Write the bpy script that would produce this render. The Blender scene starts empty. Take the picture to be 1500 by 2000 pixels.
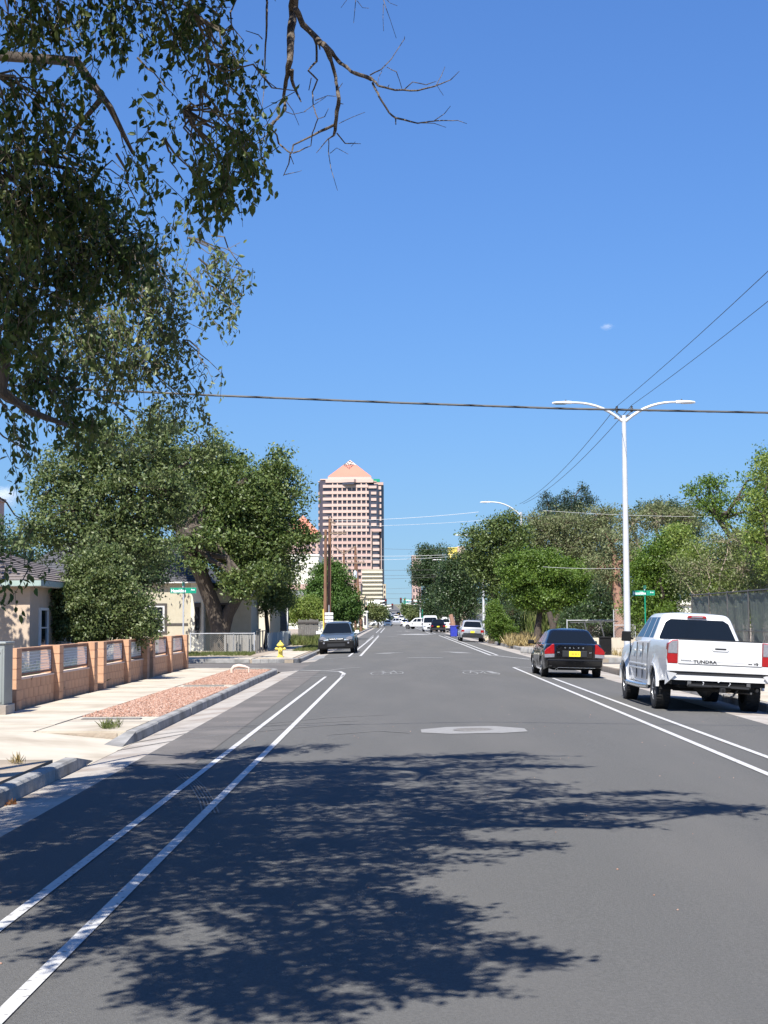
import bpy, bmesh, math, random
import numpy as np
from mathutils import Vector, Matrix
R = math.radians
scene = bpy.context.scene
# ---------------------------------------------------------------- camera
FPX = 3000.0                      # focal length in pixels of the 1500x2000 frame
CAMZ = 1.70
cam_d = bpy.data.cameras.new("camera")
cam = bpy.data.objects.new("camera", cam_d)
scene.collection.objects.link(cam)
cam_d.sensor_fit = 'HORIZONTAL'; cam_d.sensor_width = 36.0; cam_d.lens = 36.0 * FPX / 1500.0
cam_d.clip_start = 0.1; cam_d.clip_end = 20000
CM = Matrix.Translation((0, 0, CAMZ)) @ Matrix.Rotation(R(0.286), 4, 'Z') @ Matrix.Rotation(R(90 + 3.966), 4, 'X') @ Matrix.Rotation(R(-0.30), 4, 'Z')
cam.matrix_world = CM
scene.camera = cam
# ---------------------------------------------------------------- sky, sun, exposure
SUNV = Vector((-0.17, -0.75, 1.0)).normalized()
world = bpy.data.worlds.new("World"); scene.world = world; world.use_nodes = True
wn = world.node_tree; wn.nodes.clear()
wo = wn.nodes.new('ShaderNodeOutputWorld'); wb = wn.nodes.new('ShaderNodeBackground'); sk = wn.nodes.new('ShaderNodeTexSky')
sk.sky_type = 'NISHITA'; sk.sun_disc = False
sk.sun_elevation = math.asin(SUNV.z); sk.sun_rotation = math.atan2(SUNV.x, SUNV.y) % (2 * math.pi)
sk.altitude = 1600; sk.air_density = 2.3; sk.dust_density = 0.3; sk.ozone_density = 6.5
wb.inputs['Strength'].default_value = 0.072
wt = wn.nodes.new('ShaderNodeTexCoord'); wm = wn.nodes.new('ShaderNodeMapping'); wm.inputs['Scale'].default_value = (1, 1, .90); wm.inputs['Location'].default_value = (0, 0, .06)
wn.links.new(wt.outputs['Generated'], wm.inputs[0]); wn.links.new(wm.outputs[0], sk.inputs['Vector'])
wx = wn.nodes.new('ShaderNodeMix'); wx.data_type = 'RGBA'; wx.blend_type = 'MULTIPLY'; wx.inputs[0].default_value = 1.0; wx.inputs[7].default_value = (.445, .645, 1.07, 1)   # deep high-desert blue
wn.links.new(sk.outputs[0], wx.inputs[6]); wn.links.new(wx.outputs[2], wb.inputs['Color']); wn.links.new(wb.outputs[0], wo.inputs['Surface'])
sun_d = bpy.data.lights.new("sun", 'SUN'); sun_d.energy = 5.0; sun_d.angle = R(0.42); sun_d.color = (1.0, 0.955, 0.88)
sun = bpy.data.objects.new("sun", sun_d); scene.collection.objects.link(sun)
sun.rotation_euler = SUNV.to_track_quat('Z', 'Y').to_euler(); sun.location = (-10, -30, 40)
scene.view_settings.view_transform = 'Standard'; scene.view_settings.look = 'None'
scene.view_settings.exposure = 0.92; scene.view_settings.gamma = 1.0; scene.view_settings.use_curve_mapping = False
scene.render.engine = 'CYCLES'
scene.cycles.max_bounces = 6; scene.cycles.transparent_max_bounces = 16
scene.cycles.use_denoising = True; scene.cycles.volume_bounces = 3
rnd = random.Random(7)
COL = scene.collection
# ---------------------------------------------------------------- helpers
_R3 = CM.to_3x3()
def ray(px, py):
    return _R3 @ Vector(((px - 750) / FPX, (1000 - py) / FPX, -1.0))
def at(px, py, Y):                       # the point seen at a photo pixel, Y metres down the street
    d = ray(px, py); t = Y / d.y
    return Vector((d.x * t, Y, CAMZ + d.z * t))
XL0, XL1, XR0, XR1, XC = -3.25, -3.85, 6.2, 7.2, 1.5
def slope(y):
    return 0.0 if y < 340 else 0.0085 * (y - 340) ** 1.02
def rz(x, y=0):                          # road surface height with its crown
    if x < XL0: z = -0.0855 - 0.075 * (XL0 - x)
    elif x > XR0: z = -0.0846 - 0.065 * (x - XR0)
    else: z = -0.018 * abs(x - XC)
    return z + slope(y)
def G(px, py):                           # point on the carriageway under a photo pixel
    d = ray(px, py); z = -0.05
    for _ in range(6):
        t = (z - CAMZ) / d.z; x = d.x * t; z = rz(min(max(x, XL1), XR1), 0)
    return Vector((d.x * t, d.y * t, z))
def tag(o, label=None, cat=None, group=None, kind=None):
    if label: o['label'] = label
    if cat: o['category'] = cat
    if group: o['group'] = group
    if kind: o['kind'] = kind
    return o
def thing(name, label, cat, loc=(0, 0, 0), rz_=0.0, group=None):
    o = bpy.data.objects.new(name, None); COL.objects.link(o)
    o.empty_display_size = 0.3
    o.location = loc; o.rotation_euler = (0, 0, rz_)
    return tag(o, label, cat, group)
def dup(root, loc, rzv, label=None, group=None, scale=None):
    r = root.copy(); COL.objects.link(r); r.location = loc; r.rotation_euler = (0, 0, rzv)
    if scale: r.scale = scale
    if label: r['label'] = label
    if group: r['group'] = group
    for ch in list(root.children):
        c = ch.copy(); COL.objects.link(c); c.parent = r
        for g in list(ch.children):
            d = g.copy(); COL.objects.link(d); d.parent = c
    return r
def link_mesh(name, me, parent=None, loc=None):
    o = bpy.data.objects.new(name, me); COL.objects.link(o)
    if parent is not None: o.parent = parent
    if loc is not None: o.location = loc
    return o
class MB:
    def __init__(s): s.v = []; s.f = []; s.m = []
    def add(s, vs, fs, mi=0):
        b = len(s.v); s.v.extend([tuple(q) for q in vs]); s.f.extend([tuple(i + b for i in f) for f in fs]); s.m.extend([mi] * len(fs)); return s
    def box(s, c, d, rot=None, mi=0, taper=1.0):
        x, y, z = d[0] / 2, d[1] / 2, d[2] / 2
        vs = [Vector((a * x * (taper if k > 0 else 1), b * y * (taper if k > 0 else 1), k * z)) for k in (-1, 1) for a, b in ((-1, -1), (1, -1), (1, 1), (-1, 1))]
        if rot is not None: vs = [rot @ q for q in vs]
        c = Vector(c)
        return s.add([q + c for q in vs], [(3, 2, 1, 0), (4, 5, 6, 7), (0, 1, 5, 4), (1, 2, 6, 5), (2, 3, 7, 6), (3, 0, 4, 7)], mi)
    def bar(s, a, b, w, h, up=(0, 0, 1), mi=0):
        a = Vector(a); b = Vector(b); d = b - a; L = d.length
        if L < 1e-6: return s
        y = d / L; u = Vector(up)
        if abs(y.dot(u)) > .95: u = Vector((1, 0, 0))
        x = y.cross(u).normalized(); z = x.cross(y)
        return s.box((a + b) / 2, (w, L, h), Matrix((x, y, z)).transposed(), mi)
    def tube(s, pts, rad, n=8, mi=0, cap=True):
        pts = [Vector(p) for p in pts]
        if not hasattr(rad, '__len__'): rad = [rad] * len(pts)
        vs = []; fs = []; u = None
        for i, p in enumerate(pts):
            d = (pts[min(i + 1, len(pts) - 1)] - pts[max(i - 1, 0)])
            d = d.normalized() if d.length > 1e-9 else Vector((0, 0, 1))
            if u is None: u = d.orthogonal().normalized()
            else:
                u = u - d * u.dot(d); u = u.normalized() if u.length > 1e-6 else d.orthogonal().normalized()
            w = d.cross(u)
            for k in range(n):
                a = 2 * math.pi * k / n
                vs.append(p + (u * math.cos(a) + w * math.sin(a)) * rad[i])
        for i in range(len(pts) - 1):
            for k in range(n):
                fs.append((i * n + k, i * n + (k + 1) % n, (i + 1) * n + (k + 1) % n, (i + 1) * n + k))
        if cap:
            fs.append(tuple(range(n))[::-1]); fs.append(tuple(range((len(pts) - 1) * n, len(pts) * n)))
        return s.add(vs, fs, mi)
    def lathe(s, prof, n=20, axis='Z', c=(0, 0, 0), mi=0):
        vs = []; fs = []; c = Vector(c)
        for r_, h in prof:
            for k in range(n):
                a = 2 * math.pi * k / n
                if axis == 'Z': q = (r_ * math.cos(a), r_ * math.sin(a), h)
                elif axis == 'X': q = (h, r_ * math.cos(a), r_ * math.sin(a))
                else: q = (r_ * math.sin(a), h, r_ * math.cos(a))
                vs.append(Vector(q) + c)
        for i in range(len(prof) - 1):
            for k in range(n):
                fs.append((i * n + k, i * n + (k + 1) % n, (i + 1) * n + (k + 1) % n, (i + 1) * n + k))
        if prof[0][0] > 1e-5: fs.append(tuple(range(n))[::-1])
        if prof[-1][0] > 1e-5: fs.append(tuple(range((len(prof) - 1) * n, len(prof) * n)))
        return s.add(vs, fs, mi)
    def prism(s, poly, d0, d1, mi=0):        # poly: list of 3D points, extruded from +d0 to +d1 (vectors)
        n = len(poly); d0 = Vector(d0); d1 = Vector(d1)
        vs = [Vector(p) + d0 for p in poly] + [Vector(p) + d1 for p in poly]
        fs = [tuple(range(n))[::-1], tuple(range(n, 2 * n))] + [(i, (i + 1) % n, n + (i + 1) % n, n + i) for i in range(n)]
        return s.add(vs, fs, mi)
    def mesh(s, name, mats, smooth=False):
        me = bpy.data.meshes.new(name); me.from_pydata(s.v, [], s.f)
        if not isinstance(mats, (list, tuple)): mats = [mats]
        for m in mats: me.materials.append(m)
        if any(s.m): me.polygons.foreach_set('material_index', s.m)
        bm = bmesh.new(); bm.from_mesh(me); bmesh.ops.recalc_face_normals(bm, faces=bm.faces); bm.to_mesh(me); bm.free()
        if smooth:
            me.polygons.foreach_set('use_smooth', [True] * len(me.polygons))
            try: me.set_sharp_from_angle(angle=R(smooth if smooth is not True else 38))
            except Exception: pass
        me.update(); return me
    def build(s, name, mats, parent=None, smooth=False, bevel=0, loc=None):
        o = link_mesh(name, s.mesh(name, mats, smooth), parent, loc)
        if bevel:
            b = o.modifiers.new('bevel', 'BEVEL'); b.width = bevel; b.segments = 2; b.limit_method = 'ANGLE'; b.angle_limit = R(40)
            b.harden_normals = False
        return o
# ---------------------------------------------------------------- materials
def mat(name, c1, rough=0.6, c2=None, scale=3.0, metal=0.0, bump=0.0, bscale=None, detail=6, spec=0.5, coat=0.0, alpha=None,
        trans=0.0, emis=None, c3=None, s3=0.4, stretch=None, t3=(0.45, 0.7), stretch3=None):
    m = bpy.data.materials.new(name); m.use_nodes = True; nt = m.node_tree; N = nt.nodes; L = nt.links
    b = N['Principled BSDF']
    b.inputs['Roughness'].default_value = rough; b.inputs['Metallic'].default_value = metal
    b.inputs['Specular IOR Level'].default_value = spec; b.inputs['Coat Weight'].default_value = coat; b.inputs['Coat Roughness'].default_value = 0.05
    b.inputs['Base Color'].default_value = (*c1, 1)
    if trans: b.inputs['Transmission Weight'].default_value = trans
    tc = N.new('ShaderNodeTexCoord'); vec = tc.outputs['Object']
    if stretch:
        mp = N.new('ShaderNodeMapping'); mp.inputs['Scale'].default_value = stretch; L.new(vec, mp.inputs[0]); vec = mp.outputs[0]
    if c2 is not None:
        n = N.new('ShaderNodeTexNoise'); n.inputs['Scale'].default_value = scale; n.inputs['Detail'].default_value = detail; n.inputs['Roughness'].default_value = 0.65
        L.new(vec, n.inputs['Vector'])
        r = N.new('ShaderNodeValToRGB'); r.color_ramp.elements[0].position = 0.32; r.color_ramp.elements[1].position = 0.68
        r.color_ramp.elements[0].color = (*c1, 1); r.color_ramp.elements[1].color = (*c2, 1)
        L.new(n.outputs['Fac'], r.inputs[0]); out = r.outputs[0]
        if c3 is not None:
            n3 = N.new('ShaderNodeTexNoise'); n3.inputs['Scale'].default_value = s3; n3.inputs['Detail'].default_value = 5
            v3 = vec
            if stretch3:
                mp3 = N.new('ShaderNodeMapping'); mp3.inputs['Scale'].default_value = stretch3; L.new(vec, mp3.inputs[0]); v3 = mp3.outputs[0]
            L.new(v3, n3.inputs['Vector'])
            r3 = N.new('ShaderNodeValToRGB'); r3.color_ramp.elements[0].position = t3[0]; r3.color_ramp.elements[1].position = t3[1]
            L.new(n3.outputs['Fac'], r3.inputs[0])
            mx = N.new('ShaderNodeMix'); mx.data_type = 'RGBA'; L.new(r3.outputs[0], mx.inputs[0]); L.new(out, mx.inputs[6]); mx.inputs[7].default_value = (*c3, 1)
            out = mx.outputs[2]
        L.new(out, b.inputs['Base Color'])
    if bump:
        n2 = N.new('ShaderNodeTexNoise'); n2.inputs['Scale'].default_value = bscale or scale * 8; n2.inputs['Detail'].default_value = 4
        L.new(vec, n2.inputs['Vector'])
        bp = N.new('ShaderNodeBump'); bp.inputs['Strength'].default_value = bump; bp.inputs['Distance'].default_value = 0.02
        L.new(n2.outputs['Fac'], bp.inputs['Height']); L.new(bp.outputs[0], b.inputs['Normal'])
    return m
def leafmat(name, cols, rough=0.5, trans=0.25, spec=0.4):
    m = bpy.data.materials.new(name); m.use_nodes = True; nt = m.node_tree; N = nt.nodes; L = nt.links
    b = N['Principled BSDF']; b.inputs['Roughness'].default_value = rough; b.inputs['Specular IOR Level'].default_value = spec
    g = N.new('ShaderNodeNewGeometry'); r = N.new('ShaderNodeValToRGB'); cr = r.color_ramp
    cr.elements[0].color = (*cols[0], 1); cr.elements[1].color = (*cols[-1], 1); cr.elements[1].position = 1.0
    for i, c in enumerate(cols[1:-1]):
        e = cr.elements.new((i + 1) / (len(cols) - 1)); e.color = (*c, 1)
    L.new(g.outputs['Random Per Island'], r.inputs[0]); L.new(r.outputs[0], b.inputs['Base Color'])
    t = N.new('ShaderNodeBsdfTranslucent'); hs = N.new('ShaderNodeHueSaturation'); hs.inputs['Value'].default_value = 1.5; hs.inputs['Saturation'].default_value = 1.15
    L.new(r.outputs[0], hs.inputs['Color']); L.new(hs.outputs[0], t.inputs['Color'])
    mx = N.new('ShaderNodeMixShader'); mx.inputs[0].default_value = trans
    L.new(b.outputs[0], mx.inputs[1]); L.new(t.outputs[0], mx.inputs[2]); L.new(mx.outputs[0], N['Material Output'].inputs['Surface'])
    return m
M = {}
M['asphalt'] = mat('asphalt', (.094, .093, .089), .92, (.142, .140, .134), 60, bump=.7, bscale=140, c3=(.142, .137, .129), s3=.9, t3=(.42, .9), stretch3=(1, .16, 1), spec=.08)
M['asphalt_old'] = mat('asphalt_old', (.105, .098, .092), .9, (.150, .141, .133), 30, bump=.5, bscale=110, c3=(.175, .16, .148), s3=.8, spec=.08)
M['patch'] = mat('patch', (.20, .195, .185), .9, (.25, .245, .235), 9, bump=.3, bscale=90)
M['concrete'] = mat('concrete', (.42, .37, .29), .85, (.50, .45, .36), 1.3, bump=.3, bscale=50, c3=(.33, .28, .21), s3=.8, t3=(.45, .7))
M['pan'] = mat('gutter_concrete', (.30, .275, .24), .9, (.40, .365, .32), 5, bump=.4, bscale=60, c3=(.24, .20, .165), s3=1.1)
M['kerb'] = mat('kerb_concrete', (.21, .205, .195), .9, (.34, .33, .31), 4, bump=.5, bscale=40, c3=(.12, .115, .105), s3=1.5)
M['kerb_top'] = M['kerb']
M['dirt'] = mat('dirt', (.30, .24, .18), .95, (.38, .32, .25), 3, bump=.6, bscale=25, c3=(.22, .18, .13), s3=.6)
M['terrain'] = mat('terrain', (.20, .17, .12), .95, (.12, .13, .07), .05, bump=.3, bscale=3)
M['gravel'] = mat('gravel_bed', (.30, .17, .12), .95, (.38, .23, .17), 30, bump=.8, bscale=60)
M['paint'] = mat('road_paint', (.43, .425, .41), .75, (.52, .51, .49), 8, bump=.2, bscale=80, c3=(.20, .195, .185), s3=22, t3=(.58, .66))
M['paint_worn'] = mat('worn_paint', (.30, .295, .28), .8, (.22, .22, .21), 9, bump=.2, bscale=80, c3=(.16, .16, .155), s3=16, t3=(.5, .6))
M['seam'] = mat('seam_tar', (.05, .05, .052), .7, (.07, .07, .07), 8)
M['iron'] = mat('cast_iron', (.14, .135, .13), .8, (.20, .19, .18), 20, bump=.5, bscale=50)
M['tan_block'] = mat('tan_block', (.49, .275, .16), .9, (.54, .315, .19), 7, bump=.35, bscale=90, c3=(.40, .225, .13), s3=1.7)
M['mortar'] = mat('mortar', (.40, .22, .14), .95, (.44, .25, .16), 9, bump=.3)
M['cap'] = mat('pale_sill', (.62, .50, .42), .9, (.56, .44, .36), 9)
M['frame_brown'] = mat('brown_frame', (.14, .055, .03), .6, (.20, .085, .05), 12)
M['wire'] = mat('galvanised_wire', (.70, .72, .72), .5, metal=.1)
M['galv'] = mat('galvanised_steel', (.50, .51, .52), .42, (.60, .61, .62), 8, metal=.35, bump=.05)
M['pole_white'] = mat('pale_pole', (.56, .57, .58), .38, (.66, .66, .66), 2.5, metal=.25)
M['cab_grey'] = mat('cabinet_grey', (.19, .21, .20), .55, (.22, .24, .23), 3, c3=(.15, .17, .16), s3=1.2)
M['stucco_tan'] = mat('stucco_tan', (.46, .36, .27), .95, (.50, .40, .305), 4, bump=.4, bscale=60)
M['stucco_beige'] = mat('stucco_beige', (.40, .36, .27), .95, (.45, .41, .31), 4, bump=.4, bscale=50)
M['stucco_pale'] = mat('stucco_pale', (.58, .55, .45), .95, (.64, .61, .50), 4, bump=.3, bscale=50)
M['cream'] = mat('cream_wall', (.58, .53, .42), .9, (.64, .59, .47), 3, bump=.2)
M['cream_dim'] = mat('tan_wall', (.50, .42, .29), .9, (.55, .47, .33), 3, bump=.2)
M['white_wall'] = mat('white_wall', (.70, .69, .60), .9, (.64, .63, .54), 1)
M['mint'] = mat('mint_trim', (.27, .35, .32), .6, (.31, .39, .36), 5)
M['shingle'] = mat('shingle', (.13, .11, .105), .95, (.21, .18, .165), 25, bump=.5, bscale=60)
M['shingle_dark'] = mat('shingle_dark', (.055, .055, .06), .95, (.10, .10, .105), 20, bump=.5, bscale=60)
M['dark_trim'] = mat('dark_trim', (.045, .04, .035), .7, (.07, .06, .055), 8)
M['white_trim'] = mat('white_trim', (.70, .70, .68), .6, (.64, .64, .62), 6)
M['glass_dark'] = mat('dark_glass', (.012, .016, .02), .06, spec=.8)
M['glass_tower'] = mat('tower_glass', (.060, .048, .058), .22, (.085, .068, .078), .6, spec=.7)
M['glass_tower2'] = mat('tower_glass_dark', (.045, .045, .06), .18, (.065, .062, .08), .4, spec=.7)
M['pink'] = mat('pink_panel', (.45, .31, .265), .8, (.49, .34, .29), .05)
M['pink_pale'] = mat('pale_pink_panel', (.50, .365, .31), .8, (.54, .40, .34), .05)
M['salmon'] = mat('salmon_roof', (.52, .17, .115), .7, (.55, .19, .13), .08)
M['black_part'] = mat('black_plastic', (.004, .004, .0045), .6, (.008, .008, .008), 8, spec=.2)
M['rubber'] = mat('tyre_rubber', (.010, .010, .010), .85, (.018, .0175, .017), 15, bump=.3)
M['alloy'] = mat('alloy_wheel', (.55, .56, .58), .32, metal=.7)
M['steel_dark'] = mat('dark_steel', (.06, .06, .062), .6, (.10, .10, .10), 8, metal=.3)
M['red_lens'] = mat('red_lens', (.32, .004, .005), .25, (.22, .003, .004), 14, spec=.4, coat=.2)
M['clear_lens'] = mat('clear_lens', (.22, .22, .24), .15, (.15, .15, .17), 25, spec=.8, coat=.6)
M['bark'] = mat('bark', (.055, .043, .034), .95, (.12, .095, .072), 5, bump=1.0, bscale=16, stretch=(6, 6, 1), c3=(.05, .04, .03), s3=3)
M['bark_pale'] = mat('pale_bark', (.28, .23, .18), .95, (.40, .34, .27), 6, bump=.8, bscale=24, stretch=(5, 5, 1.2), c3=(.16, .125, .10), s3=5)
M['bark_dark'] = mat('dark_bark', (.045, .035, .028), .95, (.09, .07, .055), 6, bump=.8, bscale=18, stretch=(5, 5, 1))
M['fine_twig'] = mat('fine_twig', (.07, .055, .04), .9, (.13, .11, .08), 12)
M['twig'] = mat('dry_twig', (.27, .22, .16), .9, (.38, .32, .24), 6)
M['pole_wood'] = mat('pole_wood', (.15, .075, .042), .9, (.25, .13, .075), 5, bump=.5, stretch=(8, 8, .5), c3=(.09, .05, .035), s3=1)
M['pole_grey'] = mat('grey_pole_wood', (.17, .12, .085), .9, (.26, .19, .14), 5, bump=.5, stretch=(8, 8, .5))
M['green_sign'] = mat('green_sign', (.0, .22, .13), .45, (.005, .26, .15), 2)
M['white_print'] = mat('white_print', (.82, .84, .84), .5)
M['yellow_paint'] = mat('yellow_paint', (.70, .56, .10), .55, (.60, .47, .08), 9, bump=.2)
M['brick'] = mat('brick', (.38, .15, .085), .9, (.48, .21, .13), 14, bump=.3)
M['wood_grey'] = mat('weathered_wood', (.20, .19, .175), .9, (.30, .285, .26), 4, stretch=(8, 8, 1), bump=.3)
M['wood_dark'] = mat('dark_boards', (.10, .095, .088), .9, (.16, .15, .14), 4, stretch=(8, 8, 1), bump=.3)
M['tin'] = mat('corrugated_metal', (.34, .37, .37), .55, (.44, .47, .47), 3, metal=.3, stretch=(1, 1, .6))
M['blue_bin'] = mat('blue_bin', (.02, .035, .30), .5, (.03, .045, .36), 4)
M['navy_bin'] = mat('navy_bin', (.012, .018, .06), .5, (.02, .026, .08), 4)
M['orange_bark'] = mat('orange_bark', (.22, .12, .085), .9, (.33, .19, .13), 5)
M['cable'] = mat('cable', (.03, .03, .032), .6, (.05, .05, .05), 5)
M['cable_pale'] = mat('pale_cable', (.42, .43, .43), .5)
# foliage
M['leaf_near'] = leafmat('leaf_elm', [(.020, .042, .012), (.036, .066, .018), (.060, .096, .026), (.098, .120, .036), (.075, .102, .030)], .45, .34, .30)
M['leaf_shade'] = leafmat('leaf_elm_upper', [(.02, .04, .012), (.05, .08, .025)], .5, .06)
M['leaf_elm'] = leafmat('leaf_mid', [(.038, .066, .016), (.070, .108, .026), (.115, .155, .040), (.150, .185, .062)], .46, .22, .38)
M['leaf_olive'] = leafmat('leaf_olive', [(.075, .105, .032), (.125, .155, .050), (.175, .195, .080)], .5, .25)
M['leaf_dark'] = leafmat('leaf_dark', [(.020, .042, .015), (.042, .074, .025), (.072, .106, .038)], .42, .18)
M['leaf_bright'] = leafmat('leaf_bright', [(.060, .115, .018), (.100, .165, .026), (.145, .210, .035)], .5, .3)
M['leaf_lime'] = leafmat('leaf_lime', [(.11, .17, .030), (.17, .23, .045), (.24, .28, .075)], .5, .3)
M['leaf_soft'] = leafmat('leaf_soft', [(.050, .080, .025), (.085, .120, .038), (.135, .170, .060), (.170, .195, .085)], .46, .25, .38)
M['dust'] = mat('tyre_dust', (.150, .146, .138), .95, (.120, .116, .108), 18)
M['leaf_thuja'] = leafmat('leaf_thuja', [(.035, .080, .012), (.060, .120, .018), (.085, .150, .028)], .6, .15)
M['leaf_conifer'] = leafmat('leaf_conifer', [(.018, .040, .022), (.032, .060, .032)], .6, .1)
M['leaf_dusty'] = leafmat('leaf_dusty', [(.095, .120, .045), (.145, .170, .070), (.195, .205, .105)], .6, .25)
M['straw'] = leafmat('straw', [(.32, .24, .10), (.45, .35, .16), (.55, .46, .25)], .7, .25)
M['weed'] = leafmat('weed', [(.09, .13, .035), (.15, .19, .05), (.22, .22, .09)], .6, .25)
M['pebble'] = leafmat('pebbles', [(.26, .135, .09), (.34, .19, .13), (.46, .31, .24), (.18, .10, .07)], .9, .0)

def txt(name, s, size, m, parent, loc, rot=(R(90), 0, 0), depth=.002, align='LEFT', sx=1.0, bold=0.0):
    c = bpy.data.curves.new(name, 'FONT'); c.body = s; c.size = size; c.extrude = depth; c.align_x = align; c.offset = bold; c.resolution_u = 2
    t = bpy.data.objects.new(name, c); COL.objects.link(t)
    dg = bpy.context.evaluated_depsgraph_get(); me = bpy.data.meshes.new_from_object(t.evaluated_get(dg))
    bpy.data.objects.remove(t); me.materials.clear(); me.materials.append(m)
    o = link_mesh(name, me, parent); o.location = loc; o.rotation_euler = rot; o.scale = (sx, 1, 1)
    return o
# ---------------------------------------------------------------- foliage builders
def leaves(name, pos, size, m, rng, parent=None, down=0.0, aspect=.5, shape=2, up=0.0, var=.35):
    n = len(pos)
    d = rng.normal(size=(n, 3)); d[:, 2] += -down + up
    d /= np.linalg.norm(d, axis=1)[:, None]
    a = rng.normal(size=(n, 3)); s = np.cross(d, a); s /= np.linalg.norm(s, axis=1)[:, None]
    nn = np.cross(s, d)
    L = (size * (1 + var * rng.normal(size=n)).clip(.45, 1.7))[:, None]; W = L * aspect * .5
    fold = nn * L * .08
    if shape == 2:
        V = np.stack([pos, pos + d * L * .45 + s * W + fold, pos + d * L, pos + d * L * .45 - s * W + fold], 1)
        F = np.array([[0, 1, 2], [0, 2, 3]])
    else:
        V = np.stack([pos, pos + d * L * .28 + s * W * .85 + fold, pos + d * L * .62 + s * W * .8 + fold, pos + d * L - nn * L * .08,
                      pos + d * L * .62 - s * W * .8 + fold, pos + d * L * .28 - s * W * .85 + fold], 1)
        F = np.array([[0, 1, 2], [0, 2, 3], [0, 3, 4], [0, 4, 5]])
    k = V.shape[1]; nf = len(F)
    idx = (F[None] + (np.arange(n) * k)[:, None, None]).reshape(-1)
    me = bpy.data.meshes.new(name); me.vertices.add(n * k); me.vertices.foreach_set('co', V.reshape(-1).astype(np.float32))
    me.loops.add(len(idx)); me.loops.foreach_set('vertex_index', idx.astype(np.int32))
    me.polygons.add(n * nf); me.polygons.foreach_set('loop_start', (np.arange(n * nf) * 3).astype(np.int32))
    me.polygons.foreach_set('loop_total', np.full(n * nf, 3, np.int32)); me.update(calc_edges=True); me.materials.append(m)
    return link_mesh(name, me, parent)
def blob_clumps(rng, c, r, n, bias=2.4):
    d = rng.normal(size=(n, 3)); d /= np.linalg.norm(d, axis=1)[:, None]
    return np.array(c)[None] + d * (rng.random(n) ** (1 / bias))[:, None] * np.array(r)[None] * (1 + .12 * rng.normal(size=n))[:, None]
def around(rng, C, per, s):
    s = np.array(s if hasattr(s, '__len__') else (s, s, s))
    return (C[:, None, :] + rng.normal(size=(len(C), per, 3)) * s[None, None, :]).reshape(-1, 3)
def jag(rg, a, b, k, amp):
    a = Vector(a); b = Vector(b); L = (b - a).length; out = [a]
    for i in range(1, k):
        t = i / k; out.append(a.lerp(b, t) + Vector((rg.gauss(0, 1), rg.gauss(0, 1), rg.gauss(0, 1) + .5 * math.sin(math.pi * t))) * amp * L)
    out.append(b); return out
def tree(name, label, base, blobs, Y, dens, leaf, m, bark, tr, seed, fork=.35, cs=.33, group=None, cat='tree', down=.25, depth=1.0, trunk_pts=None, twigs=.25, aspect=.55, bias=2.4, up=0.0, per=26):
    """blobs: (px, py, rx, ry[, dY]) in photo pixels at distance Y; turned into ellipsoids of real size"""
    rng = np.random.default_rng(seed); rg = random.Random(seed)
    base = Vector(base); t = thing(name, label, cat, base, 0, group)
    loc = lambda p: Vector(p) - base
    B = []
    for b in blobs:
        dY = b[4] if len(b) > 4 else 0.0
        c = at(b[0], b[1], Y + dY); k = (Y + dY) / FPX
        B.append((c - base, (b[2] * k, max(b[2], b[3]) * k * .85 * depth, b[3] * k)))
    zmin = min(c.z - r[2] for c, r in B)
    tops = [c for c, r in B]; mean = sum(tops, Vector()) / len(tops)
    if trunk_pts is None:
        fp = Vector((mean.x * .25, mean.y * .25, max(.4, min(zmin + .25 * (mean.z - zmin), mean.z * fork * 1.6))))
        tp = [Vector((0, 0, -.1)), Vector((rg.uniform(-.08, .08), 0, fp.z * .5)), fp]
    else:
        tp = [p - base for p in trunk_pts]; fp = tp[-1]
    k = len(tp); mb = MB(); mb.tube(tp, [tr * (1.25 if i == 0 else 1 - .35 * i / (k - 1)) for i in range(k)], 12)
    mb.build('trunk', bark, t, smooth=True)
    mb = MB(); C_all = []
    for c, r in B:
        mb.tube(jag(rg, fp, c, 5, .05), [tr * .55 * (1 - .75 * i / 5) for i in range(6)], 6, cap=False)
        vol = r[0] * r[1] * r[2] * 4.19; area = 4 * math.pi * ((r[0] * r[1] + r[0] * r[2] + r[1] * r[2]) / 3)
        n = max(8, int(1.15 * dens * area / (cs * cs * 3)))
        C = blob_clumps(rng, c, r, n, bias); ex = rng.random(n) < .10; C[ex] = np.array(c) + (C[ex] - np.array(c)) * rng.uniform(1.1, 1.4, (ex.sum(), 1)); C_all.append(C)
        for q in C[:max(3, int(n * twigs))]:
            mb.tube(jag(rg, c.lerp(Vector(q), .1), q, 3, .06), [tr * .12, tr * .09, tr * .06, tr * .02 + .004], 3, cap=False)
    mb.build('branches', bark, t)
    C = np.concatenate(C_all); C = C[C[:, 2] > .15]
    P = around(rng, C, int(per * 2.1), (cs * .56, cs * .56, cs * .38)); leaf = leaf * 1.28
    P = P[P[:, 2] > .05]
    leaves('crown', P, leaf, m, rng, t, down=down, aspect=aspect, up=up)
    return t
# ================================================================ the large structure
def struct(o): o['kind'] = 'structure'; return o
# terrain far out, below everything, rising gently to the north
mb = MB(); ys = [-80, 0, 100, 200, 340, 450, 600, 900, 1300, 2000, 3500, 6000]; xs = [-3000, -400, -60, 60, 400, 3000]
for y in ys:
    for x in xs: mb.v.append((x, y, -.35 + slope(y)))
for j in range(len(ys) - 1):
    for i in range(len(xs) - 1):
        a = j * len(xs) + i; mb.f.append((a, a + 1, a + 1 + len(xs), a + len(xs))); mb.m.append(0)
struct(mb.build('ground', M['terrain']))
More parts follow.
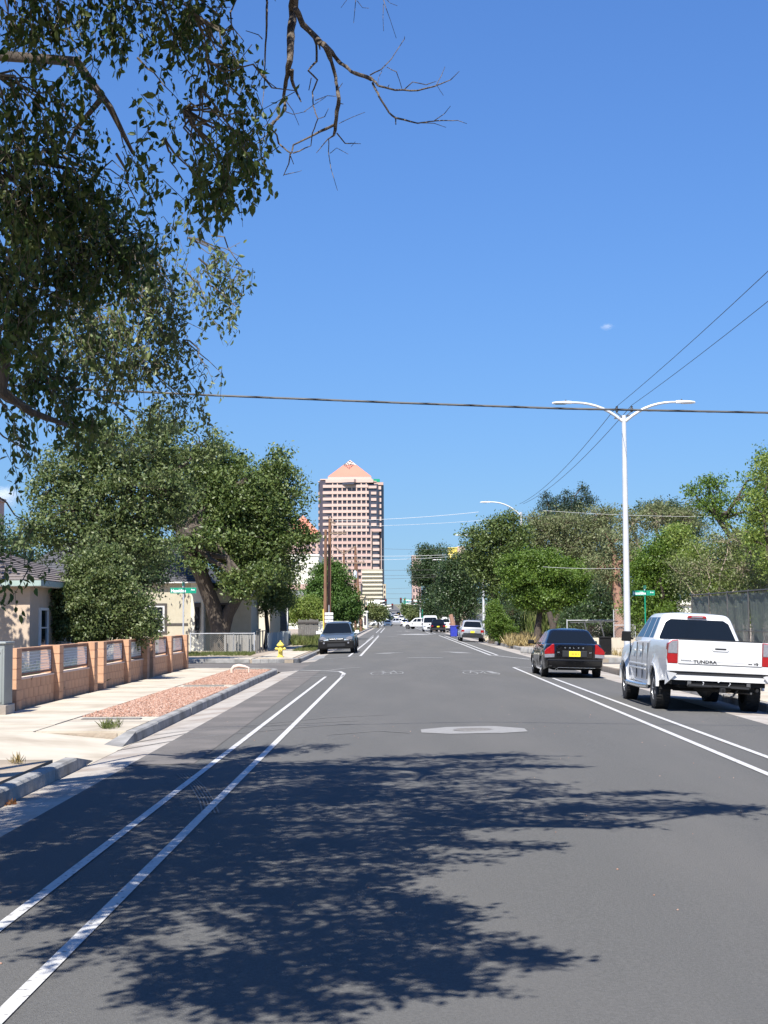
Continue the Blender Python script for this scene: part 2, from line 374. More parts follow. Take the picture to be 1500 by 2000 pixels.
# carriageway
ys = [-12, 0, 10, 20, 30, 45, 60, 80, 110, 160, 230, 300, 340, 400, 500, 700, 1000, 1500, 2200, 3500]
def strip(name, xs, m, ys=ys, dz=0.0, zf=rz):
    mb = MB()
    for y in ys:
        for x in xs: mb.v.append((x, y, zf(x, y) + dz))
    n = len(xs)
    for j in range(len(ys) - 1):
        for i in range(n - 1):
            a = j * n + i; mb.f.append((a, a + 1, a + 1 + n, a + n)); mb.m.append(0)
    return mb.build(name, m)
struct(strip('road', [-3.25, -1, XC, 4, 6.2], M['asphalt']))
# older, lighter asphalt in the left parking lane and a strip on the right
struct(strip('old_road_surface', [-3.25, -2.45], M['asphalt_old'], ys=[19, 30, 45, 53], dz=.005))
# cross street
mb = MB()
mb.add([(-70, 53.6, -.14), (-3.85, 53.6, -.135), (-3.25, 53.6, -.09), (-3.25, 64.5, -.09), (-3.85, 64.5, -.135), (-70, 64.5, -.14)], [(0, 1, 4, 5), (1, 2, 3, 4)])
mb.add([(70, 56, -.16), (7.2, 56, -.155), (6.2, 56, -.089), (6.2, 63.5, -.089), (7.2, 63.5, -.155), (70, 63.5, -.16)], [(0, 5, 4, 1), (1, 4, 3, 2)])
struct(mb.build('cross_street', M['asphalt_old']))
struct(strip('left_gutter', [-3.85, -3.25], M['pan'], ys=[-12, 10, 25, 40, 53.4]))
struct(strip('left_gutter_beyond', [-3.85, -3.25], M['pan'], ys=[64.7, 100, 200, 300]))
struct(strip('right_gutter', [6.2, 7.2], M['pan'], ys=[-12, 10, 25, 40, 55.8]))
struct(strip('right_gutter_beyond', [6.2, 7.2], M['pan'], ys=[63.7, 100, 200, 300]))
# raised blocks of land on both sides
def land(x0, x1, y0, y1, top=0.0, name='yard_ground', m='dirt', jitter=0.0):
    mb = MB(); mb.box(((x0 + x1) / 2, (y0 + y1) / 2, top - .2), (abs(x1 - x0), y1 - y0, .4)); return struct(mb.build(name, M[m]))
land(-90, -4.16, -12, 18.92); land(-90, -5.41, 18.92, 23.3); land(-90, -4.16, 23.3, 53.4); land(-90, -4.16, 64.7, 330); land(7.36, 90, -12, 55.8); land(7.36, 90, 63.7, 330)
# kerbs, cast in lengths with joints
def kerb(name, x_face, side, segs, h=.0, seed=1):
    root = bpy.data.objects.new(name, None); COL.objects.link(root); root['kind'] = 'structure'
    rg = random.Random(seed)
    zb = rz(x_face) - .05
    for y0, y1, ht in segs:
        L = y1 - y0 - .012
        j = rg.uniform(-.006, .006); top = ht + rg.uniform(-.004, .004)
        mb = MB(); s = side
        prof = [(0, zb), (.012, top - .03), (.035, top - .004), (.06, top), (.155, top), (.155, zb)]
        pts = [Vector((x_face - s * q[0] * 1.0 + j, y0 + .006, q[1])) for q in prof]
        mb.prism(pts, (0, 0, 0), (0, L, 0)); mb.build('kerb_stone', M['kerb'], root, smooth=30)
    return root
def cuts(a, b, n, ht): 
    return [(a + (b - a) * i / n, a + (b - a) * (i + 1) / n, ht) for i in range(n)]
# side=+1: body of the kerb lies towards -x
kerb('left_kerb', -3.85, 1, cuts(-10, 4, 5, .035) + [(4, 7.1, .035), (7.1, 10.2, .035), (10.2, 13.2, .03), (13.2, 15.4, .035), (15.4, 17.7, .03), (17.7, 18.9, .03)], seed=3)
kerb('left_kerb_beside_gravel', -3.85, 1, [(23.3, 25.4, .03), (25.4, 27.4, .04), (27.4, 29.6, .035), (29.6, 32.6, .04), (32.6, 35.6, .035), (35.6, 38.6, .04), (38.6, 41.6, .035), (41.6, 44.6, .04), (44.6, 47.6, .035), (47.6, 51.5, .035)], seed=4)
kerb('left_kerb_beyond', -3.85, 1, cuts(66, 120, 18, .04) + cuts(120, 300, 12, .04), seed=5)
kerb('right_kerb', 7.2, -1, cuts(-10, 40, 16, .02), seed=6)
kerb('right_kerb_beyond', 7.2, -1, cuts(66, 120, 18, .04) + cuts(120, 300, 12, .04), seed=7)
# dropped kerb noses: short sloping lengths
mb = MB(); mb.prism([(-3.85, 18.905, -.16), (-3.85, 18.905, .03), (-4.0, 18.905, .03), (-4.3, 18.905, .02), (-4.3, 18.905, -.16)], (0, 0, 0), (-.02, .001, 0))
mb = MB(); mb.add([(-3.85, 18.92, -.17), (-4.01, 18.92, -.17), (-4.01, 18.92, .028), (-3.87, 18.92, .02), (-3.85, 20.1, -.17), (-4.2, 20.1, -.17), (-4.2, 20.1, -.10), (-3.9, 20.1, -.12)],
       [(0, 1, 2, 3), (4, 7, 6, 5), (0, 3, 7, 4), (3, 2, 6, 7), (1, 5, 6, 2)]); struct(mb.build('kerb_nose', M['kerb']))
mb = MB(); mb.add([(-3.85, 23.28, -.17), (-4.01, 23.28, -.17), (-4.01, 23.28, .026), (-3.87, 23.28, .02), (-3.85, 22.3, -.17), (-4.2, 22.3, -.17), (-4.2, 22.3, -.11), (-3.9, 22.3, -.125)],
       [(0, 1, 2, 3), (4, 7, 6, 5), (0, 3, 7, 4), (3, 2, 6, 7), (1, 5, 6, 2)]); struct(mb.build('kerb_nose', M['kerb']))
mb = MB(); mb.box((-4.08, 24.3, -.06), (.17, 1.95, .16)); struct(mb.build('kerb_backing', M['concrete']))
# kerb returns at the street corners (curved)
def kerb_arc(name, cx, cy, r, a0, a1, top, n=9, m='kerb'):
    root = bpy.data.objects.new(name, None); COL.objects.link(root); root['kind'] = 'structure'
    for i in range(n):
        b0 = a0 + (a1 - a0) * i / n + .003; b1 = a0 + (a1 - a0) * (i + 1) / n - .003
        mb = MB(); vs = []
        for b in (b0, (b0 + b1) / 2, b1):
            for rr, z in ((r, -.2), (r, top - .02), (r - .03, top), (r - .16, top), (r - .16, -.2)):
                vs.append((cx + rr * math.cos(b), cy + rr * math.sin(b), z))
        fs = [(j * 5 + k, j * 5 + (k + 1) % 5, (j + 1) * 5 + (k + 1) % 5, (j + 1) * 5 + k) for j in (0, 1) for k in range(5)] + [(0, 1, 2, 3, 4), (14, 13, 12, 11, 10)]
        mb.add(vs, fs); mb.build('kerb_stone', M[m], root, smooth=30)
    return root
kerb_arc('left_corner_kerb', -5.35, 51.6, 1.5, 0, math.pi / 2, .035)
kerb_arc('left_far_corner_kerb', -5.85, 66.2, 2.0, -math.pi / 2, 0, .04)
kerb_arc('right_far_corner_kerb', 9.6, 66.0, 2.4, math.pi, 1.5 * math.pi, .04)
mb = MB(); mb.box((-38, 64.72, -.05), (64, .15, .16)); mb.box((38, 64.05, -.06), (58, .15, .18)); mb.box((-38, 53.35, -.05), (64, .15, .16)); struct(mb.build('cross_street_kerb', M['kerb']))
# driveway apron on the near left
mb = MB(); vs = []
for y, e in ((18.93, 0), (20.0, 1), (22.9, 1), (23.28, 0)):
    vs += [(-3.86, y, -.135 + .004 if e else -.128), (-5.4, y, .022 if e else .022), (-11, y, .024)]
n = 3
mb.add(vs, [(j * n + i, j * n + i + 1, (j + 1) * n + i + 1, (j + 1) * n + i) for j in range(3) for i in range(2)])
struct(mb.build('driveway', M['concrete']))
# sidewalk slabs (each its own piece)
def slabs(name, x0, x1, y0, y1, n, top=.03, m='concrete', seed=1, nx=1):
    root = bpy.data.objects.new(name, None); COL.objects.link(root); root['kind'] = 'structure'
    rg = random.Random(seed); L = (y1 - y0) / n; W = (x1 - x0) / nx
    for i in range(n):
        for j in range(nx):
            mb = MB(); t = top + rg.uniform(-.004, .004)
            mb.box((x0 + W * (j + .5), y0 + L * (i + .5), t / 2 - .03), (W - .018, L - .03, t + .06)); mb.build('slab', M[m], root)
    return root
slabs('left_sidewalk', -6.98, -5.42, 23.3, 53.0, 20)
slabs('left_near_sidewalk', -6.98, -5.42, -6, 18.9, 16, seed=2)
slabs('left_yard_path', -9.6, -7.0, 18.9, 24.0, 3, top=.028, seed=9)
slabs('left_far_sidewalk', -5.9, -4.3, 66.5, 130, 36, seed=3)
slabs('left_corner_pavement', -9.0, -5.95, 64.9, 68.4, 3, seed=4)
slabs('right_far_sidewalk', 8.6, 10.2, 66, 118, 30, seed=5)
slabs('right_sidewalk', 7.38, 9.2, 6, 55.6, 30, top=.02, m='concrete', seed=6)
# bands of concrete across the gravel strip
slabs('gravel_bed_edging', -5.40, -4.02, 23.32, 26.75, 2, top=.03, seed=7)
slabs('gravel_bed_crossing', -5.40, -4.02, 38.2, 39.6, 1, top=.03, seed=8)
for k, (y, n_) in enumerate(((26.1, 'dark drain slot in the pale concrete before the gravel bed'), (38.8, 'dark drain slot in the concrete band between the two gravel beds'))):
    mb = MB(); mb.box((-4.75, y, .037), (1.0, .22, .012)); 
    for i in range(7): mb.box((-4.75, y - .09 + .03 * i, .045), (.96, .008, .006))
    tag(mb.build('drain_cover', M['iron']), n_, 'drain cover')
# gravel beds with real pebbles
def pebbles(name, x0, x1, y0, y1, n, seed):
    rng = np.random.default_rng(seed); road_ = name == 'road_grit'
    mb = MB(); 
    o8 = np.array([(1, 0, 0), (-1, 0, 0), (0, 1, 0), (0, -1, 0), (0, 0, 1), (0, 0, -1)], float)
    F = np.array([(0, 2, 4), (2, 1, 4), (1, 3, 4), (3, 0, 4), (2, 0, 5), (1, 2, 5), (3, 1, 5), (0, 3, 5)])
    P = np.stack([rng.uniform(x0, x1, n), rng.uniform(y0, y1, n), rng.uniform(.018, .034, n)], 1)
    S = rng.uniform(.014, .030, (n, 1, 1)) * (1 + .35 * rng.normal(size=(n, 6, 1))).clip(.5, 1.6) * np.array([1, 1, .7])[None, None]
    if road_: P[:, 2] = [rz(a, 0) + .003 for a in P[:, 0]]; S = S * .33
    V = P[:, None] + o8[None] * S
    idx = (F[None] + (np.arange(n) * 6)[:, None, None]).reshape(-1)
    me = bpy.data.meshes.new(name); me.vertices.add(n * 6); me.vertices.foreach_set('co', V.reshape(-1).astype(np.float32))
    me.loops.add(len(idx)); me.loops.foreach_set('vertex_index', idx.astype(np.int32)); me.polygons.add(n * 8)
    me.polygons.foreach_set('loop_start', (np.arange(n * 8) * 3).astype(np.int32)); me.polygons.foreach_set('loop_total', np.full(n * 8, 3, np.int32))
    me.update(calc_edges=True); me.materials.append(M['pebble']); return link_mesh(name, me)
mb = MB(); mb.box((-4.71, 32.47, .005), (1.38, 11.4, .03)); mb.box((-4.71, 45.5, .005), (1.38, 11.7, .03)); struct(mb.build('gravel_base', M['gravel']))
tag(pebbles('gravel', -5.39, -4.03, 26.8, 38.15, 10500, 3), 'bed of salmon pink gravel between sidewalk and kerb, the nearer one', 'gravel', kind='stuff')
tag(pebbles('gravel', -5.39, -4.03, 39.65, 51.2, 6500, 4), 'bed of salmon pink gravel reaching the street corner', 'gravel', kind='stuff')
tag(pebbles('road_grit', -3.2, 6.2, 6, 30, 140, 9), 'scattered pale grit and small stones on the carriageway', 'grit', kind='stuff')
# ---------------------------------------------------------------- painted markings
def line_px(pts, w, m='paint', name='lane_line', dz=.008):
    """a painted line through photo points; w in metres"""
    P = [G(*p) for p in pts]; mb = MB(); vs = []
    # resample
    Q = []
    for a, b in zip(P, P[1:]):
        k = max(1, int(abs(b.y - a.y) / 6) + 1, int(abs(b.x - a.x) / .25) + 1)
        for i in range(k): Q.append(a.lerp(b, i / k))
    Q.append(P[-1])
    for i, p in enumerate(Q):
        d = Q[min(i + 1, len(Q) - 1)] - Q[max(i - 1, 0)]; d.z = 0; d.normalize(); nx = Vector((d.y, -d.x, 0)) * w / 2
        for s in (-1, 1):
            q = p + nx * s; vs.append((q.x, q.y, rz(q.x, q.y) + dz))
    mb.add(vs, [(2 * i, 2 * i + 1, 2 * i + 3, 2 * i + 2) for i in range(len(Q) - 1)])
    return struct(mb.build(name, M[m]))
def line_xy(pts, w, m='paint', name='lane_line', dz=.008):
    mb = MB(); Q = []
    P = [Vector((x, y, 0)) for x, y in pts]
    for a, b in zip(P, P[1:]):
        k = max(1, int((b - a).length / 8) + 1)
        for i in range(k): Q.append(a.lerp(b, i / k))
    Q.append(P[-1]); vs = []
    for i, p in enumerate(Q):
        d = Q[min(i + 1, len(Q) - 1)] - Q[max(i - 1, 0)]; d.normalize(); nx = Vector((d.y, -d.x, 0)) * w / 2
        for s in (-1, 1):
            q = p + nx * s; vs.append((q.x, q.y, rz(q.x, q.y) + dz))
    mb.add(vs, [(2 * i, 2 * i + 1, 2 * i + 3, 2 * i + 2) for i in range(len(Q) - 1)])
    return struct(mb.build(name, M[m]))
gl = [G(0, 1988), G(672, 1318), G(0, 1812), G(636, 1322)]
line_xy([(gl[0].x + (gl[0].x - gl[1].x) * .1, 2.0), (gl[0].x, gl[0].y), (gl[1].x, gl[1].y)], .085)
line_xy([(gl[2].x, 2.0), (gl[2].x, gl[2].y), (gl[3].x, gl[3].y)], .08)
line_px([(668, 1322), (672, 1316), (664, 1312), (640, 1310.6), (575, 1309.6)], .12)
line_px([(664, 1317), (600, 1318.5), (555, 1321)], .09, 'paint_worn')
line_px([(650, 1313), (600, 1314), (565, 1314.5)], .09, 'paint_worn')
line_px([(560, 1325), (600, 1323), (650, 1319)], .09, 'paint_worn')
line_px([(645, 1309), (672, 1306), (705, 1303.4)], .14, 'paint_worn')
# second set beyond the cross street on the left
line_px([(704, 1281.5), (739.5, 1242.7)], .12); line_px([(681, 1282.5), (729.5, 1243.8)], .11)
line_px([(704, 1281.6), (665, 1285), (625, 1288)], .12, 'paint_worn'); line_px([(604, 1290), (622, 1286), (626, 1281)], .5, 'paint_worn', dz=.006)
line_xy([(-1.5, 118), (-1.45, 165)], .12, 'paint_worn'); line_xy([(-2.0, 118), (-2.0, 165)], .11, 'paint_worn')
line_xy([(-1.45, 190), (-1.4, 290)], .12); line_xy([(-2.0, 190), (-2.0, 290)], .11)
# right hand side
gr = [G(1003, 1304), G(1500, 1513), G(1080, 1325), G(1500, 1480)]
line_xy([(gr[0].x, gr[0].y), (gr[1].x, gr[1].y), (gr[1].x, 2.5)], .095); line_xy([(gr[2].x, gr[2].y), (gr[3].x, gr[3].y), (gr[3].x, 2.5)], .09)
line_px([(1003, 1304), (1015, 1303.2), (1060, 1304.6)], .1)
line_px([(1015, 1307), (1045, 1307.8)], .09, 'paint_worn'); line_px([(1025, 1311), (1050, 1312)], .09, 'paint_worn')
line_px([(857, 1241), (958, 1280), (975, 1281.5), (1035, 1288)], .12); line_px([(868, 1241.6), (972, 1280.2)], .11)
line_xy([(4.3, 175), (4.3, 290)], .12); line_xy([(4.9, 175), (4.9, 290)], .11)
# bars and sharrows
def bike(cx, cy, name, m='paint_worn', W=1.5, H=4.2, flip=1):
    mb = MB(); pz = lambda x, y: (x, y, rz(x, y) + .008)
    def ring(x, y, rx, ry, t):
        n = 28; vs = []
        for i in range(n):
            a = 2 * math.pi * i / n
            vs.append(pz(x + rx * math.cos(a), y + ry * math.sin(a))); vs.append(pz(x + (rx - t) * math.cos(a), y + (ry - t * 3) * math.sin(a)))
        mb.add(vs, [(2 * i, (2 * i + 2) % (2 * n), (2 * i + 3) % (2 * n), 2 * i + 1) for i in range(n)])
    def seg(x0, y0, x1, y1, t=.045):
        d = Vector((x1 - x0, (y1 - y0) / 3, 0)).normalized(); nx = Vector((-d.y, d.x, 0)) * t / 2
        mb.add([pz(x0 + nx.x, y0 + nx.y * 3), pz(x1 + nx.x, y1 + nx.y * 3), pz(x1 - nx.x, y1 - nx.y * 3), pz(x0 - nx.x, y0 - nx.y * 3)], [(0, 1, 2, 3)])
    ring(cx - W * .28 * flip, cy - H * .1, W * .2, H * .30, .04); ring(cx + W * .28 * flip, cy - H * .1, W * .2, H * .30, .04)
    seg(cx - W * .28 * flip, cy - H * .1, cx - .02, cy - H * .08); seg(cx - .02, cy - H * .08, cx + W * .2 * flip, cy + H * .25); seg(cx + W * .28 * flip, cy - H * .1, cx + W * .18 * flip, cy + H * .36)
    seg(cx - W * .16 * flip, cy + H * .24, cx + W * .2 * flip, cy + H * .26); seg(cx - W * .16 * flip, cy + H * .3, cx - .02, cy - H * .08); seg(cx - W * .24 * flip, cy + H * .32, cx - W * .08 * flip, cy + H * .32)
    return struct(mb.build(name, M[m]))
g = G(756, 1314); bike(g.x, g.y, 'bicycle_marking', W=1.1, H=4.6); g = G(938, 1314); bike(g.x, g.y, 'bicycle_marking', W=1.2, H=4.6, flip=-1)
line_px([(726, 1318.5), (757, 1317.5), (786, 1316)], .2, 'paint_worn', 'road_marking')
line_px([(903, 1310.5), (930, 1310), (955, 1311.5), (968, 1316)], .2, 'paint_worn', 'road_marking')
line_px([(745, 1277), (763, 1275.2), (782, 1275)], .8, 'paint_worn', 'road_marking'); line_px([(868, 1273.2), (890, 1274), (908, 1276)], .8, 'paint_worn', 'road_marking')
line_px([(795, 1285), (865, 1285)], .55, 'paint_worn', 'road_marking'); line_px([(783, 1252.4), (820, 1252.4)], .5, 'paint_worn', 'road_marking')
line_px([(757, 1243), (777, 1242.6)], 1.4, 'paint_worn', 'road_marking'); line_px([(782, 1239.5), (796, 1239.5)], 1.4, 'paint', 'road_marking')
line_px([(803, 1239.3), (832, 1238.6)], 2.2, 'paint', 'road_marking'); line_px([(780, 1232.8), (797, 1232.8)], 3.4, 'paint', 'road_marking'); line_px([(821, 1242), (840, 1242.5)], 1.5, 'paint_worn', 'road_marking')
# manhole with its octagonal pale collar
g = G(925, 1426); 
mb = MB(); w, l = 1.72 / 2, .58
cx, cy = g.x, g.y
def oct_(rx, ry, cut): return [(cx - rx, cy - ry * cut), (cx - rx * .48, cy - ry), (cx + rx * .48, cy - ry), (cx + rx, cy - ry * cut), (cx + rx * 1.0, cy + ry * cut), (cx + rx * .48, cy + ry), (cx - rx * .48, cy + ry), (cx - rx, cy + ry * cut)]
pxs = sorted({cx + .80 * t_ for t_ in (-1, -.74, -.48, -.24, 0, .24, .48, .74, 1)} | {XC})
half = lambda x: .72 * min(1.0, 1 - (abs(x - cx) / .80 - .48) / .52 * .55) if abs(x - cx) > .384 else .72
mb.add([(x, cy + s_ * half(x), rz(x) + .006) for x in pxs for s_ in (-1, 1)], [(2 * i, 2 * i + 2, 2 * i + 3, 2 * i + 1) for i in range(len(pxs) - 1)]); struct(mb.build('road_patch', M['patch']))
t = thing('manhole_cover', 'round iron manhole cover in the pale octagonal patch of the road', 'manhole cover', (cx, cy, rz(cx) + .012))
mb = MB(); mb.lathe([(.31, -.004), (.30, .002), (.0, .002)], 28); mb.build('lid', M['iron'], t)
mb = MB()
for i in range(-4, 5):
    hw = math.sqrt(max(0, .27 ** 2 - (i * .06) ** 2)); mb.box((0, i * .06, .004), (hw * 2, .02, .004))
mb.build('grid', M['iron'], t)
# thin repair seams
for pts_ in ([(255, 1452), (400, 1428), (560, 1415), (700, 1408)], [(230, 1466), (420, 1437), (600, 1420), (690, 1414)], [(300, 1436), (450, 1421), (640, 1402), (760, 1396)], [(640, 1436), (740, 1428), (800, 1432)]):
    line_px(pts_, .05, 'dust', 'tyre_dust_streak', .0065)
for k in range(5): line_px([(345 + k * 7, 1512), (372 + k * 7, 1535 + k), (390 + k * 7, 1565), (396 + k * 8, 1590)], .016, 'dust', 'tyre_mark', .0065)

# ================================================================ left side: fence, cabinet, houses
PX, XP = -7.11, -7.0
ends = [29.1, 32.8, 36.6, 37.75, 41.3, 44.4, 45.5, 49.2, 52.9]
fence = thing('block_fence', 'low orange tan block fence with wire mesh panels along the left sidewalk', 'fence', (PX, 29, 0))
def loc_f(p): return (p[0] - PX, p[1] - 29, p[2])
H = 1.17
for i, e in enumerate(ends):
    mb = MB(); mb.box(loc_f((XP - .205, e - .2, H / 2)), (.385, .385, H - .01)); pl = mb.build('pillar', M['mortar'], fence)
    rg = random.Random(i)
    for k in range(6):
        j = rg.uniform(-.002, .002)
        b = MB(); hh = .195 if k < 5 else .18
        b.box(loc_f((XP - .2 + j, e - .2, .0 + .1 + k * .198)), (.4, .4, hh - .006)); b.build('block', M['tan_block'], pl)
bays = [(0, 1), (1, 2), (3, 4), (4, 5), (6, 7), (7, 8)]
blk = None
for bi, (a, b_) in enumerate(bays):
    y0, y1 = ends[a], ends[b_] - .4; L = y1 - y0
    mb = MB(); mb.box(loc_f((PX - .1, (y0 + y1) / 2, .285)), (.175, L - .01, .56)); lw = mb.build('low_wall', M['mortar'], fence)
    n = round(L / .4); w = L / n
    if blk is None:
        q = MB(); q.box((0, 0, 0), (.19, w - .006, .183)); blk = q.mesh('block', M['tan_block'])
    for k in range(3):
        cnt = n if k % 2 == 0 else n + 1
        for j in range(cnt):
            yy = y0 + (j + .5) * w if k % 2 == 0 else y0 + j * w
            sc = 1.0
            if k % 2 and j in (0, n): sc = .5; yy += (.25 * w if j == 0 else -.25 * w)
            o = link_mesh('block', blk, lw, loc_f((PX - .1 + rnd.uniform(-.002, .002), yy, .095 + k * .19))); o.scale = (1, sc, 1)
    mb = MB(); mb.box(loc_f((PX - .1, (y0 + y1) / 2, .582)), (.21, L - .004, .03)); mb.build('sill', M['cap'], fence)
    mb = MB(); x = PX - .06; z0, z1 = .66, 1.12
    for (p, q) in (((x, y0 + .06, z0), (x, y1 - .06, z0)), ((x, y0 + .06, z1), (x, y1 - .06, z1)), ((x, y0 + .06, z0 - .02), (x, y0 + .06, z1 + .02)), ((x, y1 - .06, z0 - .02), (x, y1 - .06, z1 + .02))):
        mb.bar(loc_f(p), loc_f(q), .035, .045)
    fr = mb.build('panel_frame', M['frame_brown'], fence)
    mb = MB(); k = 8
    for j in range(1, k): mb.bar(loc_f((x, y0 + .08, z0 + (z1 - z0) * j / k)), loc_f((x, y1 - .08, z0 + (z1 - z0) * j / k)), .008, .011)
    for j in range(1, int(L / .07)): mb.bar(loc_f((x + .004, y0 + j * .07, z0)), loc_f((x + .004, y0 + j * .07, z1)), .006, .006)
    tag(mb.build('wire_mesh', M['wire'], fr), kind='stuff')
    mb = MB(); mb.box(loc_f((PX - .1, (y0 + y1) / 2, 1.158)), (.12, L - .004, .022)); mb.build('top_rail', M['tan_block'], fence)
# the nearer stretch of the fence (low wall only, beside the grey cabinet)
nf = thing('low_block_wall', 'low tan block wall behind the grey utility cabinet at the left edge', 'wall', (PX - .1, 26.5, 0))
mb = MB(); mb.box((-.12, 0, .17), (.17, 4.3, .34)); mb.build('core', M['mortar'], nf)
for k in range(2):
    for j in range(10): mb = MB(); mb.box((-.12, -1.95 + j * .43, .09 + k * .185), (.19, .42, .178)); mb.build('block', M['tan_block'], nf)
# utility cabinet
c = at(5, 1370, 27.6)
t = thing('utility_cabinet', 'grey green metal utility cabinet at the left end of the block fence', 'cabinet', (-7.1, 27.7, .0))
mb = MB(); mb.box((-.12, 0, .10), (.72, .66, .20)); mb.build('plinth', M['pan'], t, bevel=.01)
mb = MB(); mb.box((-.12, 0, .74), (.64, .60, 1.08)); mb.build('body', M['cab_grey'], t, bevel=.012)
mb = MB(); mb.box((-.12, 0, 1.30), (.70, .66, .045)); mb.build('lid', M['cab_grey'], t, bevel=.015)
mb = MB(); mb.box((-.12, -.302, .72), (.56, .02, .96)); mb.build('door', M['cab_grey'], t, bevel=.008)
mb = MB(); mb.lathe([(.028, 0), (.026, -.02), (.0, -.022)], 12, 'Y', c=(.1, -.313, 1.14)); mb.build('lock', M['galv'], t)
# dry leaves in the near gutter
rg_ = np.random.default_rng(5)
P = np.stack([rg_.normal(-3.8, .02, 30), rg_.normal(15.45, .08, 30), np.full(30, -.115)], 1)
tag(leaves('leaf_litter', P, .05, leafmat('dead_leaf', [(.22, .08, .03), (.30, .16, .07)]), rg_, up=.1), 'small heap of reddish dry leaves in the near left gutter', 'leaves', kind='stuff')

def window(parent, c, w, h, axis='y', frame=.07, m='white_trim', name='window', depth=.06, bars=(1, 1)):
    """window with frame, pane and glazing bars; axis = normal direction ('-y' wall faces the camera, '+x' wall faces the street)"""
    mb = MB()
    def bx(u, v, du, dv, d0, dd, b=mb):
        if axis == 'y': b.box((c[0] + u, c[1] - d0, c[2] + v), (du, dd, dv))
        else: b.box((c[0] + d0, c[1] + u, c[2] + v), (dd, du, dv))
    bx(-w / 2, 0, frame, h + frame, depth / 2, depth); bx(w / 2, 0, frame, h + frame, depth / 2, depth)
    bx(0, -h / 2, w - frame, frame, depth / 2, depth); bx(0, h / 2, w - frame, frame, depth / 2, depth)
    for i in range(1, bars[0]): bx(-w / 2 + w * i / bars[0], 0, frame * .5, h - frame, depth / 2 - .005, depth * .7)
    for i in range(1, bars[1]): bx(0, -h / 2 + h * i / bars[1], w - frame, frame * .5, depth / 2 - .005, depth * .7)
    f = mb.build(name, M[m], parent)
    b2 = MB(); bx(0, 0, w - frame, h - frame, .012, .012, b2); b2.build('pane', M['glass_dark'], f)
    return f
def roof_courses(parent, A, B, C, D, n, m, thick=.03, name='roof'):
    """sloping roof plane A-B (eave) to D-C (ridge) laid in overlapping shingle courses"""
    A, B, C, D = map(Vector, (A, B, C, D)); nm = (B - A).cross(D - A).normalized()
    if nm.z < 0: nm = -nm
    mb = MB(); mb.add([A, B, C, D], [(0, 1, 2, 3)]); r = mb.build(name, M[m], parent)
    for i in range(n):
        t0, t1 = i / n, min(1, (i + 1.25) / n)
        a, b, c_, d = A.lerp(D, t0), B.lerp(C, t0), B.lerp(C, t1), A.lerp(D, t1)
        up0, up1 = nm * (thick + .012), nm * .008
        q = MB(); q.add([a + nm * .004, b + nm * .004, c_ + nm * .004, d + nm * .004, a + up0, b + up0, c_ + up1, d + up1], [(3, 2, 1, 0), (4, 5, 6, 7), (0, 1, 5, 4), (1, 2, 6, 5), (2, 3, 7, 6), (3, 0, 4, 7)])
        q.build('shingle_course', M[m], r)
    return r
# house 1 (nearest, tan stucco)
hx, hy = -9.43, 40.0
t = thing('stucco_house', 'tan stucco house with mint fascia and shingled hip roof at far left', 'house', (hx, hy, 0))
mb = MB(); mb.box((-6, 5, 1.38), (12, 10, 2.76)); mb.build('wall', M['stucco_tan'], t)
e = .34; ez = 2.72; rh = 1.9
roof_courses(t, (-12 - e, -e, ez), (e, -e, ez), (-5, 4.9, ez + rh), (-7.5, 4.9, ez + rh), 22, 'shingle')
roof_courses(t, (e, -e, ez), (e, 10 + e, ez), (-5, 5.1, ez + rh), (-5, 4.9, ez + rh), 22, 'shingle')
mb = MB(); mb.add([(-12 - e, -e, ez), (-12 - e, 10 + e, ez), (-7.5, 4.9, ez + rh)], [(0, 1, 2)]); mb.add([(-12 - e, 10 + e, ez), (e, 10 + e, ez), (-5, 5.1, ez + rh), (-7.5, 5.1, ez + rh)], [(0, 1, 2, 3)]); mb.build('back_roof', M['shingle'], t)
mb = MB(); mb.box((-6, -e - .01, ez - .06), (12 + 2 * e, .03, .14)); mb.box((e + .01, 5, ez - .06), (.03, 10 + 2 * e + .04, .14)); mb.build('fascia', M['mint'], t)
mb = MB(); mb.box((-6, -e / 2, ez - .135), (12 + e, e - .02, .02)); mb.box((e / 2, 5, ez - .137), (e - .02, 10, .02)); mb.build('soffit', M['white_trim'], t)
window(t, (0, 1.5, 1.50), .9, 1.0, 'x', bars=(1, 2)); window(t, (0, 5.2, 1.5), .9, 1.0, 'x', bars=(1, 2)); window(t, (-5, 0, 1.6), 1.3, 1.0, 'y', bars=(2, 1))
# house 2 (beige, behind the big tree)
t = thing('beige_house', 'beige stucco house with dark trim and dark roof behind the street sign', 'house', (-11.0, 84, 0))
mb = MB(); mb.box((-5, 6, 1.84), (10, 12, 3.68)); mb.build('wall', M['stucco_beige'], t)
mb = MB(); mb.box((.36, .35, 1.86), (.7, .9, 3.72)); mb.build('corner_wall_lit_tint', M['stucco_pale'], t)  # paler stucco here paints the sunlight falling on this corner
mb = MB(); mb.box((1.6, 3.5, 1.7), (3.2, 5, 3.4)); mb.build('porch_wall', M['stucco_beige'], t)
mb = MB(); mb.box((-3.6, -.01, 1.44), (6.9, .04, .13)); mb.build('band', M['dark_trim'], t)
mb = MB(); mb.box((-4.6, -.12, 3.72), (11.2, .5, .07)); mb.build('gutter', M['white_trim'], t)
roof_courses(t, (-10.3, -.3, 3.76), (.9, -.3, 3.76), (-1.6, 5.5, 6.3), (-8, 5.5, 6.3), 18, 'shingle_dark')
